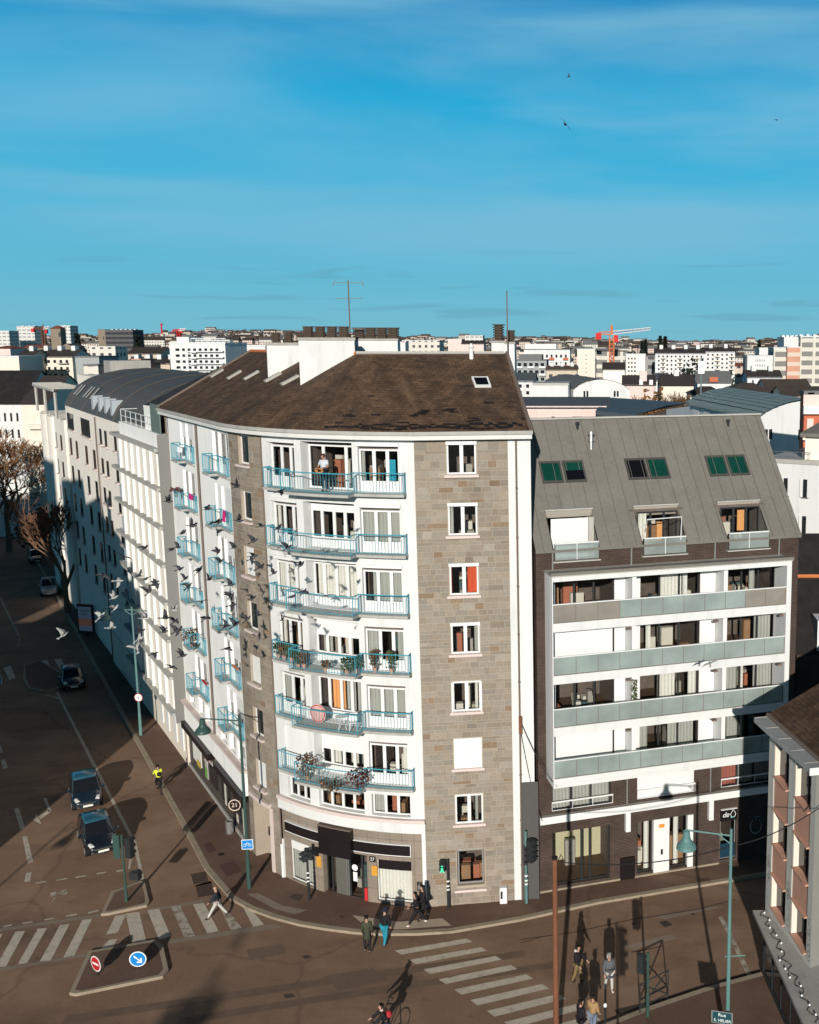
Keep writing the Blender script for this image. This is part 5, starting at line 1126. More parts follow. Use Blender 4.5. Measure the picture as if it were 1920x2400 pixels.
signal('dark pedestrian signal with two heads in front of the left shop window', -15.26, 49.6, 2.75, [(-.16, 0, 2.72, .26, .5, .2, R(-60), 0), (.2, .06, 2.76, .24, .46, .2, R(70), 0), (.0, -.05, 2.95, .2, .5, .16, R(0), 0)], 'dark_metal', stickers=True)
signal('pedestrian signal showing a green walking figure beside the stone wall', -8.06, 48.76, 2.6, [(-.24, -.02, 2.72, .30, .56, .2, R(-8), 1)], 'dark_metal', stickers=True)
signal('tall traffic light with three dark lenses before the narrow grey corner', -4.21, 49.74 - .45, 3.85, [(.27, -.05, 3.55, .36, 1.15, .34, R(50), 0), (-.02, -.02, 3.2, .2, 1.0, .12, R(0), 0)], 'teal_metal', stickers=True)
t = signal('traffic light on the small island seen from behind its green board', -24.44, 49.4, 3.6, [(.32, .08, 3.55, .34, 1.05, .3, R(160), 0), (.55, .0, 1.75, .5, .38, .3, R(170), 0)], 'dark_green', z0=.14)
b = MB(); F_ = frame(-24.62, 49.35, R(-14)); b.box(F_, -.28, .10, 0, .04, 2.5, 3.75); ob('backboard', b, M['dark_green'], t)
signal('low green traffic light post beside the crossed steel barrier', 1.58, 40.25, 2.9, [(-.28, .05, 2.9, .3, .8, .26, R(150), 0)], 'dark_green', stickers=False)
signal('traffic light below the picture edge whose three hooded lenses shade the crossing', .32, 32.0, 4.65, [(.22, 0, 4.65, .3, 1.15, .3, R(90), 0)], 'dark_green')
def bollard(label, x, y):
    t = thing('bollard', label, 'bollard', (x, y, .13)); b = MB(); b.tube([(x, y, .13), (x, y, .95)], .05, 8); ob('post', b, M['dark_metal'], t); b = MB(); b.lathe(x, y, [(.02, .95), (.06, .97), (.08, 1.04), (.06, 1.1), (.01, 1.13)], 10); ob('knob', b, M['white_sign'], t)
bollard('black bollard with a white ball top at the kerb by the crossing', -.2, 39.65)
t = thing('pedestrian_barrier', 'black steel barrier with crossed bars at the near kerb', 'barrier', (1.9, 40.8, .13)); q = zg(1220, 1780, 2.464, [(690, 1478), (852, 1392)]); p0, p1 = q; zb = .13
b = MB()
P0, P1 = Vector((p0.x, p0.y, zb)), Vector((p1.x, p1.y, zb)); U = Vector((0, 0, 1.3))
for a_, c_ in ((P0, P0 + U), (P1, P1 + U), (P0 + U, P1 + U), (P0 + U * .15, P1 + U * .15), (P0 + U, P1 + U * .15), (P1 + U, P0 + U * .15)): b.tube([a_, c_], .028, 5)
ob('frame', b, M['dark_metal'], t)
# rusty pole, cable
px, py = -2.12, 37.7; pz = DY(1301, 2008, 37.7).z
t = thing('utility_pole', 'rusty brown steel pole rising from the lower edge', 'pole', (px, py, .13)); b = MB(); b.tube([(px, py, .13), (px, py, pz)], [.125, .095], 12); ob('shaft', b, M['rust'], t); b = MB(); b.lathe(px, py, [(.11, pz - .1), (.12, pz), (.05, pz + .03)], 10); b.tube([(px + .1, py, pz - .2), (px + .25, py, pz + .1), (px + .3, py, pz - .05), (px + .24, py, pz - .22)], .018, 5); ob('cap', b, M['rubber'], t)
def cable(label, pts, sag, r=.02, n=16, cat='cable'):
    t = thing('overhead_cable', label, cat, pts[0]); b = MB()
    for p, q in zip(pts, pts[1:]):
        p, q = Vector(p), Vector(q); b.tube([p.lerp(q, i / n) - Vector((0, 0, sag * 4 * (i / n) * (1 - i / n))) for i in range(n + 1)], r, 5)
    ob('wire', b, M['rubber'], t)
cable('black cable slung from the rusty pole towards the teal lamp', [(px + .24, py, pz - .22), (4.62, 38.0, 8.85), (9, 39.0, 10.6)], .35, .022)
cable('thin cable running down from the white corner strip to the brick block', [PF(32.05, .15, 9.6), RB(.6, 1.42, 6.4)], .35, .018)
cable('thin cable hanging from the white corner strip to the canopy end', [PF(32.02, .15, 9.2), RB(.1, .35, 4.2)], .5, .018)
b = MB(); b.box(PF, 31.94, 32.1, .13, .28, 9.0, 9.9); props(ob('junction_box', b, M['rust']), 'rusty cable junction fixed to the downpipe of the white strip', 'junction box')
b = MB(); b.box(PF, 30.86, 31.22, .03, .28, .13, .98); b.box(PF, 30.9, 31.0, .282, .29, .4, .8, 1); c_ = ob('utility_cabinet', b, [M['white_paint'], M['rubber']]); props(c_, 'white utility cabinet against the foot of the stone wall', 'cabinet')
t = thing('litter_bin', 'small grey metal litter bin against the dark shop front', 'litter bin', PF(11.6, .45, .13)); p_ = PF(11.6, .45, .13); b = MB(); b.lathe(p_.x, p_.y, [(.2, .13), (.23, .85), (.24, .9), (.19, .9), (.17, .3)], 14); ob('body', b, M['steel'], t)
t = thing('round_sign', 'round projecting sign reading 21 beside the dark shop', 'shop sign', PF(14.0, .6, 2.6)); c0 = PF(13.8, .62, 2.72); F_ = frame(c0.x, c0.y, R(5))
b = MB(); n = 28; b.loft([[F_(.34 * math.cos(2 * math.pi * k / n), o, c0.z + .34 * math.sin(2 * math.pi * k / n)) for k in range(n)] for o in (-.03, .03)]); dsc = ob('disc', b, M['black_panel'], t)
b = MB(); b.tube([F_(.31 * math.cos(2 * math.pi * k / n), .04, c0.z + .31 * math.sin(2 * math.pi * k / n)) for k in range(n + 1)], .028, 5); ob('ring', b, mk('ring_pink', (.75, .58, .48)), dsc); text('number', '21', F_, 0, .036, c0.z, .35, M['ring_pink'], dsc)
b = MB(); b.tube([F_(0, -.03, c0.z + .34), PF(14.2, .0, 3.2)], .025, 4); ob('bracket', b, M['dark_metal'], t)
q = G(205, 1492); t = thing('advertising_panel', 'tall lit advertising panel on the shaded pavement', 'advertising panel', q); F_ = frame(q.x, q.y, R(-12)); b = MB(); b.box(F_, -.85, .85, -.12, .12, .3, 3.2, 0); b.box(F_, -.15, .15, -.1, .1, 0, .3, 0); bd = ob('case', b, M['dark_metal'], t)
b = MB(); mk('poster_blue', (.16, .23, .34), em=.12); mk('poster_rust', (.34, .16, .10), em=.12)
b.face(F_, -.72, .72, 1.8, 3.0, .125, 0); b.face(F_, -.72, .72, .6, 1.1, .125, 0); b.face(F_, -.72, .72, 1.1, 1.8, .125, 1); b.face(F_, -.5, .3, 2.2, 2.35, .13, 2); b.face(F_, -.5, .55, 2.5, 2.7, .13, 2); ob('poster', b, [M['poster_blue'], M['poster_rust'], M['poster_pale']], bd, fix=False)
# ------------------------------------------------------------------ cars
def paint(name, c, rough=.25):
    m, t_, p = nodes(name); p.inputs['Base Color'].default_value = (*c, 1); p.inputs['Roughness'].default_value = rough; p.inputs['Coat Weight'].default_value = .6; p.inputs['Coat Roughness'].default_value = .05
    t_.links.new(mixc(t_, noise(t_, 1.5, 4), mul3(c, .85), mul3(c, 1.15)), p.inputs['Base Color']); M[name] = m; return m
paint('car_black', (.010, .013, .018)); paint('car_blue', (.012, .022, .032)); paint('car_silver', (.30, .32, .33)); paint('car_roof', (.02, .085, .125), .3)
mk('headlight', (.62, .62, .60), rough=.15, spec=.8); mk('chrome', (.6, .6, .6), rough=.15, metal=.9); mk('plate_white', (.75, .75, .68)); mk('car_glass', (.012, .014, .018), rough=.04, spec=.8); mk('plastic', (.02, .02, .02), rough=.5); mk('tail_red', (.35, .01, .01), rough=.2)
def sect(x, hw, z0, z1, tuck=.85, n=5, crown=.05):
    out = [(-hw * .92, z0), (-hw, z0 + .18), (-hw, z0 + (z1 - z0) * .55), (-hw * .97, z1 - .06), (-hw * tuck, z1), (0, z1 + crown), (hw * tuck, z1), (hw * .97, z1 - .06), (hw, z0 + (z1 - z0) * .55), (hw, z0 + .18), (hw * .92, z0)]
    return [Vector((x, y, z)) for y, z in out]
def car(label, front, d, body, roofm, seed, suv=0., kind='car', cat='car', plate=True, flip=False):
    ang = math.atan2(d.y, d.x); L_ = 4.0; cen = front - d * (L_ / 2)
    t = thing('car', label, cat, (cen.x, cen.y, .0), ang, world=False, group='cars on the left street')
    h = suv; b = MB()
    S_ = [(-2.0, .70, .32, .78), (-1.93, .80, .26, .90), (-1.5, .86, .22, .98 + h), (-.6, .87, .22, .96 + h), (.4, .87, .22, .95 + h), (.95, .86, .22, .93 + h * .8), (1.35, .84, .22, .86 + h * .6), (1.72, .78, .25, .76 + h * .5), (1.93, .66, .28, .66 + h * .4), (2.0, .52, .34, .58 + h * .3)]
    b.loft([sect(*s, crown=.035) for s in S_]); bo = ob('body', b, M[body], t, smooth=True)
    md = bo.modifiers.new('s', 'SUBSURF'); md.levels = 1; md.render_levels = 2
    zb = .93 + h; zt = 1.50 + h * 1.1
    cb = [(-1.86, .70, zb - .02), (-1.45, .66, zt - .10), (-.9, .66, zt), (-.1, .67, zt + .01), (.22, .65, zt - .05), (1.02, .72, zb - .03)]
    b = MB()
    roofp = cb[1:5]
    b.loft([[Vector((x, -w_, z - .03)), Vector((x, -w_ * .8, z + .02)), Vector((x, 0, z + .045)), Vector((x, w_ * .8, z + .02)), Vector((x, w_, z - .03)), Vector((x, w_ * .9, z - .06)), Vector((x, -w_ * .9, z - .06))] for x, w_, z in roofp]); ob('roof', b, M[roofm], t, smooth=True)
    b = MB(); f0, f1 = cb[4], cb[5]; r0, r1 = cb[1], cb[0]
    n_ = 6
    def strip(p, q, m):
        for i in range(n_):
            u0, u1 = -1 + 2 * i / n_, -1 + 2 * (i + 1) / n_
            cv = lambda u: .07 * (1 - u * u)
            b.q([Vector((p[0] + cv(u0) * (1 if m else -1), p[1] * u0 * .97, p[2] - .03 + .02)), Vector((p[0] + cv(u1) * (1 if m else -1), p[1] * u1 * .97, p[2] - .01)), Vector((q[0] + cv(u1) * (1 if m else -1), q[1] * u1, q[2])), Vector((q[0] + cv(u0) * (1 if m else -1), q[1] * u0, q[2]))])
    strip(f0, f1, 1); ob('windscreen', b, M['car_glass'], t); b = MB(); strip(r0, r1, 0); ob('rear_window', b, M['car_glass'], t)
    for sg in (-1, 1):
        b = MB(); sd_ = [(x, sg * w_, z - .05) for x, w_, z in cb[1:5]]; lo_ = [(-1.62, sg * .80, zb - .02), (-.75, sg * .82, zb - .02), (0, sg * .82, zb - .02), (.86, sg * .80, zb - .03)]
        for i in range(3): b.q([lo_[i], lo_[i + 1], sd_[i + 1], sd_[i]])
        b.q([(-1.86, sg * .70, zb - .02), lo_[0], sd_[0]]); b.q([(1.02, sg * .72, zb - .03), lo_[3], sd_[3]]); ob('side_window', b, M['car_glass'], t)
    b = MB()
    for sg in (-1, 1):
        b.tube([Vector((f0[0], sg * f0[1], f0[2] - .02)), Vector((f1[0] + .02, sg * (f1[1] + .02), f1[2]))], .035, 5); b.tube([Vector((r0[0], sg * r0[1], r0[2] - .02)), Vector((r1[0], sg * (r1[1] + .02), r1[2]))], .05, 5); b.tube([Vector((-.4, sg * .67, zt - .04)), Vector((-.4, sg * .825, zb - .02))], .03, 5)
    ob('pillar', b, M[body], t)
    for sx in (-1.25, 1.28):
        for sg in (-1, 1):
            b = MB(); n = 18; b.loft([[Vector((sx + .31 * math.cos(2 * math.pi * k / n), sg * y, .31 + .31 * math.sin(2 * math.pi * k / n))) for k in range(n)] for y in (.66, .86)]); wh = ob('wheel', b, M['rubber'], t)
            b = MB(); b.loft([[Vector((sx + .19 * math.cos(2 * math.pi * k / n), sg * y, .31 + .19 * math.sin(2 * math.pi * k / n))) for k in range(n)] for y in (.85, .875)]); ob('rim', b, M['grey_metal'], wh)
    for sg in (-1, 1):
        b = MB(); zz = .70 + h * .5; b.loft([[Vector((1.64 + .24 * k, sg * (.60 - .06 * k + .12 * math.cos(a_)), zz - .05 * k + .095 * math.sin(a_) + .04)) for a_ in [2 * math.pi * i / 10 for i in range(10)]] for k in (0, 1)]); ob('headlight', b, M['headlight'], t)
        b = MB(); b.loft([[Vector((1.90 + .05 * k, sg * .52 + .085 * math.cos(a_), .42 + .085 * math.sin(a_))) for a_ in [2 * math.pi * i / 10 for i in range(10)]] for k in (0, 1)]); ob('fog_lamp', b, M['chrome'], t)
        b = MB(); b.loft([[Vector((.72 + .1 * k, sg * (.95 + .1 * math.cos(a_)), zb + .05 + .07 * math.sin(a_))) for a_ in [2 * math.pi * i / 8 for i in range(8)]] for k in (-1, 1)]); ob('wing_mirror', b, M[body], t)
        b = MB(); b.loft([[Vector((-1.98 + .06 * k, sg * .68 + .1 * math.cos(a_), .8 + .14 * math.sin(a_))) for a_ in [2 * math.pi * i / 8 for i in range(8)]] for k in (-1, 1)]); ob('tail_light', b, M['tail_red'], t)
    b = MB()
    if plate:
        F = frame(1.985, 0, R(90)); b.box(F, -.27, .27, 0.02, .05, .36, .47); ob('number_plate', b, M['plate_white'], t)
        b = MB(); b.box(F, -.45, .45, -.08, .03, .52 + h * .2, .56 + h * .2); ob('grille', b, M['chrome'], t)
    b = MB(); b.tube([Vector((1.86, -.62, .30)), Vector((2.02, 0, .30)), Vector((1.86, .62, .30))], .05, 6); ob('bumper', b, M['plastic'], t)
    return t
dS = Vector((dL.x, dL.y, 0))
car('black small car in the lead beside the small signal island, round fog lamps gleaming', Vector((-27.9, 54.3, 0)), dS, 'car_black', 'car_roof', 1)
car('dark blue car queuing behind the black car, front half in shade', Vector((-31.55, 60.0, 0)), Vector((.50, -.866, 0)), 'car_blue', 'car_roof', 2, .05)
car('black car in deep shade by the far traffic island', Vector((-43.6, 82.3, 0)), Vector((.5, -.866, 0)), 'car_black', 'car_roof', 3)
car('pale silver van-like car far up the shaded street', Vector((-62.6, 114.6, 0)), Vector((.48, -.877, 0)), 'car_silver', 'car_silver', 4, .25)
car('parked dark car furthest up the shaded street, only its plate showing', Vector((-73.5, 132.5, 0)), dS, 'car_black', 'car_black', 5)
# ------------------------------------------------------------------ people
mk('skin', (.42, .24, .17), var=.05); mk('skin_dark', (.12, .065, .045), var=.05)
def fabric(k, c): return mk(k, c, var=.18, sc=6) if k not in M else M[k]
for k, c in (('f_black', (.012, .011, .014)), ('f_navy', (.015, .02, .035)), ('f_grey', (.10, .105, .115)), ('f_olive', (.05, .055, .03)), ('f_tan', (.36, .22, .10)), ('f_turq', (.02, .24, .33)), ('f_pale', (.50, .47, .43)), ('f_khaki', (.20, .14, .055)), ('f_denim', (.16, .20, .27)), ('f_yellow', (.72, .82, .03)), ('f_white', (.68, .68, .68)), ('f_red', (.42, .03, .03)), ('f_tshirt', (.55, .58, .62)), ('hair_dark', (.02, .014, .011)), ('hair_grey', (.36, .37, .39)), ('shoe_white', (.62, .58, .54)), ('shoe_black', (.02, .018, .018)), ('f_brown', (.10, .05, .03)), ('guitar', (.50, .20, .05))): fabric(k, c)
def skinmesh(name, V, E_, Rr, sub=1):
    me = bpy.data.meshes.new(name); bm = bmesh.new(); ly = bm.verts.layers.skin.verify(); vs = []
    for i, (p, r) in enumerate(zip(V, Rr)):
        v = bm.verts.new(p); v[ly].radius = (r, r) if not isinstance(r, tuple) else r; v[ly].use_root = (i == 0); vs.append(v)
    for a, b_ in E_: bm.edges.new((vs[a], vs[b_]))
    bm.to_mesh(me); bm.free(); o = bpy.data.objects.new(name, me); COL.objects.link(o)
    o.modifiers.new('k', 'SKIN'); m_ = o.modifiers.new('s', 'SUBSURF'); m_.levels = sub; m_.render_levels = sub
    dg = bpy.context.evaluated_depsgraph_get(); out = bpy.data.meshes.new_from_object(o.evaluated_get(dg)); bpy.data.objects.remove(o)
    out.polygons.foreach_set('use_smooth', [True] * len(out.polygons)); return out
def chain(pts, rs): return list(pts), [(i, i + 1) for i in range(len(pts) - 1)], list(rs)
def person(label, loc, rz, legs=((.0, .0), (.0, .0)), arms=((.1, .2, .1), (-.1, .2, .1)), top='f_black', bottom='f_navy', shoes='shoe_black', hair='hair_dark', skin='skin', coat=0, hat=None, hood=None, pack=None, lean=0., head=(0, 0), h=1.74, z=None, seat=False, bulk=1., scarf=None, extra=None, helmet=None, longhair=False, legz=None):
    """faces local -Y; legs: (thigh swing, knee bend); arms: (swing, elbow bend, spread)"""
    k = h / 1.74; t = thing('person', label, 'person', loc, rz, world=False)
    V3 = lambda x, y, zz: Vector((x * k, y * k, zz * k))
    def dirn(a): return Vector((0, -math.sin(a), -math.cos(a)))
    hip = [V3(.095, 0, .90), V3(-.095, 0, .90)]; LG = []
    for i, (sw, kn) in enumerate(legs):
        kp = hip[i] + dirn(sw) * .44 * k + Vector(((.02, -.02)[i], 0, 0)); ap = kp + dirn(sw - kn) * .42 * k
        LG.append((hip[i], kp, ap, ap + Vector(((.02, -.02)[i], -.15 * k * math.cos(min(1, abs(sw - kn))), (-.045 + .05 * math.sin(max(0, kn - sw)) ) * k))))
    low = min(min(q[2].z, q[3].z) for q in LG) - .05
    sh = -low if not seat else 0
    up = Vector((0, 0, sh)); ln = lambda zz: Vector((0, -math.sin(lean) * (zz - .95) * k, sh + (math.cos(lean) - 1) * (zz - .95) * k))
    LG = [tuple(p + up for p in q) for q in LG]
    pel = V3(0, 0, .95) + up; sp = V3(0, .0, 1.14) + ln(1.14); ch = V3(0, .01, 1.34) + ln(1.34); nk = V3(0, .01, 1.49) + ln(1.49)
    hd0 = nk + Vector((math.sin(head[0]) * .0, -.02 - .03 * math.sin(head[1]), .07 * k)); hd1 = hd0 + Vector((0, -.05 * math.sin(head[1]) - .015, .09 * k)); hd2 = hd1 + Vector((0, -.03 * math.sin(head[1]) + .01, .075 * k))
    SHp = [V3(.185, .01, 1.41) + ln(1.41), V3(-.185, .01, 1.41) + ln(1.41)]; AR = []
    for i, (sw, el, spr) in enumerate(arms):
        sx = (1, -1)[i]; u = Vector((sx * math.sin(spr), -math.sin(sw) * math.cos(spr), -math.cos(sw) * math.cos(spr)))
        ep = SHp[i] + u * .29 * k; f = Vector((sx * math.sin(spr) * (1 - min(1, el)) - sx * .35 * math.sin(el), -math.sin(sw + el), -math.cos(sw + el))).normalized(); wp = ep + f * .25 * k
        AR.append((SHp[i], ep, wp, f))
    V = [pel, sp, ch, nk, hd0, hd1, hd2]; E_ = [(i, i + 1) for i in range(6)]; Rr = [.125 * k, .11 * k, .13 * k, .052 * k, (.068 * k, .075 * k), (.078 * k, .095 * k), (.055 * k, .065 * k)]
    def add(p, r, par): V.append(p); Rr.append(r); E_.append((par, len(V) - 1)); return len(V) - 1
    face = hd1 + Vector((math.sin(head[0]) * .09, -.105 * k, -.025 * k)); add(face, .016 * k, 5)
    for a_, (s0, e0_, w0, f) in enumerate(AR):
        i = add(s0, .06 * k, 2); i = add(e0_, .042 * k, i); i = add(w0, .03 * k, i); pm = add(w0 + f * .07 * k, .034 * k, i); sx = (1, -1)[a_]
        side = f.cross(Vector((0, 0, 1))); side = side.normalized() if side.length > .1 else Vector((0, 1, 0)); bend = Vector((-sx * .25, 0, -.2))
        for j, ln_ in enumerate((.055, .068, .072, .062)):
            q = w0 + f * .09 * k + side * (.026 * (j - 1.5)) * k; a2 = add(q + f * ln_ * .5 * k, .0095 * k, pm); add(q + (f + bend * .6).normalized() * ln_ * k, .008 * k, a2)
        th_ = add(w0 + f * .05 * k + side * .05 * k, .011 * k, pm); add(w0 + f * .085 * k + side * .062 * k, .009 * k, th_)
    for q in LG:
        i = add(q[0], .085 * k, 0); i = add(q[1], .056 * k, i); i = add(q[2], .036 * k, i); add(q[3], .03 * k, i)
    body = link('body', skinmesh('body', V, E_, Rr), t); body.data.materials.append(M[skin])
    def cloth(name, V, E_, Rr, m): o = link(name, skinmesh(name, V, E_, Rr), body); o.data.materials.append(M[m]); return o
    # trousers, shoes
    V = [pel]; E_ = []; Rr = [.145 * k * bulk]
    for q in LG:
        b0 = len(V); V += [q[0], q[1], q[2] + Vector((0, 0, .03))]; E_ += [(0, b0), (b0, b0 + 1), (b0 + 1, b0 + 2)]; Rr += [.105 * k, .078 * k, .062 * k]
    cloth('trousers', V, E_, Rr, bottom)
    for q in LG: cloth('shoe', [q[2] + Vector((0, .03, -.03)), q[2].lerp(q[3], .6), q[3]], [(0, 1), (1, 2)], [.05 * k, .05 * k, .038 * k], shoes)
    # jacket
    V = [pel + Vector((0, 0, -.02)), sp, ch, nk + Vector((0, 0, -.05))]; E_ = [(0, 1), (1, 2), (2, 3)]; Rr = [.185 * k * bulk, .155 * k * bulk, .165 * k * bulk, .085 * k]
    if coat: V.append(pel + Vector((0, .02, -coat * k))); E_.append((0, 4)); Rr.append(.20 * k * bulk)
    for s0, e0_, w0, f in AR:
        b0 = len(V); V += [s0, e0_, w0]; E_ += [(2, b0), (b0, b0 + 1), (b0 + 1, b0 + 2)]; Rr += [.088 * k * bulk, .066 * k * bulk, (.05 if top != 'f_tshirt' else .03) * k]
        if top == 'f_tshirt': V[-1] = s0.lerp(e0_, .75); V[-2] = s0.lerp(e0_, .5)
    cloth('jacket' if top != 'f_tshirt' else 'tshirt', V, E_, Rr, top)
    if hair: cloth('hair', [hd1 + Vector((0, .02, .02)), hd2 + Vector((0, .025, .012)), hd1 + Vector((0, .06, -.02 if not longhair else -.12))], [(0, 1), (0, 2)], [.088 * k, .072 * k, .055 * k if not longhair else .08 * k], hair)
    if hat or helmet:
        b = MB(); c = hd2; b.lathe(c.x, c.y, [(.19 if hat else .12, c.z - .01), (.11, c.z + .01), (.105, c.z + .08), (.07, c.z + .12), (.01, c.z + .125)], 14); ob('hat', b, M[hat or helmet], body, smooth=True)
    if hood: cloth('hood', [nk + Vector((0, .10, .02)), nk + Vector((.1, .05, .03)), nk + Vector((-.1, .05, .03))], [(0, 1), (0, 2)], [.085 * k, .06 * k, .06 * k], hood)
    if scarf: cloth('scarf', [nk + Vector((0, .0, .0)), nk + Vector((0, -.02, .04))], [(0, 1)], [.10 * k, .09 * k], scarf)
    if pack: cloth('backpack', [ch + Vector((0, .2, .06)), ch + Vector((0, .22, -.12)), sp + Vector((0, .2, -.06))], [(0, 1), (1, 2)], [.13 * k, .16 * k, .13 * k], pack)
    b = MB()
    for sx in (-1, 1): c = hd1 + Vector((sx * .03, -.09 * k, .01)); b.lathe(c.x, c.y, [(.003, c.z - .008), (.011, c.z), (.003, c.z + .008)], 6)
    ob('eyes', b, M['rubber'], body)
    return t
ST_ = ((.42, .12), (-.38, .25)); WK = ((.5, .35, .1), (-.45, .3, .1))
PZ = .13
person('bald man in a dark jacket and pale trousers striding over the left crossing', (-19.37, 48.09, .01), R(-78), ((.55, .1), (-.5, .12)), WK, 'f_navy', 'f_pale', hair=None)
person('person in a long olive coat walking beside a companion in turquoise trousers', (-11.3, 45.2, .01), R(190), ((.1, .3), (-.3, .3)), ((.1, .3, .12), (-.1, .3, .12)), 'f_olive', 'f_black', coat=.38, bulk=1.08, hair='hair_dark')
person('person in turquoise trousers, dark jacket, pale scarf and dark hat', (-10.6, 45.75, .01), R(165), ((.3, .2), (-.3, .2)), ((.2, .5, .15), (-.1, .4, .2)), 'f_black', 'f_turq', hat='f_navy', scarf='f_pale', bulk=1.08, lean=.12)
person('person in black with a white-striped trouser leg stepping past the cash machine', (-9.35, 47.25, PZ), R(-80), ((.5, .05), (-.5, .1)), ((.3, .9, .1), (.2, .9, .1)), 'f_black', 'f_black', shoes='shoe_white', hood='f_black', lean=.12)
person('person in a black hooded coat right behind the one stepping past the cash machine', (-9.15, 47.75, PZ), R(-60), ((.3, .1), (-.3, .1)), ((.3, .6, .1), (.1, .6, .1)), 'f_black', 'f_black', hood='f_black', coat=.1, bulk=1.1)
person('person with a fur-trimmed dark hood and khaki trousers near the rusty pole', (-1.42, 42.75, .01), R(65), ((.2, .25), (-.2, .1)), ((.5, .5, .15), (.2, .4, .1)), 'f_black', 'f_khaki', hood='f_pale', bulk=1.1)
person('grey-haired person in a grey jacket and pale trousers with white shoes', (-.04, 42.1, .01), R(15), ((.12, .1), (-.22, .15)), ((-.2, .2, .2), (.15, .3, .15)), 'f_grey', 'f_pale', 'shoe_white', 'hair_grey', bulk=1.15, coat=.12)
person('person in a tan jacket and pale jeans at the bottom edge', tuple(G(1390, 2352, 1.55).xy) + (PZ,), R(150), ((.15, .1), (-.2, .1)), ((.2, .5, .12), (.1, .5, .12)), 'f_tan', 'f_denim', bulk=1.15)
person('dark-haired person in black beside the tan jacket at the bottom edge', tuple(G(1362, 2366, 1.5).xy) + (PZ,), R(120), ((.15, .1), (-.2, .1)), ((.2, .5, .12), (.1, .5, .12)), 'f_black', 'f_black', bulk=1.12)
pb = PF(22.95, .42, 21.06); tb = math.atan2(pos(22.95)[1].y, pos(22.95)[1].x)
guy = person('man in a pale t-shirt and dark jeans playing guitar on the top balcony', tuple(pb), tb, ((.05, .05), (-.05, .05)), ((.35, 1.2, .35), (.3, 1.1, .3)), 'f_tshirt', 'f_navy', hair='f_brown', head=(.0, .7))
t = thing('guitar', 'orange sunburst electric guitar held by the man on the top balcony', 'guitar', (pb.x, pb.y, pb.z + 1.0)); F_ = frame(pb.x, pb.y, tb)
b = MB(); b.loft([[F_(-.10 + rr_ * math.cos(a_) * 1.15, o, 1.04 + pb.z + rr_ * .8 * math.sin(a_)) for a_, rr_ in [(2 * math.pi * i / 16, .17 + .03 * math.cos(4 * math.pi * i / 16)) for i in range(16)]] for o in (.20, .25)]); ob('body', b, M['guitar'], t)
b = MB(); b.tube([F_(.05, .24, pb.z + 1.06), F_(.72, .24, pb.z + 1.24)], .025, 5); b.box(F_, -.18, .0, .252, .26, pb.z + .98, pb.z + 1.1); ob('neck', b, M['black_panel'], t)
# bicycles and riders
def bicycle(label, loc, rz, m='dark_metal'):
    t = thing('bicycle', label, 'bicycle', loc, rz, world=False)
    for x in (-.52, .52):
        b = MB(); n = 20; b.tube([Vector((x + .33 * math.cos(2 * math.pi * k / n), 0, .34 + .33 * math.sin(2 * math.pi * k / n))) for k in range(n + 1)], .02, 5)
        for k in range(6): b.tube([Vector((x, 0, .34)), Vector((x + .32 * math.cos(math.pi * k / 3), 0, .34 + .32 * math.sin(math.pi * k / 3)))], .005, 3)
        ob('wheel', b, M['rubber'], t)
    b = MB()
    for p, q in (((-.52, .34), (-.05, .30)), ((-.52, .34), (-.18, .82)), ((-.05, .3), (-.18, .9)), ((-.05, .3), (.4, .78)), ((-.17, .78), (.38, .84)), ((.36, .95), (.52, .34))): b.tube([Vector((p[0], 0, p[1])), Vector((q[0], 0, q[1]))], .022, 6)
    ob('frame', b, M[m], t)
    b = MB(); b.tube([Vector((.28, -.28, 1.02)), Vector((.37, 0, 1.0)), Vector((.28, .28, 1.02))], .016, 5); ob('handlebar', b, M['dark_metal'], t)
    b = MB(); b.box(frame(-.2, 0, 0), -.13, .13, -.07, .07, .90, .96); ob('saddle', b, M['rubber'], t)
    return t
def rider(label, blabel, x, y, ang, top, bottom, m='dark_metal', **k):
    bicycle(blabel, (x, y, .01), ang, m); d = Vector((math.cos(ang), math.sin(ang), 0))
    return person(label, (x - d.x * .18, y - d.y * .18, .06), ang + R(90), ((1.05, 1.15), (.55, .55)), ((.75, .35, .12), (.75, .35, .12)), top, bottom, lean=.32, seat=True, **k)
rider('cyclist in a yellow high-visibility jacket with a black and white rucksack', 'dark bicycle under the yellow-jacketed cyclist at the kerb', -28.5, 62.9, R(125), 'f_yellow', 'f_black', pack='f_black')
rider('cyclist in dark clothes far up the street by the strip of sunlight', 'bicycle with glinting frame far up the shaded street', -58.2, 113.0, R(-58), 'f_navy', 'f_black', m='chrome')
q = G(893, 2362, 1.62)
rider('cyclist with dark cap, white scarf and red rucksack at the bottom edge', 'dark bicycle ridden at the bottom edge of the junction', q.x, q.y, R(200), 'f_black', 'f_navy', pack='f_red', scarf='f_white', m='steel')
t = person('pedestrian in black on the far pavement by the strip of sunlight', (-56.5, 112.0, .13), R(40), ST_, WK, 'f_black', 'f_black', hair='hair_grey')
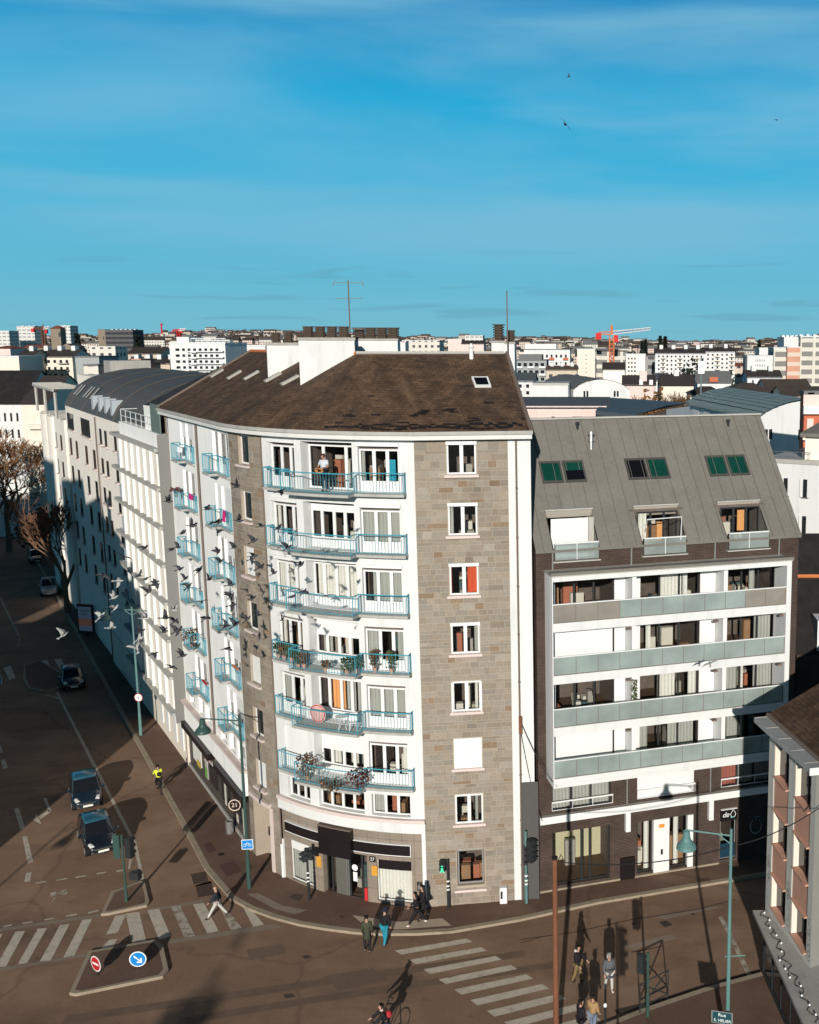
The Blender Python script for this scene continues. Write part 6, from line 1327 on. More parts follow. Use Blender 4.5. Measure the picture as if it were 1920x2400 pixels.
# ------------------------------------------------------------------ things on the balconies
def plant(label, F, a, o, z, h=.6, r=.3, n=60, m='leaf', pot='terracotta', seed=0, ph=.28, trail=0, group='potted plants on the balconies'):
    rr = random.Random(seed); p = F(a, o, z); t = thing('potted_plant', label, 'potted plant', p, group=group); b = MB()
    if pot: b.lathe(p.x, p.y, [(.08, z + .005), (.12, z + ph), (.13, z + ph), (.11, z + ph - .03)], 10); ob('pot', b, M[pot], t)
    b = MB(); zb = z + (ph if pot else 0)
    for i in range(n):
        a_ = rr.uniform(0, 6.28); rad = r * rr.random() ** .6; zz = zb + h * rr.random() ** .8 - trail * rr.random(); c = Vector((p.x + rad * math.cos(a_), p.y + rad * math.sin(a_), zz)); s_ = rr.uniform(.05, .11)
        u = Vector((rr.uniform(-1, 1), rr.uniform(-1, 1), rr.uniform(-.4, 1))).normalized(); v = u.cross(Vector((rr.uniform(-1, 1), rr.uniform(-1, 1), rr.uniform(-1, 1)))).normalized(); b.q([c - u * s_, c + v * s_ * .6, c + u * s_, c - v * s_ * .6])
    for i in range(5): a_ = rr.uniform(0, 6.28); b.tube([(p.x, p.y, zb - .02), (p.x + r * .6 * math.cos(a_), p.y + r * .6 * math.sin(a_), zb + h * .8)], .008, 3)
    ob('foliage', b, M[m], t, fix=False); return t
z4 = 21.06 - 3 * ST; z5 = z4 - ST; z6 = z5 - ST
pl = [(19.35, .3, 'green'), (19.8, .3, 'green'), (20.3, .3, 'green'), (21.3, .85, 'green'), (21.65, .85, 'green'), (22.9, .9, 'low'), (24.0, .9, 'green'), (24.35, .6, 'green'), (25.1, .3, 'tall'), (25.95, .3, 'tall')]
for i, (a, o, k) in enumerate(pl): plant(['first', 'second', 'third', 'fourth', 'fifth', 'sixth', 'seventh', 'eighth', 'ninth', 'tenth'][i] + ' terracotta potted plant counted from the stone strip on the crowded middle balcony', PF, a, o, z4, {'green': .55, 'low': .3, 'tall': .85}[k], {'green': .28, 'low': .22, 'tall': .25}[k], 130, rnd.choice(('leaf', 'leaf', 'leaf_brown')), seed=i)
plant('big russet shrub in a pot at the left of the lowest deep balcony', PF, 21.45, .75, z6, 1.0, .55, 190, 'leaf_brown', 'clutter_a', 31)
plant('dark red trailing plant at the right of the lowest deep balcony', PF, 24.3, .85, z6, .75, .6, 190, 'leaf_red', 'clutter_c', 32)
plant('low trailing foliage along the middle of the lowest deep balcony', PF, 23.0, .9, z6, .25, .6, 130, 'leaf_brown', None, 33)
plant('small orange pot on the floor of the lowest deep balcony', PF, 22.4, .9, z6, .1, .1, 10, 'leaf', 'terracotta_orange', 34, .16)
plant('reddish shrub spilling over a balcony of the straight left front', PF, 4.2, .3, 21.06 - 4 * ST, .8, .6, 190, 'leaf_brown', 'clutter_a', 35)
plant('dark window-box plant on the second highest left balcony', PF, 3.3, .45, 21.06 - ST + .55, .3, .4, 90, 'leaf_red', 'clutter_a', 36)
mk('pink_cloth', (.55, .02, .18)); mk('parasol', (.62, .36, .33), var=.1)
def cloth_over(label, F, a0, a1, o, z, m, drop=.35):
    b = MB(); n = 8
    for i in range(n): x0 = a0 + (a1 - a0) * i / n; x1 = a0 + (a1 - a0) * (i + 1) / n; w0, w1 = .03 * (i % 2), .03 * ((i + 1) % 2); b.q([F(x0, o + .05 + w0, z - drop), F(x1, o + .05 + w1, z - drop), F(x1, o, z + .03), F(x0, o, z + .03)]); b.q([F(x0, o - .06 - w0, z - drop * .6), F(x1, o - .06 - w1, z - drop * .6), F(x1, o, z + .03), F(x0, o, z + .03)])
    props(ob('cloth', b, M[m], fix=False), label, 'cloth')
cloth_over('bright pink cloth hung over the railing of the left balcony column', PF, 5.2, 6.3, .12, 22.04 - ST, 'pink_cloth', .3)
cloth_over('pink and red cloth hung over the railing beside the left stone strip', PF, 12.9, 13.5, .12, 22.04 - ST, 'pink_cloth', .6)
cloth_over('turquoise towel hanging inside the right window of the top balcony', PF, 26.06, 26.36, -.02, 22.6, 'f_turq', .95)
b = MB(); F_ = PF; c0 = PF(22.15, .55, z5 + .55); fr_ = frame(c0.x, c0.y, math.atan2(pos(22.15)[1].y, pos(22.15)[1].x)); n = 24
t = thing('folded_parasol', 'round pink and white paper parasol lying open on a balcony', 'parasol', c0)
b = MB(); b.loft([[fr_(r_ * math.cos(2 * math.pi * k / n), o, c0.z + .1 + r_ * math.sin(2 * math.pi * k / n)) for k in range(n)] for r_, o in ((.02, .22), (.25, .18), (.48, .08), (.47, .06))]); ob('canopy', b, M['parasol'], t); b = MB(); b.tube([fr_(.42 * math.cos(2 * math.pi * k / n), .115, c0.z + .1 + .42 * math.sin(2 * math.pi * k / n)) for k in range(n + 1)], .02, 4); ob('band', b, M['f_red'], t)
def table(label, F, a, o, z, m='white_paint', r=.3, name='balcony_table'):
    p = F(a, o, z); t = thing(name, label, 'table', p); b = MB(); b.lathe(p.x, p.y, [(r, z + .68), (r, z + .71)], 14); ob('tabletop', b, M[m], t)
    for k in range(3): b = MB(); a_ = k * 2.1; b.tube([(p.x + r * .8 * math.cos(a_), p.y + r * .8 * math.sin(a_), z), (p.x + .05 * math.cos(a_), p.y + .05 * math.sin(a_), z + .68)], .015, 4); ob('leg', b, M[m], t)
def chair(label, F, a, o, z, m='white_paint'):
    p = F(a, o, z); f = frame(p.x, p.y, rnd.uniform(-.5, .5)); t = thing('balcony_chair', label, 'chair', p); b = MB(); b.box(f, -.2, .2, -.2, .2, z + .42, z + .45); ob('seat', b, M[m], t); b = MB(); b.box(f, -.2, .2, -.2, -.17, z + .451, z + .85); ob('backrest', b, M[m], t)
    for x in (-.17, .17):
        for y in (-.17, .17): b = MB(); b.tube([f(x, y, z), f(x, y, z + .42)], .015, 4); ob('leg', b, M[m], t)
table('small white wire table on the balcony with the parasol', PF, 23.5, .7, z5); chair('white wire chair on the balcony with the parasol', PF, 24.05, .6, z5); table('small round table on the lowest deep balcony', PF, 22.0, .5, z6, 'grey_metal'); chair('pale chair on the highest left balcony', PF, 4.0, .3, 21.06)
for i, (a, k, m) in enumerate(((13.4, 4, 'terracotta_orange'), (5.9, 5, 'red'))):
    b = MB(); b.box(PF, a - .5, a + .5, .02, .12, 21.06 - ST * k + .98, 21.06 - ST * k + 1.06, 0); props(ob('balcony_shelf', b, M[m]), ('orange board on the railing beside the stone strip', 'red planter board on the lowest left balcony')[i], 'shelf')
t = thing('bathtub_planter', 'white trough planter on the crowded middle balcony', 'planter', PF(23.4, .95, z4)); b = MB(); b.box(PF, 23.05, 23.75, .8, 1.02, z4 + .01, z4 + .22); ob('trough', b, M['white_paint'], t)
t = thing('green_wall_planter', 'tall narrow strip of green leaves on the brick block balcony', 'plant', RB(4.72, .7, fl[2])); b = MB(); rr = random.Random(8); p = RB(4.73, 1.08, 0)
for i in range(260):
    c = Vector((p.x + rr.uniform(-.14, .14), p.y + rr.uniform(-.1, .05), fl[2] + .3 + rr.random() * 1.95)); u = Vector((rr.uniform(-1, 1), rr.uniform(-1, 1), rr.uniform(-1, 1))).normalized() * .06; v = u.orthogonal() * .6; b.q([c - u, c + v, c + u, c - v])
ob('foliage', b, M['leaf'], t, fix=False)
# ------------------------------------------------------------------ pigeons
def birdmesh(name, up, sweep, m, span=.33, fold=.0):
    b = MB(); P_ = [(-.17, .012, 0), (-.10, .03, 0), (0, .055, -.005), (.08, .05, 0), (.12, .033, .012), (.15, .03, .02), (.175, .012, .015), (.195, .003, .01)]
    b.loft([[Vector((x, r * math.cos(2 * math.pi * k / 8), z + r * math.sin(2 * math.pi * k / 8))) for k in range(8)] for x, r, z in P_])
    b.loft([[Vector((-.14, y, z)) for y, z in ((-.015, .006), (.015, .006), (.015, -.006), (-.015, -.006))], [Vector((-.27, y, z)) for y, z in ((-.06, .003), (.06, .003), (.06, -.003), (-.06, -.003))]])
    for sg in (-1, 1):
        rg = []
        for u, ch, th in ((0, .14, .014), (.35, .15, .010), (.65, .12, .006), (1, .02, .003)):
            y = sg * (.03 + span * u * math.cos(up * (1 - fold * u))); z = .02 + span * u * math.sin(up * (1 - fold * u)); x = .05 + .05 * math.sin(u * 2.5) - sweep * u * u
            rg.append([Vector((x, y, z + th)), Vector((x - ch * .5, y, z + th)), Vector((x - ch, y, z)), Vector((x - ch * .5, y, z - th * .3)), Vector((x, y, z - th * .3))])
        b.loft(rg)
    return b.mesh(name, [m], smooth=True)
BV = [(birdmesh('pigeon', u, s_, M['bird_dark'], fold=f), birdmesh('pigeon', u, s_, M['bird_pale'], fold=f)) for u, s_, f in ((1.15, .10, .2), (.75, .16, .5), (.2, .12, 1.2), (-.5, .14, .4), (1.35, .2, 0), (.5, .28, .6))]
def bird(u, v, Y, label, group, pale=0, sc=1., name='pigeon', rz=None, rx=None, var=None):
    me = BV[rnd.randrange(6) if var is None else var][pale]; o = link(name, me); o.location = DY(u, v, Y); o.rotation_euler = (rnd.uniform(-.7, .7) if rx is None else rx, rnd.uniform(-.8, .15), R(rnd.gauss(35, 38)) if rz is None else rz); o.scale = (sc,) * 3
    props(o, label, 'pigeon' if name == 'pigeon' else 'bird', group); return o
ZLb = [(140, 860), (280, 1150), (360, 1090), (510, 930), (540, 1060), (620, 1050), (600, 1150), (800, 1040), (1010, 1090), (780, 720), (1190, 760), (170, 1310), (230, 1290), (610, 1330), (630, 1420), (755, 1290), (940, 1230), (940, 1370), (920, 1400), (1000, 1470), (1170, 1100), (1260, 1290), (1130, 1530), (1385, 1450), (250, 1490), (430, 1500), (300, 1580), (330, 1650), (520, 1590), (720, 1640), (875, 1690), (930, 1760), (730, 1740), (740, 1830), (1295, 1750), (1410, 1700), (450, 1800), (490, 1950), (110, 1950), (200, 1980), (680, 2020), (770, 2010), (880, 1960), (980, 1920), (1205, 1960), (20, 1640), (100, 2060), (240, 2060)]
for x, y in ZLb:
    u = 360 + x / 3.9925; v = 960 + y / 3.9925; Y = rnd.uniform(38, 46)
    wh = 'in front of the straight white balconies' if u < 533 else ('against the grey stone strip' if u < 620 else 'before the curved white bay')
    bird(u, v, Y, 'dark grey pigeon flying ' + wh + ', one of the flock', 'pigeons flying in one flock', 0, rnd.uniform(.82, 1.05))
ZBb = [(820, 220), (610, 310), (430, 490), (770, 490), (830, 520), (920, 560), (860, 640), (790, 1020), (910, 1240), (1190, 1260), (1080, 1370), (1010, 1030), (1130, 1020), (1330, 1170), (1610, 1190)]
for x, y in ZBb: bird(140 + x / 4.107, 1230 + y / 4.107, rnd.uniform(38, 46), 'dark grey pigeon flying in front of the white finned block, one of the flock', 'pigeons flying in one flock', 0, rnd.uniform(.85, 1.1))
for x, y in [(570, 540), (530, 700), (540, 800), (400, 880), (500, 990), (40, 1060), (830, 900), (770, 1100), (750, 1180), (1100, 820)]: bird(140 + x / 4.107, 1230 + y / 4.107, rnd.uniform(40, 48), 'pale grey pigeon flying over the shaded street, one of the flock', 'pigeons flying in one flock', 1, rnd.uniform(1, 1.25))
bird(1664, 1556, 46, 'pigeon with pale body and dark wings before the brick block balconies', None, 1, 1.1, rz=R(90), var=2)
bird(1325, 291, 60, 'small dark bird with a white band high in the blue sky', None, 0, 1.3, 'bird', R(80), .9, 2); bird(1334, 180, 140, 'tiny distant bird above the banded bird', None, 0, 1.2, 'bird'); bird(1820, 281, 120, 'distant gliding bird at the upper right of the sky', None, 0, 1.1, 'bird', R(20), .2, 2)
# ------------------------------------------------------------------ the town behind
def gmat(k, c, **kw):
    if k not in M: M[k] = gridmat(k, c, **kw)
    return M[k]
gmat('g_white', (.64, .59, .52)); gmat('g_cream', (.56, .47, .37), du=2.6); gmat('g_grey', (.30, .30, .29), du=3.2, wu=.6, wv=.4, dark=(.07, .07, .075)); gmat('g_tower', (.62, .59, .55), du=4, dv=2.9, wu=.7, wv=.35, dark=(.24, .25, .27)); gmat('g_dark', (.09, .085, .085), du=4, dv=3, wu=.96, wv=.5, dark=(.02, .022, .03)); gmat('g_balcony', (.62, .58, .50), du=4.5, dv=2.9, wu=.8, wv=.55, dark=(.20, .19, .18)); gmat('g_orange', (.55, .27, .18), du=6, dv=2.9, wu=.98, wv=.42, dark=(.62, .50, .42)); gmat('g_pink', (.60, .45, .40)); gmat('g_stone', (.22, .175, .125), du=7, dv=9, wu=.12, wv=.2)
mk('roof_dark', (.045, .036, .034), var=.25, sc=.4); mk('roof_brown', (.085, .062, .048), var=.3, sc=.4); mk('roof_red', (.20, .065, .04), var=.2, sc=.4); mk('roof_grey', (.15, .15, .15), var=.15, sc=.3)
def xz(u, v, Y): p = DY(u, v, Y); return p.x, p.z
def houseparts(t, F, w_, d, z0, z1, wm, rm, hr, kind, chim=0, uvo=0):
    b = MB(); b.box(F, 0, w_, -d, 0, z0, z1)
    if kind == 'gable':
        for a in (0, w_): b.q([F(a, 0, z1), F(a, -d, z1), F(a, -d / 2, z1 + hr)], 0)
    if kind == 'front':
        for o in (0, -d): b.q([F(0, o, z1), F(w_, o, z1), F(w_ / 2, o, z1 + hr)], 0)
    ob('wall', b, M[wm], t, fix=False)
    b = MB(); e = .3
    if kind == 'flat': b.box(F, -.1, w_ + .1, -d - .1, .1, z1 + .01, z1 + .35)
    elif kind == 'gable':
        b.q([F(-e, e, z1 - .15), F(w_ + e, e, z1 - .15), F(w_ + e, -d / 2, z1 + hr), F(-e, -d / 2, z1 + hr)]); b.q([F(-e, -d - e, z1 - .15), F(w_ + e, -d - e, z1 - .15), F(w_ + e, -d / 2, z1 + hr), F(-e, -d / 2, z1 + hr)])
    elif kind == 'front':
        b.q([F(-e, e, z1 - .15), F(w_ / 2, e, z1 + hr), F(w_ / 2, -d - e, z1 + hr), F(-e, -d - e, z1 - .15)]); b.q([F(w_ + e, e, z1 - .15), F(w_ / 2, e, z1 + hr), F(w_ / 2, -d - e, z1 + hr), F(w_ + e, -d - e, z1 - .15)])
    elif kind == 'hip':
        i = min(d / 2, w_ * .35); c = [F(-e, e, z1), F(w_ + e, e, z1), F(w_ + e, -d - e, z1), F(-e, -d - e, z1)]; r0, r1 = F(i, -d / 2, z1 + hr), F(w_ - i, -d / 2, z1 + hr)
        b.q([c[0], c[1], r1, r0]); b.q([c[1], c[2], r1]); b.q([c[2], c[3], r0, r1]); b.q([c[3], c[0], r0])
    r = ob('roof', b, M[rm], t, fix=False)
    for k in range(chim):
        a = w_ * (k + .5) / chim; b = MB(); b.box(F, a - .5, a + .5, -d * .62, -d * .42, z1, z1 + hr + .9); ob('chimney', b, M['white'], r)
    return t
LAND = []
def far(name, label, u0, u1, vt, Y, d, wm, rm, kind='flat', hr=0., ang=0., chim=0, group=None, cat='building', vr=None, vb=None):
    x0, z1 = xz(u0, vt, Y); x1, _ = xz(u1, vt, Y); zb = hz((x0 + x1) / 2, Y) - 1
    if vr is not None: hr = xz(u0, vr, Y + d / 2)[1] - z1
    LAND.append((u0, u1, vt, Y, vb or vt + 60)); t = thing(name, label, cat, ((x0 + x1) / 2, Y, zb), group=group); F = frame(x0, Y, R(ang))
    houseparts(t, F, (x1 - x0) / math.cos(R(ang)), d, zb, z1, wm, rm, hr, kind, chim); return t, F, (x1 - x0) / math.cos(R(ang)), zb, z1
PW = {}
def windows(t, F, w_, zt, zb, rows, cols, m0=.08, ww=.5, wh=.5, balc=None, bm_='white_paint'):
    dw = w_ * (1 - 2 * m0) / cols; dh = (zt - zb) / rows
    for r in range(rows):
        for c in range(cols):
            a = w_ * m0 + dw * (c + .5); z = zb + dh * (r + .5); b = MB(); b.box(F, a - dw * ww / 2, a + dw * ww / 2, .01, .06, z - dh * wh / 2, z + dh * wh / 2, 0); ob('window', b, M['glass_dark'], t)
            if balc and c % balc[0] == balc[1]: b = MB(); b.box(F, a - dw * .55, a + dw * .55, .07, 1.0, z - dh * .5, z - dh * .22); ob('balcony', b, M[bm_], t)
E5 = 'apartment_building'; H5 = 'house'; AB = 'apartment block'
# near right, behind the brick block
t = thing('teal_roofed_building', 'white building under a curved teal zinc roof behind the grey metal roof', 'building', (17, 122, 0)); F_ = None
A_, B_ = Vector((17.0, 120, 0)), Vector((23.4, 123, 0)); AX = Vector((-5.8, 31, 0)); n = 8; b = MB()
prof = [(i / n, 19.75 + 1.9 * math.sin(math.pi / 2 * (i / n) ** .8)) for i in range(n + 1)]
pt = lambda k, z, f: Vector((A_.x + (B_.x - A_.x) * k + AX.x * f, A_.y + (B_.y - A_.y) * k + AX.y * f, z))
b.q([pt(0, 0, 0), pt(1, 0, 0)] + [pt(k, z - .1, 0) for k, z in reversed(prof)]); b.q([pt(0, 0, 0), pt(0, 19.6, 0), pt(0, 19.6, 1), pt(0, 0, 1)]); b.q([pt(1, 0, 0), pt(1, 21.5, 0), pt(1, 21.5, 1), pt(1, 0, 1)]); ob('wall', b, M['white'], t, fix=False)
b = MB()
for (k0, z0), (k1, z1) in zip(prof, prof[1:]):
    for j in range(12): b.q([pt(k0 - .06, z0 + .02 * (j % 2), j / 12 - .02), pt(k1 - .03, z1 + .02 * (j % 2), j / 12 - .02), pt(k1 - .03, z1 + .02 * (j % 2), (j + 1) / 12), pt(k0 - .06, z0 + .02 * (j % 2), (j + 1) / 12)])
b.q([pt(-.06, 19.45, 0), pt(-.06, 19.45, 1), pt(-.06, 19.78, 1), pt(-.06, 19.78, 0)]); rf = ob('roof', b, M['zinc_teal'], t, fix=False)
b = MB(); b.tube([pt(.08, 20.25, 0), pt(.06, 20.15, 1)], .06, 4); ob('snow_rail', b, M['dark_metal'], rf)
F_ = frame(A_.x, A_.y, math.atan2(B_.y - A_.y, B_.x - A_.x))
for a, z, w_, h_ in ((.75, 18.3, .42, 1.15), (1.35, 18.3, .42, 1.15), (5.4, 18.1, .5, 1.2), (5.2, 15.5, .5, 1.2)): b = MB(); b.box(F_, a, a + w_, .005, .05, z - h_, z, 0); ob('window', b, M['glass_dark'], t)
for k in range(5): b = MB(); q = pt(0, 0, .1 + k * .18); f2 = frame(q.x, q.y, math.atan2(AX.y, AX.x)); b.box(f2, 0, 3.2, .01 - .06, .06 - .14, 17.6, 19.0); ob('window', b, M['white_paint'], t)
t, F, w_, zb, z1 = far('pink_building', 'low pink rendered building behind the grey metal roof ridge', 1205, 1422, 952, 92, 8, 'pink', 'zinc_blue', 'gable', vr=930)
for a, ww in ((3.3, .3), (5.2, .9), (7.6, .3), (9.2, .3)):
    if a < w_ - .5: b = MB(); b.box(F, a * w_ / 8.2, a * w_ / 8.2 + ww, .01, .06, z1 - 1.7, z1 - .9); ob('window', b, M['glass_dark'], t)
t = thing('low_roofed_building', 'long low building with a dark blue-grey roof and brown gable beside the teal roof', 'building', DY(1500, 1000, 88) * 1); t.location.z = 0; INV[t.name] = Matrix.Translation(t.location).inverted()
E_ = [DY(1396, 963, 86), DY(1490, 973, 83), DY(1563, 950, 86), DY(1618, 944, 100), DY(1421, 931, 110)]; b = MB(); b.q([E_[0], E_[1], E_[2], E_[3], E_[4]]); dn = Vector((0, 0, -.35)); b.q([E_[0], E_[1], E_[1] + dn, E_[0] + dn]); ob('roof', b, M['zinc_blue'], t, fix=False)
b = MB(); g0 = lambda p, k: Vector((p.x, p.y + .6, 0 if k else p.z - .36)); b.q([g0(E_[0], 0), g0(E_[1], 0), g0(E_[1], 1), g0(E_[0], 1)], 0); b.q([g0(E_[1], 0), g0(E_[2], 0), g0(E_[2], 1), g0(E_[1], 1)], 0); b.q([g0(E_[2], 0), g0(E_[3], 0), g0(E_[3], 1), g0(E_[2], 1)], 1); ob('wall', b, [M['roof_brown'], M['white']], t, fix=False)
# white terrace block and red balcony block at the right edge
t, F, w_, zb, z1 = far('terrace_apartment_building', 'white stepped apartment block with roof terrace at the right edge', 1790, 1912, 1083, 86, 10, 'white', 'zinc_light', 'flat', ang=-30)
for r, (z) in enumerate((z1 - 1.2, z1 - 4.2, z1 - 7.2, z1 - 10.2)):
    for a in (1.05, 1.8, 3.45): b = MB(); b.box(F, a, a + .34, .005, .05, z - 1.45, z, 0); b.box(F, a - .25, a, .005, .12, z - 1.45, z, 1); b.box(F, a - .05, a + .5, .005, .22, z - 1.5, z - 1.46, 2); ob('window', b, [M['glass_dark'], M['white_paint'], M['pipe_brown']], t)
b = MB()
for k in range(8): b.tube([F(k * .55, -.1, z1), F(k * .55, -.1, z1 + .95)], .02, 4)
b.tube([F(0, -.1, z1 + .95), F(4, -.1, z1 + .95)], .025, 4); ob('railing', b, M['steel'], t)
b = MB(); b.box(F, 3.3, 6, -4, -.6, z1, z1 + 2.2, 0); b.box(F, 3.0, 6.4, -4.4, -.2, z1 + 2.2, z1 + 2.5, 1); b.q([F(3.0, -.2, z1 + 2.5), F(6.4, -.2, z1 + 2.5), F(6.4, -4, z1 + 3.6), F(4, -4, z1 + 3.6)], 1); ob('penthouse', b, [M['offwhite'], M['zinc']], t, fix=False)
t, F, w_, zb, z1 = far('red_balcony_building', 'red and cream apartment block with white balcony slabs at the right edge', 1886, 1990, 925, 100, 2.2, 'red_wall', 'roof_grey', 'flat')
for k in range(5): z = z1 - 1.6 - k * 2.45; b = MB(); b.box(F, -.15, w_, .01, .6, z - .2, z + .6 if k == 0 else z, 0); ob('balcony', b, M['offwhite'], t); b = MB(); b.box(F, .3, .9, .01, .1, z + .1, z + 1.8); ob('shutter', b, M['pink'], t)
b = MB(); b.box(F, -.1, w_, .011, .06, z1 - 1.4, z1 + .3); ob('parapet', b, M['pink'], t)
t, F, w_, zb, z1 = far('slate_roofed_house', 'house under a dark slate roof with an orange ridge beside the brick block', 1868, 2050, 1525, 62, 9, 'brick', 'slate_dark', 'gable', vr=1352)
b = MB(); p, q = F(-.3, -4.5, z1), F(w_, -4.5, z1); hr_ = DY(1868, 1352, 66.5).z; b.tube([Vector((p.x, p.y, hr_ + .05)), Vector((q.x, q.y, hr_ + .05))], .13, 6); ob('ridge_cap', b, M['terracotta_orange'], t)
b = MB(); b.box(F, 1.2, 2.6, -1.6, .1, z1 - .2, z1 + 1.9, 0); b.box(F, 1.35, 2.4, .101, .14, z1, z1 + 1.5, 1); ob('dormer', b, [M['white_paint'], M['glass_dark']], t)
far('dark_roofed_house', 'dark roofed house rising just behind the brick block right edge', 1862, 1990, 1420, 70, 8, 'cream', 'slate_dark', 'gable', vr=1250)
# barrel vaulted white hall and its neighbours
t = thing('vaulted_hall', 'white hall with a rounded gable and grey barrel roof', 'hall', (-1.5, 172, 0)); Y = 172; xa, za = xz(1344, 914, Y); xb, _ = xz(1476, 914, Y); zt = xz(1410, 889, Y)[1]; n = 12; AX = Vector((-7, 30, 0))
pr = [(xa + (xb - xa) * i / n, za + (zt - za) * math.sin(math.pi * i / n) ** .75) for i in range(n + 1)]
b = MB(); b.q([Vector((xa, Y, 0)), Vector((xb, Y, 0))] + [Vector((x, Y, z)) for x, z in reversed(pr)]); b.q([Vector((xa, Y, 0)), Vector((xa, Y, za)), Vector((xa, Y, za)) + AX, Vector((xa, Y, 0)) + AX]); ob('wall', b, M['white'], t, fix=False)
b = MB()
for (p, z), (q, z_) in zip(pr, pr[1:]): b.q([Vector((p, Y - .3, z + .05)), Vector((q, Y - .3, z_ + .05)), Vector((q, Y, z_)) + AX, Vector((p, Y, z)) + AX])
ob('roof', b, M['roof_grey'], t, fix=False)
for u in (1370, 1377, 1441, 1448): x, z = xz(u, 930, Y); b = MB(); b.box(frame(x, Y, 0), -.16, .16, .01, .05, z, z + .95); ob('window', b, M['glass_dark'], t)
t, F, w_, zb, z1 = far('blank_walled_building', 'blank white windowless building left of the vaulted hall', 1249, 1332, 903, 166, 8, 'white', 'zinc_light', 'flat')
t, F, w_, zb, z1 = far('white_house', 'white flats with a small blue-grey roof by the gable end', 1206, 1250, 893, 195, 9, 'white', 'zinc_blue', 'gable', vr=873); windows(t, F, w_, z1 - .3, z1 - 4, 3, 2, .1, .4, .5)
t, F, w_, zb, z1 = far('stepped_apartment_building', 'grey stepped apartment block right of the gable end', 1208, 1281, 846, 330, 12, 'grey_render', 'roof_grey', 'flat'); windows(t, F, w_, z1, z1 - 9, 4, 5, .04, .6, .45, (2, 0)); b = MB(); b.box(F, 1, w_ - 1.5, -9, -1, z1, z1 + 2); ob('penthouse', b, M['roof_grey'], t)
t, F, w_, zb, z1 = far('long_apartment_building', 'long white apartment block with red balconies under the skyline', 1228, 1336, 820, 430, 12, 'white', 'roof_grey', 'flat'); windows(t, F, w_, z1 - 1, z1 - 10, 3, 9, .04, .4, .4, (3, 2), 'red_wall'); b = MB(); b.box(F, .2, w_ * .7, -10, -2, z1, z1 + 2.4); ob('penthouse', b, M['white'], t)
t, F, w_, zb, z1 = far('blank_tower_block', 'tall blank cream gable of an apartment block left of the orange crane', 1353, 1395, 820, 335, 14, 'cream', 'white', 'flat'); windows(t, F, w_, z1 - 1, z1 - 9, 6, 1, .3, .22, .12)
far('row_of_shops', 'low cream row with dark roofs between the stepped block and the blank tower', 1281, 1352, 867, 320, 9, 'g_cream', 'roof_brown', 'gable', vr=857, chim=3)
far(E5, 'cream block with balconies just right of the blank tower', 1395, 1470, 824, 360, 12, 'g_balcony', 'roof_brown', 'flat')
far(H5, 'white house with dark steep roof at the foot of the orange crane', 1414, 1464, 866, 300, 10, 'offwhite', 'roof_dark', 'gable', vr=849)
t, F, w_, zb, z1 = far(E5, 'white and pale blue block with blue window panels right of the crane', 1467, 1513, 832, 310, 12, 'offwhite', 'white', 'flat'); windows(t, F, w_ * .62, z1 - .4, z1 - 6.5, 5, 3, .12, .5, .45)
far(E5, 'dark grey balcony block between the blue-panelled block and the long white block', 1514, 1540, 836, 320, 10, 'g_grey', 'roof_grey', 'flat')
t, F, w_, zb, z1 = far('long_white_building', 'long white five-storey block with dark roof and white chimneys', 1536, 1652, 828, 300, 11, 'white', 'roof_dark', 'gable', vr=816, chim=4, ang=-2); windows(t, F, w_, z1 - .3, z1 - 6.2, 5, 11, .03, .38, .42, (4, 1), 'cream')
t, F, w_, zb, z1 = far('long_white_building', 'white five-storey block with dark roof at the right end of the long row', 1652, 1723, 824, 306, 11, 'white', 'roof_dark', 'gable', vr=814, chim=2); windows(t, F, w_, z1 - .3, z1 - 6.4, 5, 6, .03, .38, .42, (3, 2), 'cream')
far(H5, 'cream house with dark roof below the right end of the white row', 1722, 1770, 858, 330, 9, 'g_cream', 'roof_red', 'gable', vr=850)
t, F, w_, zb, z1 = far(E5, 'plain white four-storey block with narrow windows left of the orange tower', 1752, 1812, 836, 300, 10, 'white', 'white', 'flat'); windows(t, F, w_, z1 - .4, z1 - 4.5, 3, 6, .3, .25, .5)
far(E5, 'plain white slab behind the narrow windowed block', 1780, 1815, 817, 360, 10, 'white', 'white', 'flat')
far('tower_block', 'cream tower with balconies at the left of the orange tower', 1814, 1846, 817, 330, 12, 'g_balcony', 'white', 'flat')
far('tower_block', 'orange tower block with stacked balconies', 1846, 1876, 815, 328, 12, 'g_orange', 'white', 'flat')
far('tower_block', 'tall white tower block with chimneys on its roof at the right edge', 1838, 1879, 792, 350, 14, 'white', 'white', 'flat', chim=4)
far('tower_block', 'pale balcony tower at the right edge of the skyline', 1877, 1960, 790, 346, 14, 'g_balcony', 'white', 'flat', chim=5)
t, F, w_, zb, z1 = far('pink_gabled_house', 'pink gabled house with dark roof and tall pink chimney', 1462, 1535, 902, 205, 8, 'pink', 'roof_dark', 'gable', vr=879); b = MB(); b.box(F, w_ * .52, w_ * .75, -3.2, -1.5, z1, z1 + 2.6); ob('chimney', b, M['pink'], t)
for k in (.5, .82): b = MB(); b.box(F, w_ * k, w_ * k + .7, -1.2, .05, z1, z1 + .95); ob('dormer', b, M['white_paint'], t)
far(H5, 'white house with slate roof right of the pink gabled house', 1536, 1566, 892, 225, 8, 'white', 'zinc_blue', 'gable', vr=874)
far(H5, 'cream house with dark mansard behind the bare trees', 1550, 1626, 903, 215, 8, 'cream', 'roof_dark', 'gable', vr=877, chim=1)
t, F, w_, zb, z1 = far('modern_house', 'modern white block with slanted grey roof, red loggia and white stripes', 1635, 1714, 897, 225, 10, 'white', 'roof_grey', 'gable', vr=869); b = MB(); b.box(F, w_ * .35, w_ * .6, .0, .4, z1 + .2, z1 + 1.2); ob('loggia', b, M['red_wall'], t)
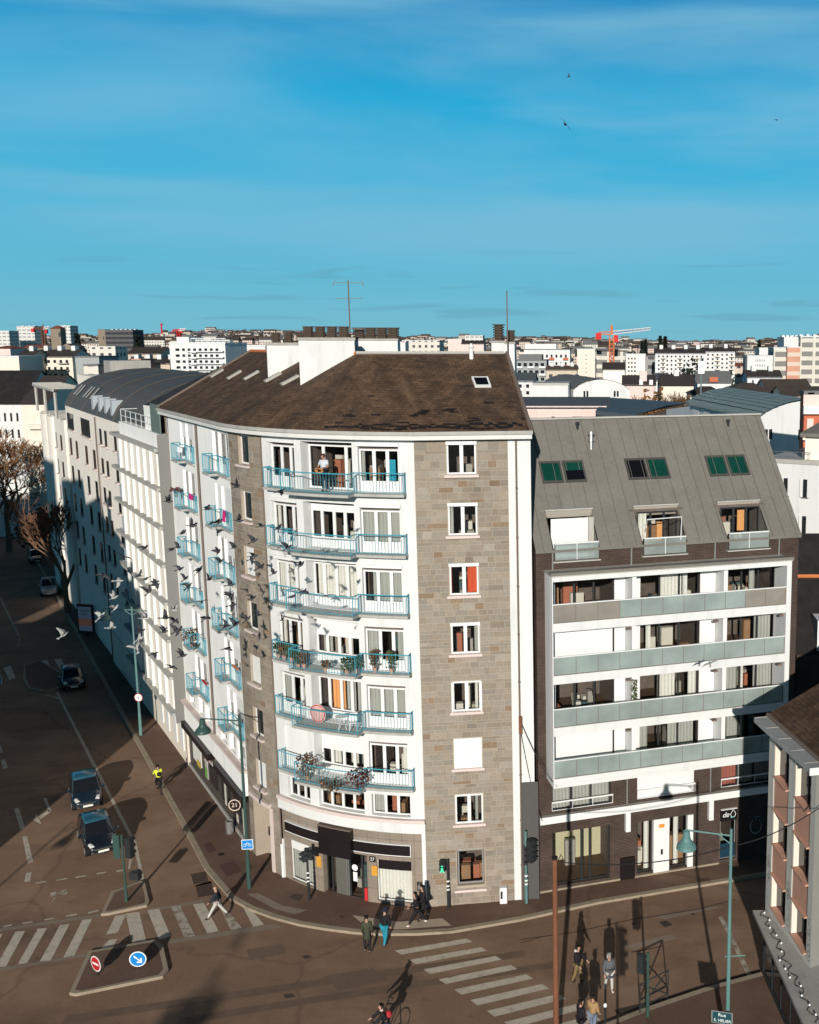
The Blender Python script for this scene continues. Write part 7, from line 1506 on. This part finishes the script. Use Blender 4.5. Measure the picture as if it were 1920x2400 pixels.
t, F, w_, zb, z1 = far(H5, 'white house with dark roof and two white chimneys in front of the orange tower', 1752, 1832, 884, 235, 9, 'white', 'roof_dark', 'gable', vr=867, chim=2); windows(t, F, w_, z1 - .2, z1 - 2.2, 1, 4, .05, .2, .6)
far(H5, 'low house under a broad brown slate roof behind the teal roof', 1712, 1822, 925, 150, 16, 'cream', 'roof_brown', 'hip', vr=897)
far(H5, 'long brown slate roof right of the hipped brown roof', 1800, 1905, 918, 165, 14, 'cream', 'roof_brown', 'gable', vr=888)
far(H5, 'dark slate roof close behind the red balcony block', 1840, 1990, 930, 140, 12, 'cream', 'roof_brown', 'gable', vr=905)
far(H5, 'dark hipped roof in front of the modern white block', 1618, 1700, 925, 190, 9, 'cream', 'roof_dark', 'hip', vr=905)
# between the chimneys
far('school_building', 'low white building seen over the ridge right of the aerial', 948, 1030, 799, 520, 14, 'g_white', 'white', 'flat'); far(E5, 'small pale block over the ridge behind the aerial', 936, 950, 803, 480, 8, 'white', 'white', 'flat'); far(E5, 'square pink block over the middle of the ridge', 1050, 1082, 796, 500, 10, 'pink', 'white', 'flat'); far(H5, 'dark roofed house over the ridge between the pink block and the flue', 1082, 1134, 806, 480, 9, 'pink', 'roof_dark', 'gable', vr=798); far('rooftop_block', 'flat cream block on the horizon above the ridge', 1090, 1132, 787, 900, 12, 'g_tower', 'white', 'flat')
# left
t, F, w_, zb, z1 = far('white_balcony_building', 'big white apartment block with rows of dark windows left of the brown roof', 397, 530, 806, 232, 12, 'white', 'white', 'flat', ang=-3); windows(t, F, w_, z1 - .6, z1 - 7.0, 5, 8, .1, .5, .42, (8, 3)); windows(t, F, w_ * .25, z1 - .6, z1 - 7.0, 5, 1, .3, .4, .4)
for k in range(5): b = MB(); b.box(F, w_ * .33, w_ * .98, .07, .9, z1 - 1.75 - 1.3 * k, z1 - 1.5 - 1.3 * k); ob('balcony', b, M['white'], t)
b = MB(); b.box(F, w_ * .08, w_ * .3, -9, -1.5, z1, z1 + 1.5); ob('penthouse', b, M['white'], t); b = MB()
for k in range(7): b.tube([F(w_ * .32 + k * 1.2, -2, z1), F(w_ * .32 + k * 1.2, -2, z1 + 1.1)], .06, 4)
b.box(F, w_ * .32, w_ * .95, -2.1, -1.9, z1 + 1.1, z1 + 1.25); b.box(F, w_ * .32, w_ * .95, -6, -4, z1, z1 + .9); ob('pergola', b, M['white'], t)
far(E5, 'white wing right of the big white apartment block', 530, 622, 812, 250, 10, 'white', 'white', 'flat')
t, F, w_, zb, z1 = far('row_house', 'cream three-storey terrace with dark roof and white chimneys', 72, 172, 836, 262, 9, 'cream', 'roof_dark', 'gable', vr=819, chim=3, ang=-3); windows(t, F, w_, z1 - .3, z1 - 5.4, 3, 6, .06, .42, .42); 
for k in range(3): b = MB(); b.box(F, w_ * .68, w_ * .92, .07, .9, z1 - 1.75 - 1.7 * k, z1 - 1.5 - 1.7 * k); ob('balcony', b, M['concrete'], t)
far('row_house', 'cream house with chimney at the left end of the terrace', 38, 72, 836, 255, 9, 'g_cream', 'roof_dark', 'gable', vr=820, chim=1)
far('low_building', 'pale flat-roofed building at the left edge above the dark roof', -30, 44, 838, 240, 10, 'cream', 'white', 'flat'); far(H5, 'pink house with red roof at the left edge', -20, 24, 817, 300, 9, 'pink', 'roof_red', 'hip', vr=810)
t, F, w_, zb, z1 = far('church_tower', 'tall square brown stone church tower with a red pyramid roof', 118, 141, 770, 420, 4.2, 'g_stone', 'roof_red', 'hip', vr=763, cat='tower'); far('church', 'church nave with red tiled roof beside the stone tower', 52, 122, 815, 424, 9, 'g_stone', 'roof_red', 'gable', vr=808, cat='church'); far('church', 'brown stone transept right of the church tower', 141, 172, 812, 415, 9, 'g_stone', 'roof_brown', 'front', vr=805, cat='church')
far('tower_block', 'white tower block at far left of the skyline', 39, 80, 765, 900, 14, 'g_tower', 'white', 'flat', chim=3); far('tower_block', 'white tower block behind the church tower', 137, 164, 764, 930, 14, 'g_tower', 'white', 'flat', chim=2); far('tower_block', 'pale block cut by the left edge of the skyline', -20, 21, 776, 860, 14, 'g_tower', 'white', 'flat')
far('office_building', 'long dark glazed office slab on the left skyline', 246, 311, 774, 700, 16, 'g_dark', 'roof_grey', 'flat', chim=6); far('office_building', 'brown end wing of the dark office slab', 229, 247, 773, 702, 16, 'g_stone', 'roof_grey', 'flat')
far(E5, 'white two-storey school block with red doors left of the white apartment block', 210, 270, 814, 400, 10, 'g_white', 'white', 'flat'); far(E5, 'grey modern block behind the barrel roof', 176, 232, 838, 250, 10, 'grey_render', 'roof_grey', 'flat'); far(H5, 'white cube house behind the barrel roof', 196, 230, 858, 225, 8, 'g_white', 'roof_grey', 'flat'); far(H5, 'white cube house with brown terrace next to the barrel roof ridge', 256, 284, 858, 220, 8, 'g_white', 'roof_grey', 'flat')
far(H5, 'pale terrace with small dormers left of the white apartment block', 290, 398, 852, 245, 9, 'g_cream', 'roof_dark', 'gable', vr=840, chim=4); far(H5, 'twin-gabled house with dark roof above the pale terrace', 300, 376, 829, 300, 9, 'g_cream', 'roof_dark', 'gable', vr=814); far(H5, 'rust coloured brick house beside the barrel roof', 308, 330, 845, 235, 7, 'terracotta', 'terracotta', 'flat')
# block closing the left street
t, F, w_, zb, z1 = far('street_end_building', 'white building with dark slate roof and rooflights closing the left street', -60, 50, 945, 152, 12, 'white', 'slate_dark', 'gable', vr=868); windows(t, F, w_, z1 - .8, z1 - 8, 3, 7, .04, .3, .5)
t, F, w_, zb, z1 = far('street_end_building', 'cream wall block under a hedge-topped parapet at the end of the left street', 50, 106, 945, 148, 14, 'cream', 'roof_dark', 'gable', vr=880)
for k in range(2): b = MB(); b.box(F, .9, w_ - .1, .01, .7, z1 - 3.6 - k * 2.4, z1 - 2.9 - k * 2.4); ob('balcony', b, M['cream'], t)
# cranes
def crane(label, u, vb, vt, Y, ul, ur, m, vl=None):
    x, zt = xz(u, vt, Y); zb = xz(u, vb, Y)[1]; t = thing('tower_crane', label, 'crane', (x, Y, hz(x, Y))); b = MB(); s_ = .012 * (Y / 10) ** .5 * 3.0
    w_ = max(.7, Y / 800); hs = max(1.5, w_ * 1.3); z = hz(x, Y); th_ = max(.08, Y / 2600)
    c4 = [(x - w_, Y - w_), (x + w_, Y - w_), (x + w_, Y + w_), (x - w_, Y + w_)]
    for p in c4: b.tube([(*p, z), (*p, zt)], th_ * 1.3, 4)
    zz = z; k = 0
    while zz < zt - hs:
        for i in range(4): p, q = c4[i], c4[(i + 1) % 4]; b.tube([(*p, zz), (*q, zz + hs)], th_ * .8, 3)
        zz += hs
    ob('mast', b, M[m], t)
    xl = xz(ul, vt, Y)[0]; xr = xz(ur, vt, Y)[0]; dzr = (xz(ur, (vl or vt) - 3, Y)[1] - zt)
    for nm, x1, dz, mm in (('jib', xr, dzr, 'white_sign'), ('counter_jib', xl, 0, m)):
        b = MB(); n = max(4, int(abs(x1 - x) / 2.2))
        for dy, dh in ((-w_ * .6, 0), (w_ * .6, 0), (0, w_ * 1.4)): b.tube([(x, Y + dy, zt + dh), (x1, Y + dy, zt + dz + dh * .7)], th_, 4, 0)
        for i in range(n):
            f0, f1 = i / n, (i + 1) / n; g_ = lambda f, dy, dh: (x + (x1 - x) * f, Y + dy, zt + dz * f + dh * (1 - .3 * f)); b.tube([g_(f0, -w_ * .6, 0), g_((f0 + f1) / 2, 0, w_ * 1.4), g_(f1, w_ * .6, 0)], th_ * .7, 3, 1)
        ob(nm, b, [M[mm], M['red' if nm == 'jib' else m]], t)
    b = MB(); b.box(frame(xl, Y, 0), -.9, .9, -1, 1, zt - 1.6, zt + .5); ob('counterweight', b, M['red'], t); b = MB(); b.box(frame(x + w_ * 2, Y, 0), -w_, w_, -w_, w_, zt - 2.4, zt - .2); ob('cab', b, M['red'], t); b = MB(); b.tube([(x, Y, zt), (x, Y, zt + 3)], w_ * .5, 4); ob('apex', b, M[m], t)
crane('orange tower crane with red and white jib in front of the right skyline', 1434, 850, 784, 345, 1403, 1525, 'orange_crane', 776); crane('small brown crane left of the stone church tower', 102, 802, 772, 640, 78, 116, 'rust'); crane('tiny red and white crane above the left skyline', 419, 793, 776, 1500, 405, 436, 'red')
x, z = xz(378, 758, 1400); t = thing('radio_mast', 'thin red and white radio mast on the left skyline', 'mast', (x, 1400, 40)); b = MB(); b.tube([(x, 1400, 40), (x, 1400, z)], [1.4, .7], 4); b.box(frame(x, 1400, 0), -1, 1.2, -1, 1, z - 3, z); ob('shaft', b, M['red'], t)
x, z = xz(1644, 838, 175); t = thing('floodlight_mast', 'thin grey lattice mast beside the dark pine', 'mast', (x, 175, 0)); b = MB(); b.tube([(x, 175, 0), (x, 175, z)], [.22, .12], 6); b.box(frame(x, 175, 0), -.5, .5, -.3, .3, z - 2.6, z - .6); ob('shaft', b, M['steel'], t)
# ------------------------------------------------------------------ trees
def bare_tree(label, x, y, h, m='bark_orange', seed=0, z0=0., spread=.42, depth=6, upr=.55, group=None, rmin=.03):
    rr = random.Random(seed); t = thing('bare_tree', label, 'tree', (x, y, z0), group=group); tr, cr = MB(), MB()
    def grow(p, d, ln, r, k):
        q = p + d * ln; q2 = p.lerp(q, .5) + Vector((rr.uniform(-1, 1), rr.uniform(-1, 1), 0)) * ln * .05
        (tr if k < 2 else cr).tube([p, q2, q], r, 5 if k < 2 else 3, r2=r * .62, cap=False)
        if k >= depth: return
        for i in range(rr.choice((2, 3, 3)) if k else 4):
            a = rr.uniform(0, 6.28); e = spread * rr.uniform(.6, 1.5); s_ = d.orthogonal().normalized(); s_ = Matrix.Rotation(a, 3, d) @ s_
            grow(p.lerp(q, rr.uniform(.7, 1)), (d + s_ * e + Vector((0, 0, upr * .25))).normalized(), ln * rr.uniform(.62, .85), max(rmin, r * .58), k + 1)
    grow(Vector((x, y, z0)), Vector((0, 0, 1)), h * .26, h * .022, 0)
    ob('trunk', tr, M['bark'], t, fix=False); ob('crown', cr, M[m], t, fix=False); return t
mk('russet_twig', (.17, .09, .052), var=.35)
def leafy(label, x, y, h, w_, m, seed, name='tree', n=420, z0=0., conic=False, s0=.05, group=None):
    rr = random.Random(seed); t = thing(name, label, 'tree', (x, y, z0), group=group); b = MB(); b.tube([(x, y, z0), (x, y, z0 + h * .6)], h * .03, 5, r2=h * .012); ob('trunk', b, M['bark'], t); b = MB()
    cl = [(rr.uniform(-.7, .7), rr.uniform(-.7, .7), rr.uniform(.3, .85), rr.uniform(.3, .6)) for _ in range(7)]
    for i in range(n):
        if conic: f = rr.random() ** .7; zz = h * (.1 + .9 * f); rad = w_ * .5 * (1 - f) * rr.uniform(.5, 1.1) + .02; a = rr.uniform(0, 6.28); c = Vector((x + rad * math.cos(a), y + rad * math.sin(a), z0 + zz))
        else:
            q = rr.choice(cl); v = Vector((rr.gauss(0, 1), rr.gauss(0, 1), rr.gauss(0, 1))).normalized() * q[3] * rr.uniform(.6, 1.05); c = Vector((x + (q[0] + v.x) * w_ * .5, y + (q[1] + v.y) * w_ * .5, z0 + (q[2] + v.z * .42) * h))
        s_ = h * s0 * rr.uniform(.6, 1.4); u = Vector((rr.uniform(-1, 1), rr.uniform(-1, 1), rr.uniform(-1, 1))).normalized(); v = u.cross(Vector((rr.uniform(-1, 1), rr.uniform(-1, 1), 1))).normalized(); b.q([c - u * s_, c + v * s_ * .7, c + u * s_, c - v * s_ * .7])
    ob('crown', b, M[m], t, fix=False); return t
bare_tree('tall bare russet tree on the pavement of the left street', -56.9, 107.4, 15.5, 'russet_twig', 3, spread=.36, depth=7, rmin=.035)
q = DY(4, 1100, 141); bare_tree('bare tree glowing orange in the sun at the end of the left street', q.x, 141, 20, 'bark_orange', 5, spread=.6, depth=7, rmin=.04)
q = DY(-34, 1100, 143); bare_tree('second orange bare tree nearer the left edge at the street end', q.x, 143, 19, 'bark_orange', 6, spread=.6, depth=7, rmin=.04)
for i, (x, y, h) in enumerate(((-82, 131, 11), (-77, 124, 9.5), (-88, 128, 10), (-93, 136, 12), (-72, 131, 9))): leafy(('tall', 'low', 'round', 'broad', 'narrow')[i] + ' dark shrubby tree in the shade at the end of the left street', x, y, h, 7, 'shade_bush' if 'shade_bush' in M else mk('shade_bush', (.055, .036, .024), var=.4).name, 150 + i, 'tree', 520, s0=.035)
for i, (u, v, Y, w_) in enumerate(((1588, 880, 185, 7), (1560, 896, 180, 6), (1612, 900, 190, 6), (1540, 905, 176, 5), (1640, 905, 195, 5))):
    x, z = xz(u, v, Y); bare_tree(('tall bare tree', 'smaller bare tree', 'bare tree close to the mast', 'low bare tree', 'spindly bare tree')[i] + ' behind the low dark roof', x, Y, z, 'bush', 40 + i, spread=.33, depth=7, rmin=.045)
for i, (u, v, Y, w_, m) in enumerate(((1515, 908, 172, 4.5, 'bark_orange'), (1496, 912, 175, 3, 'bush'), (1336, 918, 160, 2.5, 'bark_orange'), (1555, 916, 170, 5, 'bark_orange'), (1310, 899, 186, 2.5, 'bark_orange'))): x, z = xz(u, v, Y); leafy(('ochre bush', 'brown bush', 'small ochre bush', 'broad ochre bush', 'ochre shrub')[i] + (' beside the vaulted hall' if i != 3 else ' in front of the bare trees'), x, Y, z, w_, m, 60 + i, 'shrub', 260, s0=.025)
for i, (u, v, Y, w_) in enumerate(((1660, 838, 260, 12), (1632, 848, 255, 8))): x, z = xz(u, v, Y); leafy('dark evergreen tree in front of the long white row, ' + ('larger' if i == 0 else 'smaller') + ' of two', x, Y, z, w_, 'pine', 70 + i, 'evergreen_tree', 700, s0=.028)
for i, (u, v, Y, w_) in enumerate(((1548, 790, 800, 7), (1559, 790, 805, 7), (1513, 797, 800, 6), (1780, 799, 900, 6), (180, 784, 600, 6), (322, 788, 620, 11), (1505, 802, 780, 6))):
    x, z = xz(u, v, Y); zb = hz(x, Y); leafy(('left of the two tall dark conifers on the right skyline', 'right of the two tall dark conifers on the right skyline', 'dark conifer left of the paired conifers', 'lone dark conifer near the tower blocks', 'pointed dark conifer by the church', 'broad dark conifer right of the office slab', 'small dark conifer on the skyline ridge')[i], x, Y, max(8, z - zb), w_, 'pine', 80 + i, 'conifer', 260, zb, True, .06)
# ------------------------------------------------------------------ scattered houses of the town, then the far mass
rt = random.Random(77); cnt = 0; tries = 0
WM = ['g_white', 'g_cream', 'g_white', 'g_pink', 'offwhite', 'cream']; RM = ['roof_dark', 'roof_dark', 'roof_brown', 'roof_brown', 'roof_red', 'roof_grey']
CN = {'g_white': 'white', 'g_cream': 'cream', 'g_pink': 'pinkish', 'offwhite': 'off-white', 'cream': 'blank cream'}; RN = {'roof_dark': 'dark slate', 'roof_brown': 'brown slate', 'roof_red': 'red tiled', 'roof_grey': 'grey'}
def clear(u0, u1, Y, vt):
    for a, b_, v, yl, vb in LAND:
        if u1 > a - 2 and u0 < b_ + 2 and Y < yl + 14 and vt < vb + 4 and Y > yl - 250: return False
    return True
used_l = {}
while cnt < 175 and tries < 6000:
    tries += 1; Y = 260 + 900 * rt.random() ** 1.3; u = rt.uniform(-30, 1950); w_ = rt.uniform(9, 19); x = (u - CX) / FPX * Y; zb = hz(x, Y); h = rt.uniform(5, 10) if rt.random() < .8 else rt.uniform(10, 15); hr = rt.uniform(2.5, 4.5)
    if Y < 420 and h > 9: h = 8
    vt = CY + FPX * math.tan(math.atan((HC - (zb + h + hr)) / Y) - TH); pu = w_ / Y * FPX
    if not clear(u - 2, u + pu + 2, Y, vt) or vt < 795: continue
    if 330 < u < 1215 and vt > 818 and not u < 400: continue
    LAND.append((u, u + pu, vt, Y, vt + 9)); cnt += 1
    wm = rt.choice(WM); rm = rt.choice(RM); kind = rt.choice(('gable', 'gable', 'front', 'hip')); 
    if h > 10: kind = 'flat'; rm = 'roof_grey'
    t = thing('apartment_building' if h > 10 else 'house', f'{CN[wm]} {"flat-roofed block" if h > 10 else "house with a " + RN[rm] + " roof"} in the middle distance of the town', 'building' if h > 10 else 'house', (x, Y, zb), group='small buildings of the town')
    houseparts(t, frame(x, Y, R(rt.uniform(-25, 25))), w_, rt.uniform(7, 11), zb - 1, zb + h, wm, rm, hr, kind, rt.choice((0, 1, 2)) if h < 10 else 0)
b = MB(); c2 = MB(); KM = ['g_white', 'g_cream', 'g_pink', 'roof_dark', 'roof_brown', 'roof_grey', 'g_white']
for i in range(1150):
    Y = 1000 + 2700 * rt.random() ** .9; u = rt.uniform(-200, 2150); x = (u - CX) / FPX * Y; zb = hz(x, Y); w_ = rt.uniform(12, 34); h = rt.uniform(5, 10) if rt.random() < .9 else rt.uniform(10, 17); F = frame(x, Y, R(rt.uniform(-20, 20))); k = rt.choice((0, 1, 2, 6)); b.box(F, 0, w_, -10, 0, zb - 2, zb + h, k); hr = rt.uniform(1.5, 5); r_ = rt.choice((3, 4, 5)); b.q([F(0, .2, zb + h), F(w_, .2, zb + h), F(w_, -5, zb + h + hr), F(0, -5, zb + h + hr)], r_); b.q([F(0, -10, zb + h), F(w_, -10, zb + h), F(w_, -5, zb + h + hr), F(0, -5, zb + h + hr)], r_)
props(ob('distant_rooftops', b, [M[k] for k in KM], fix=False), 'far mass of pale rooftops merging below the horizon', 'distant town', kind='stuff')
for i in range(900):
    Y = 420 + 3300 * rt.random() ** .8; u = rt.uniform(-200, 2150); x = (u - CX) / FPX * Y; zb = hz(x, Y); h = rt.uniform(5, 12); w_ = rt.uniform(6, 26) if Y > 1400 else rt.uniform(4, 9)
    vt = CY + FPX * math.tan(math.atan((HC - (zb + h)) / Y) - TH)
    if Y < 1000 and not clear(u - 6, u + 6, Y, vt - 4): continue
    for j in range(26): c = Vector((x + rt.gauss(0, .45) * w_, Y + rt.gauss(0, .4) * w_, zb + h * rt.random())); s_ = rt.uniform(.6, 1.5) * (1 if Y < 1400 else 1.8); u_ = Vector((rt.uniform(-1, 1), rt.uniform(-1, 1), rt.uniform(-1, 1))).normalized() * s_; v_ = u_.orthogonal() * .8; c2.q([c - u_, c + v_, c + u_, c - v_])
props(ob('distant_trees', c2, mk('far_tree', (.075, .058, .042), var=.5, sc=.05), fix=False), 'far mass of bare and evergreen trees between the rooftops', 'distant trees', kind='stuff')
# ------------------------------------------------------------------ tall street front behind the viewpoint that shades the left street
def prism(t, pts, y0, y1, wm):
    b = MB(); f = [Vector((x, y1, z)) for x, z in pts]; k = [Vector((x, y0, z)) for x, z in pts]
    b.q([Vector((pts[0][0], y1, 0))] + f + [Vector((pts[-1][0], y1, 0))]); b.q([Vector((pts[0][0], y0, 0))] + k + [Vector((pts[-1][0], y0, 0))])
    for i in (0, -1): b.q([Vector((pts[i][0], y0, 0)), Vector((pts[i][0], y1, 0)), f[i], k[i]])
    ob('wall', b, M[wm], t, fix=False); b = MB()
    for i in range(len(pts) - 1): b.q([f[i], f[i + 1], k[i + 1], k[i]])
    return ob('roof', b, M['slate_dark'], t, fix=False)
t = thing('shading_building', 'tall stepped apartment block across the left street, out of view', 'building', (-45, 38, 0)); r_ = prism(t, [(-58.7, 34), (-50.5, 32), (-50, 29.5), (-45, 29), (-44, 27), (-40, 24.5), (-36.5, 20.5), (-34.3, 19.2)], 30, 45, 'g_white'); prism(t, [(-60.8, 18.2), (-58.4, 18.2)], 30, 44.5, 'g_white')
for x, z in ((-42.3, 28.6), (-38.4, 25.2), (-35.6, 22.0)): b = MB(); b.box(frame(x, 44, 0), -.5, .5, 0, 1, z - 5, z); ob('chimney', b, M['white'], r_)
t = thing('shading_building', 'tall apartment block further along the left street, out of view', 'building', (-80, 38, 0)); prism(t, [(-115, 37), (-80, 39), (-66, 38.5), (-62, 36.8), (-60.4, 36.3)], 30, 45, 'g_cream')
for i, (x, y, h, w_, n_) in enumerate(((-16.5, -19, 21, 5, 300), (-27, -30, 24, 9, 380), (-22, -12, 17, 4, 160))): leafy(('tall', 'broad', 'slim')[i] + ' evergreen tree behind the viewpoint that throws soft shade on the junction', x, y, h, w_, 'pine', 200 + i, 'evergreen_tree', n_, s0=.03)
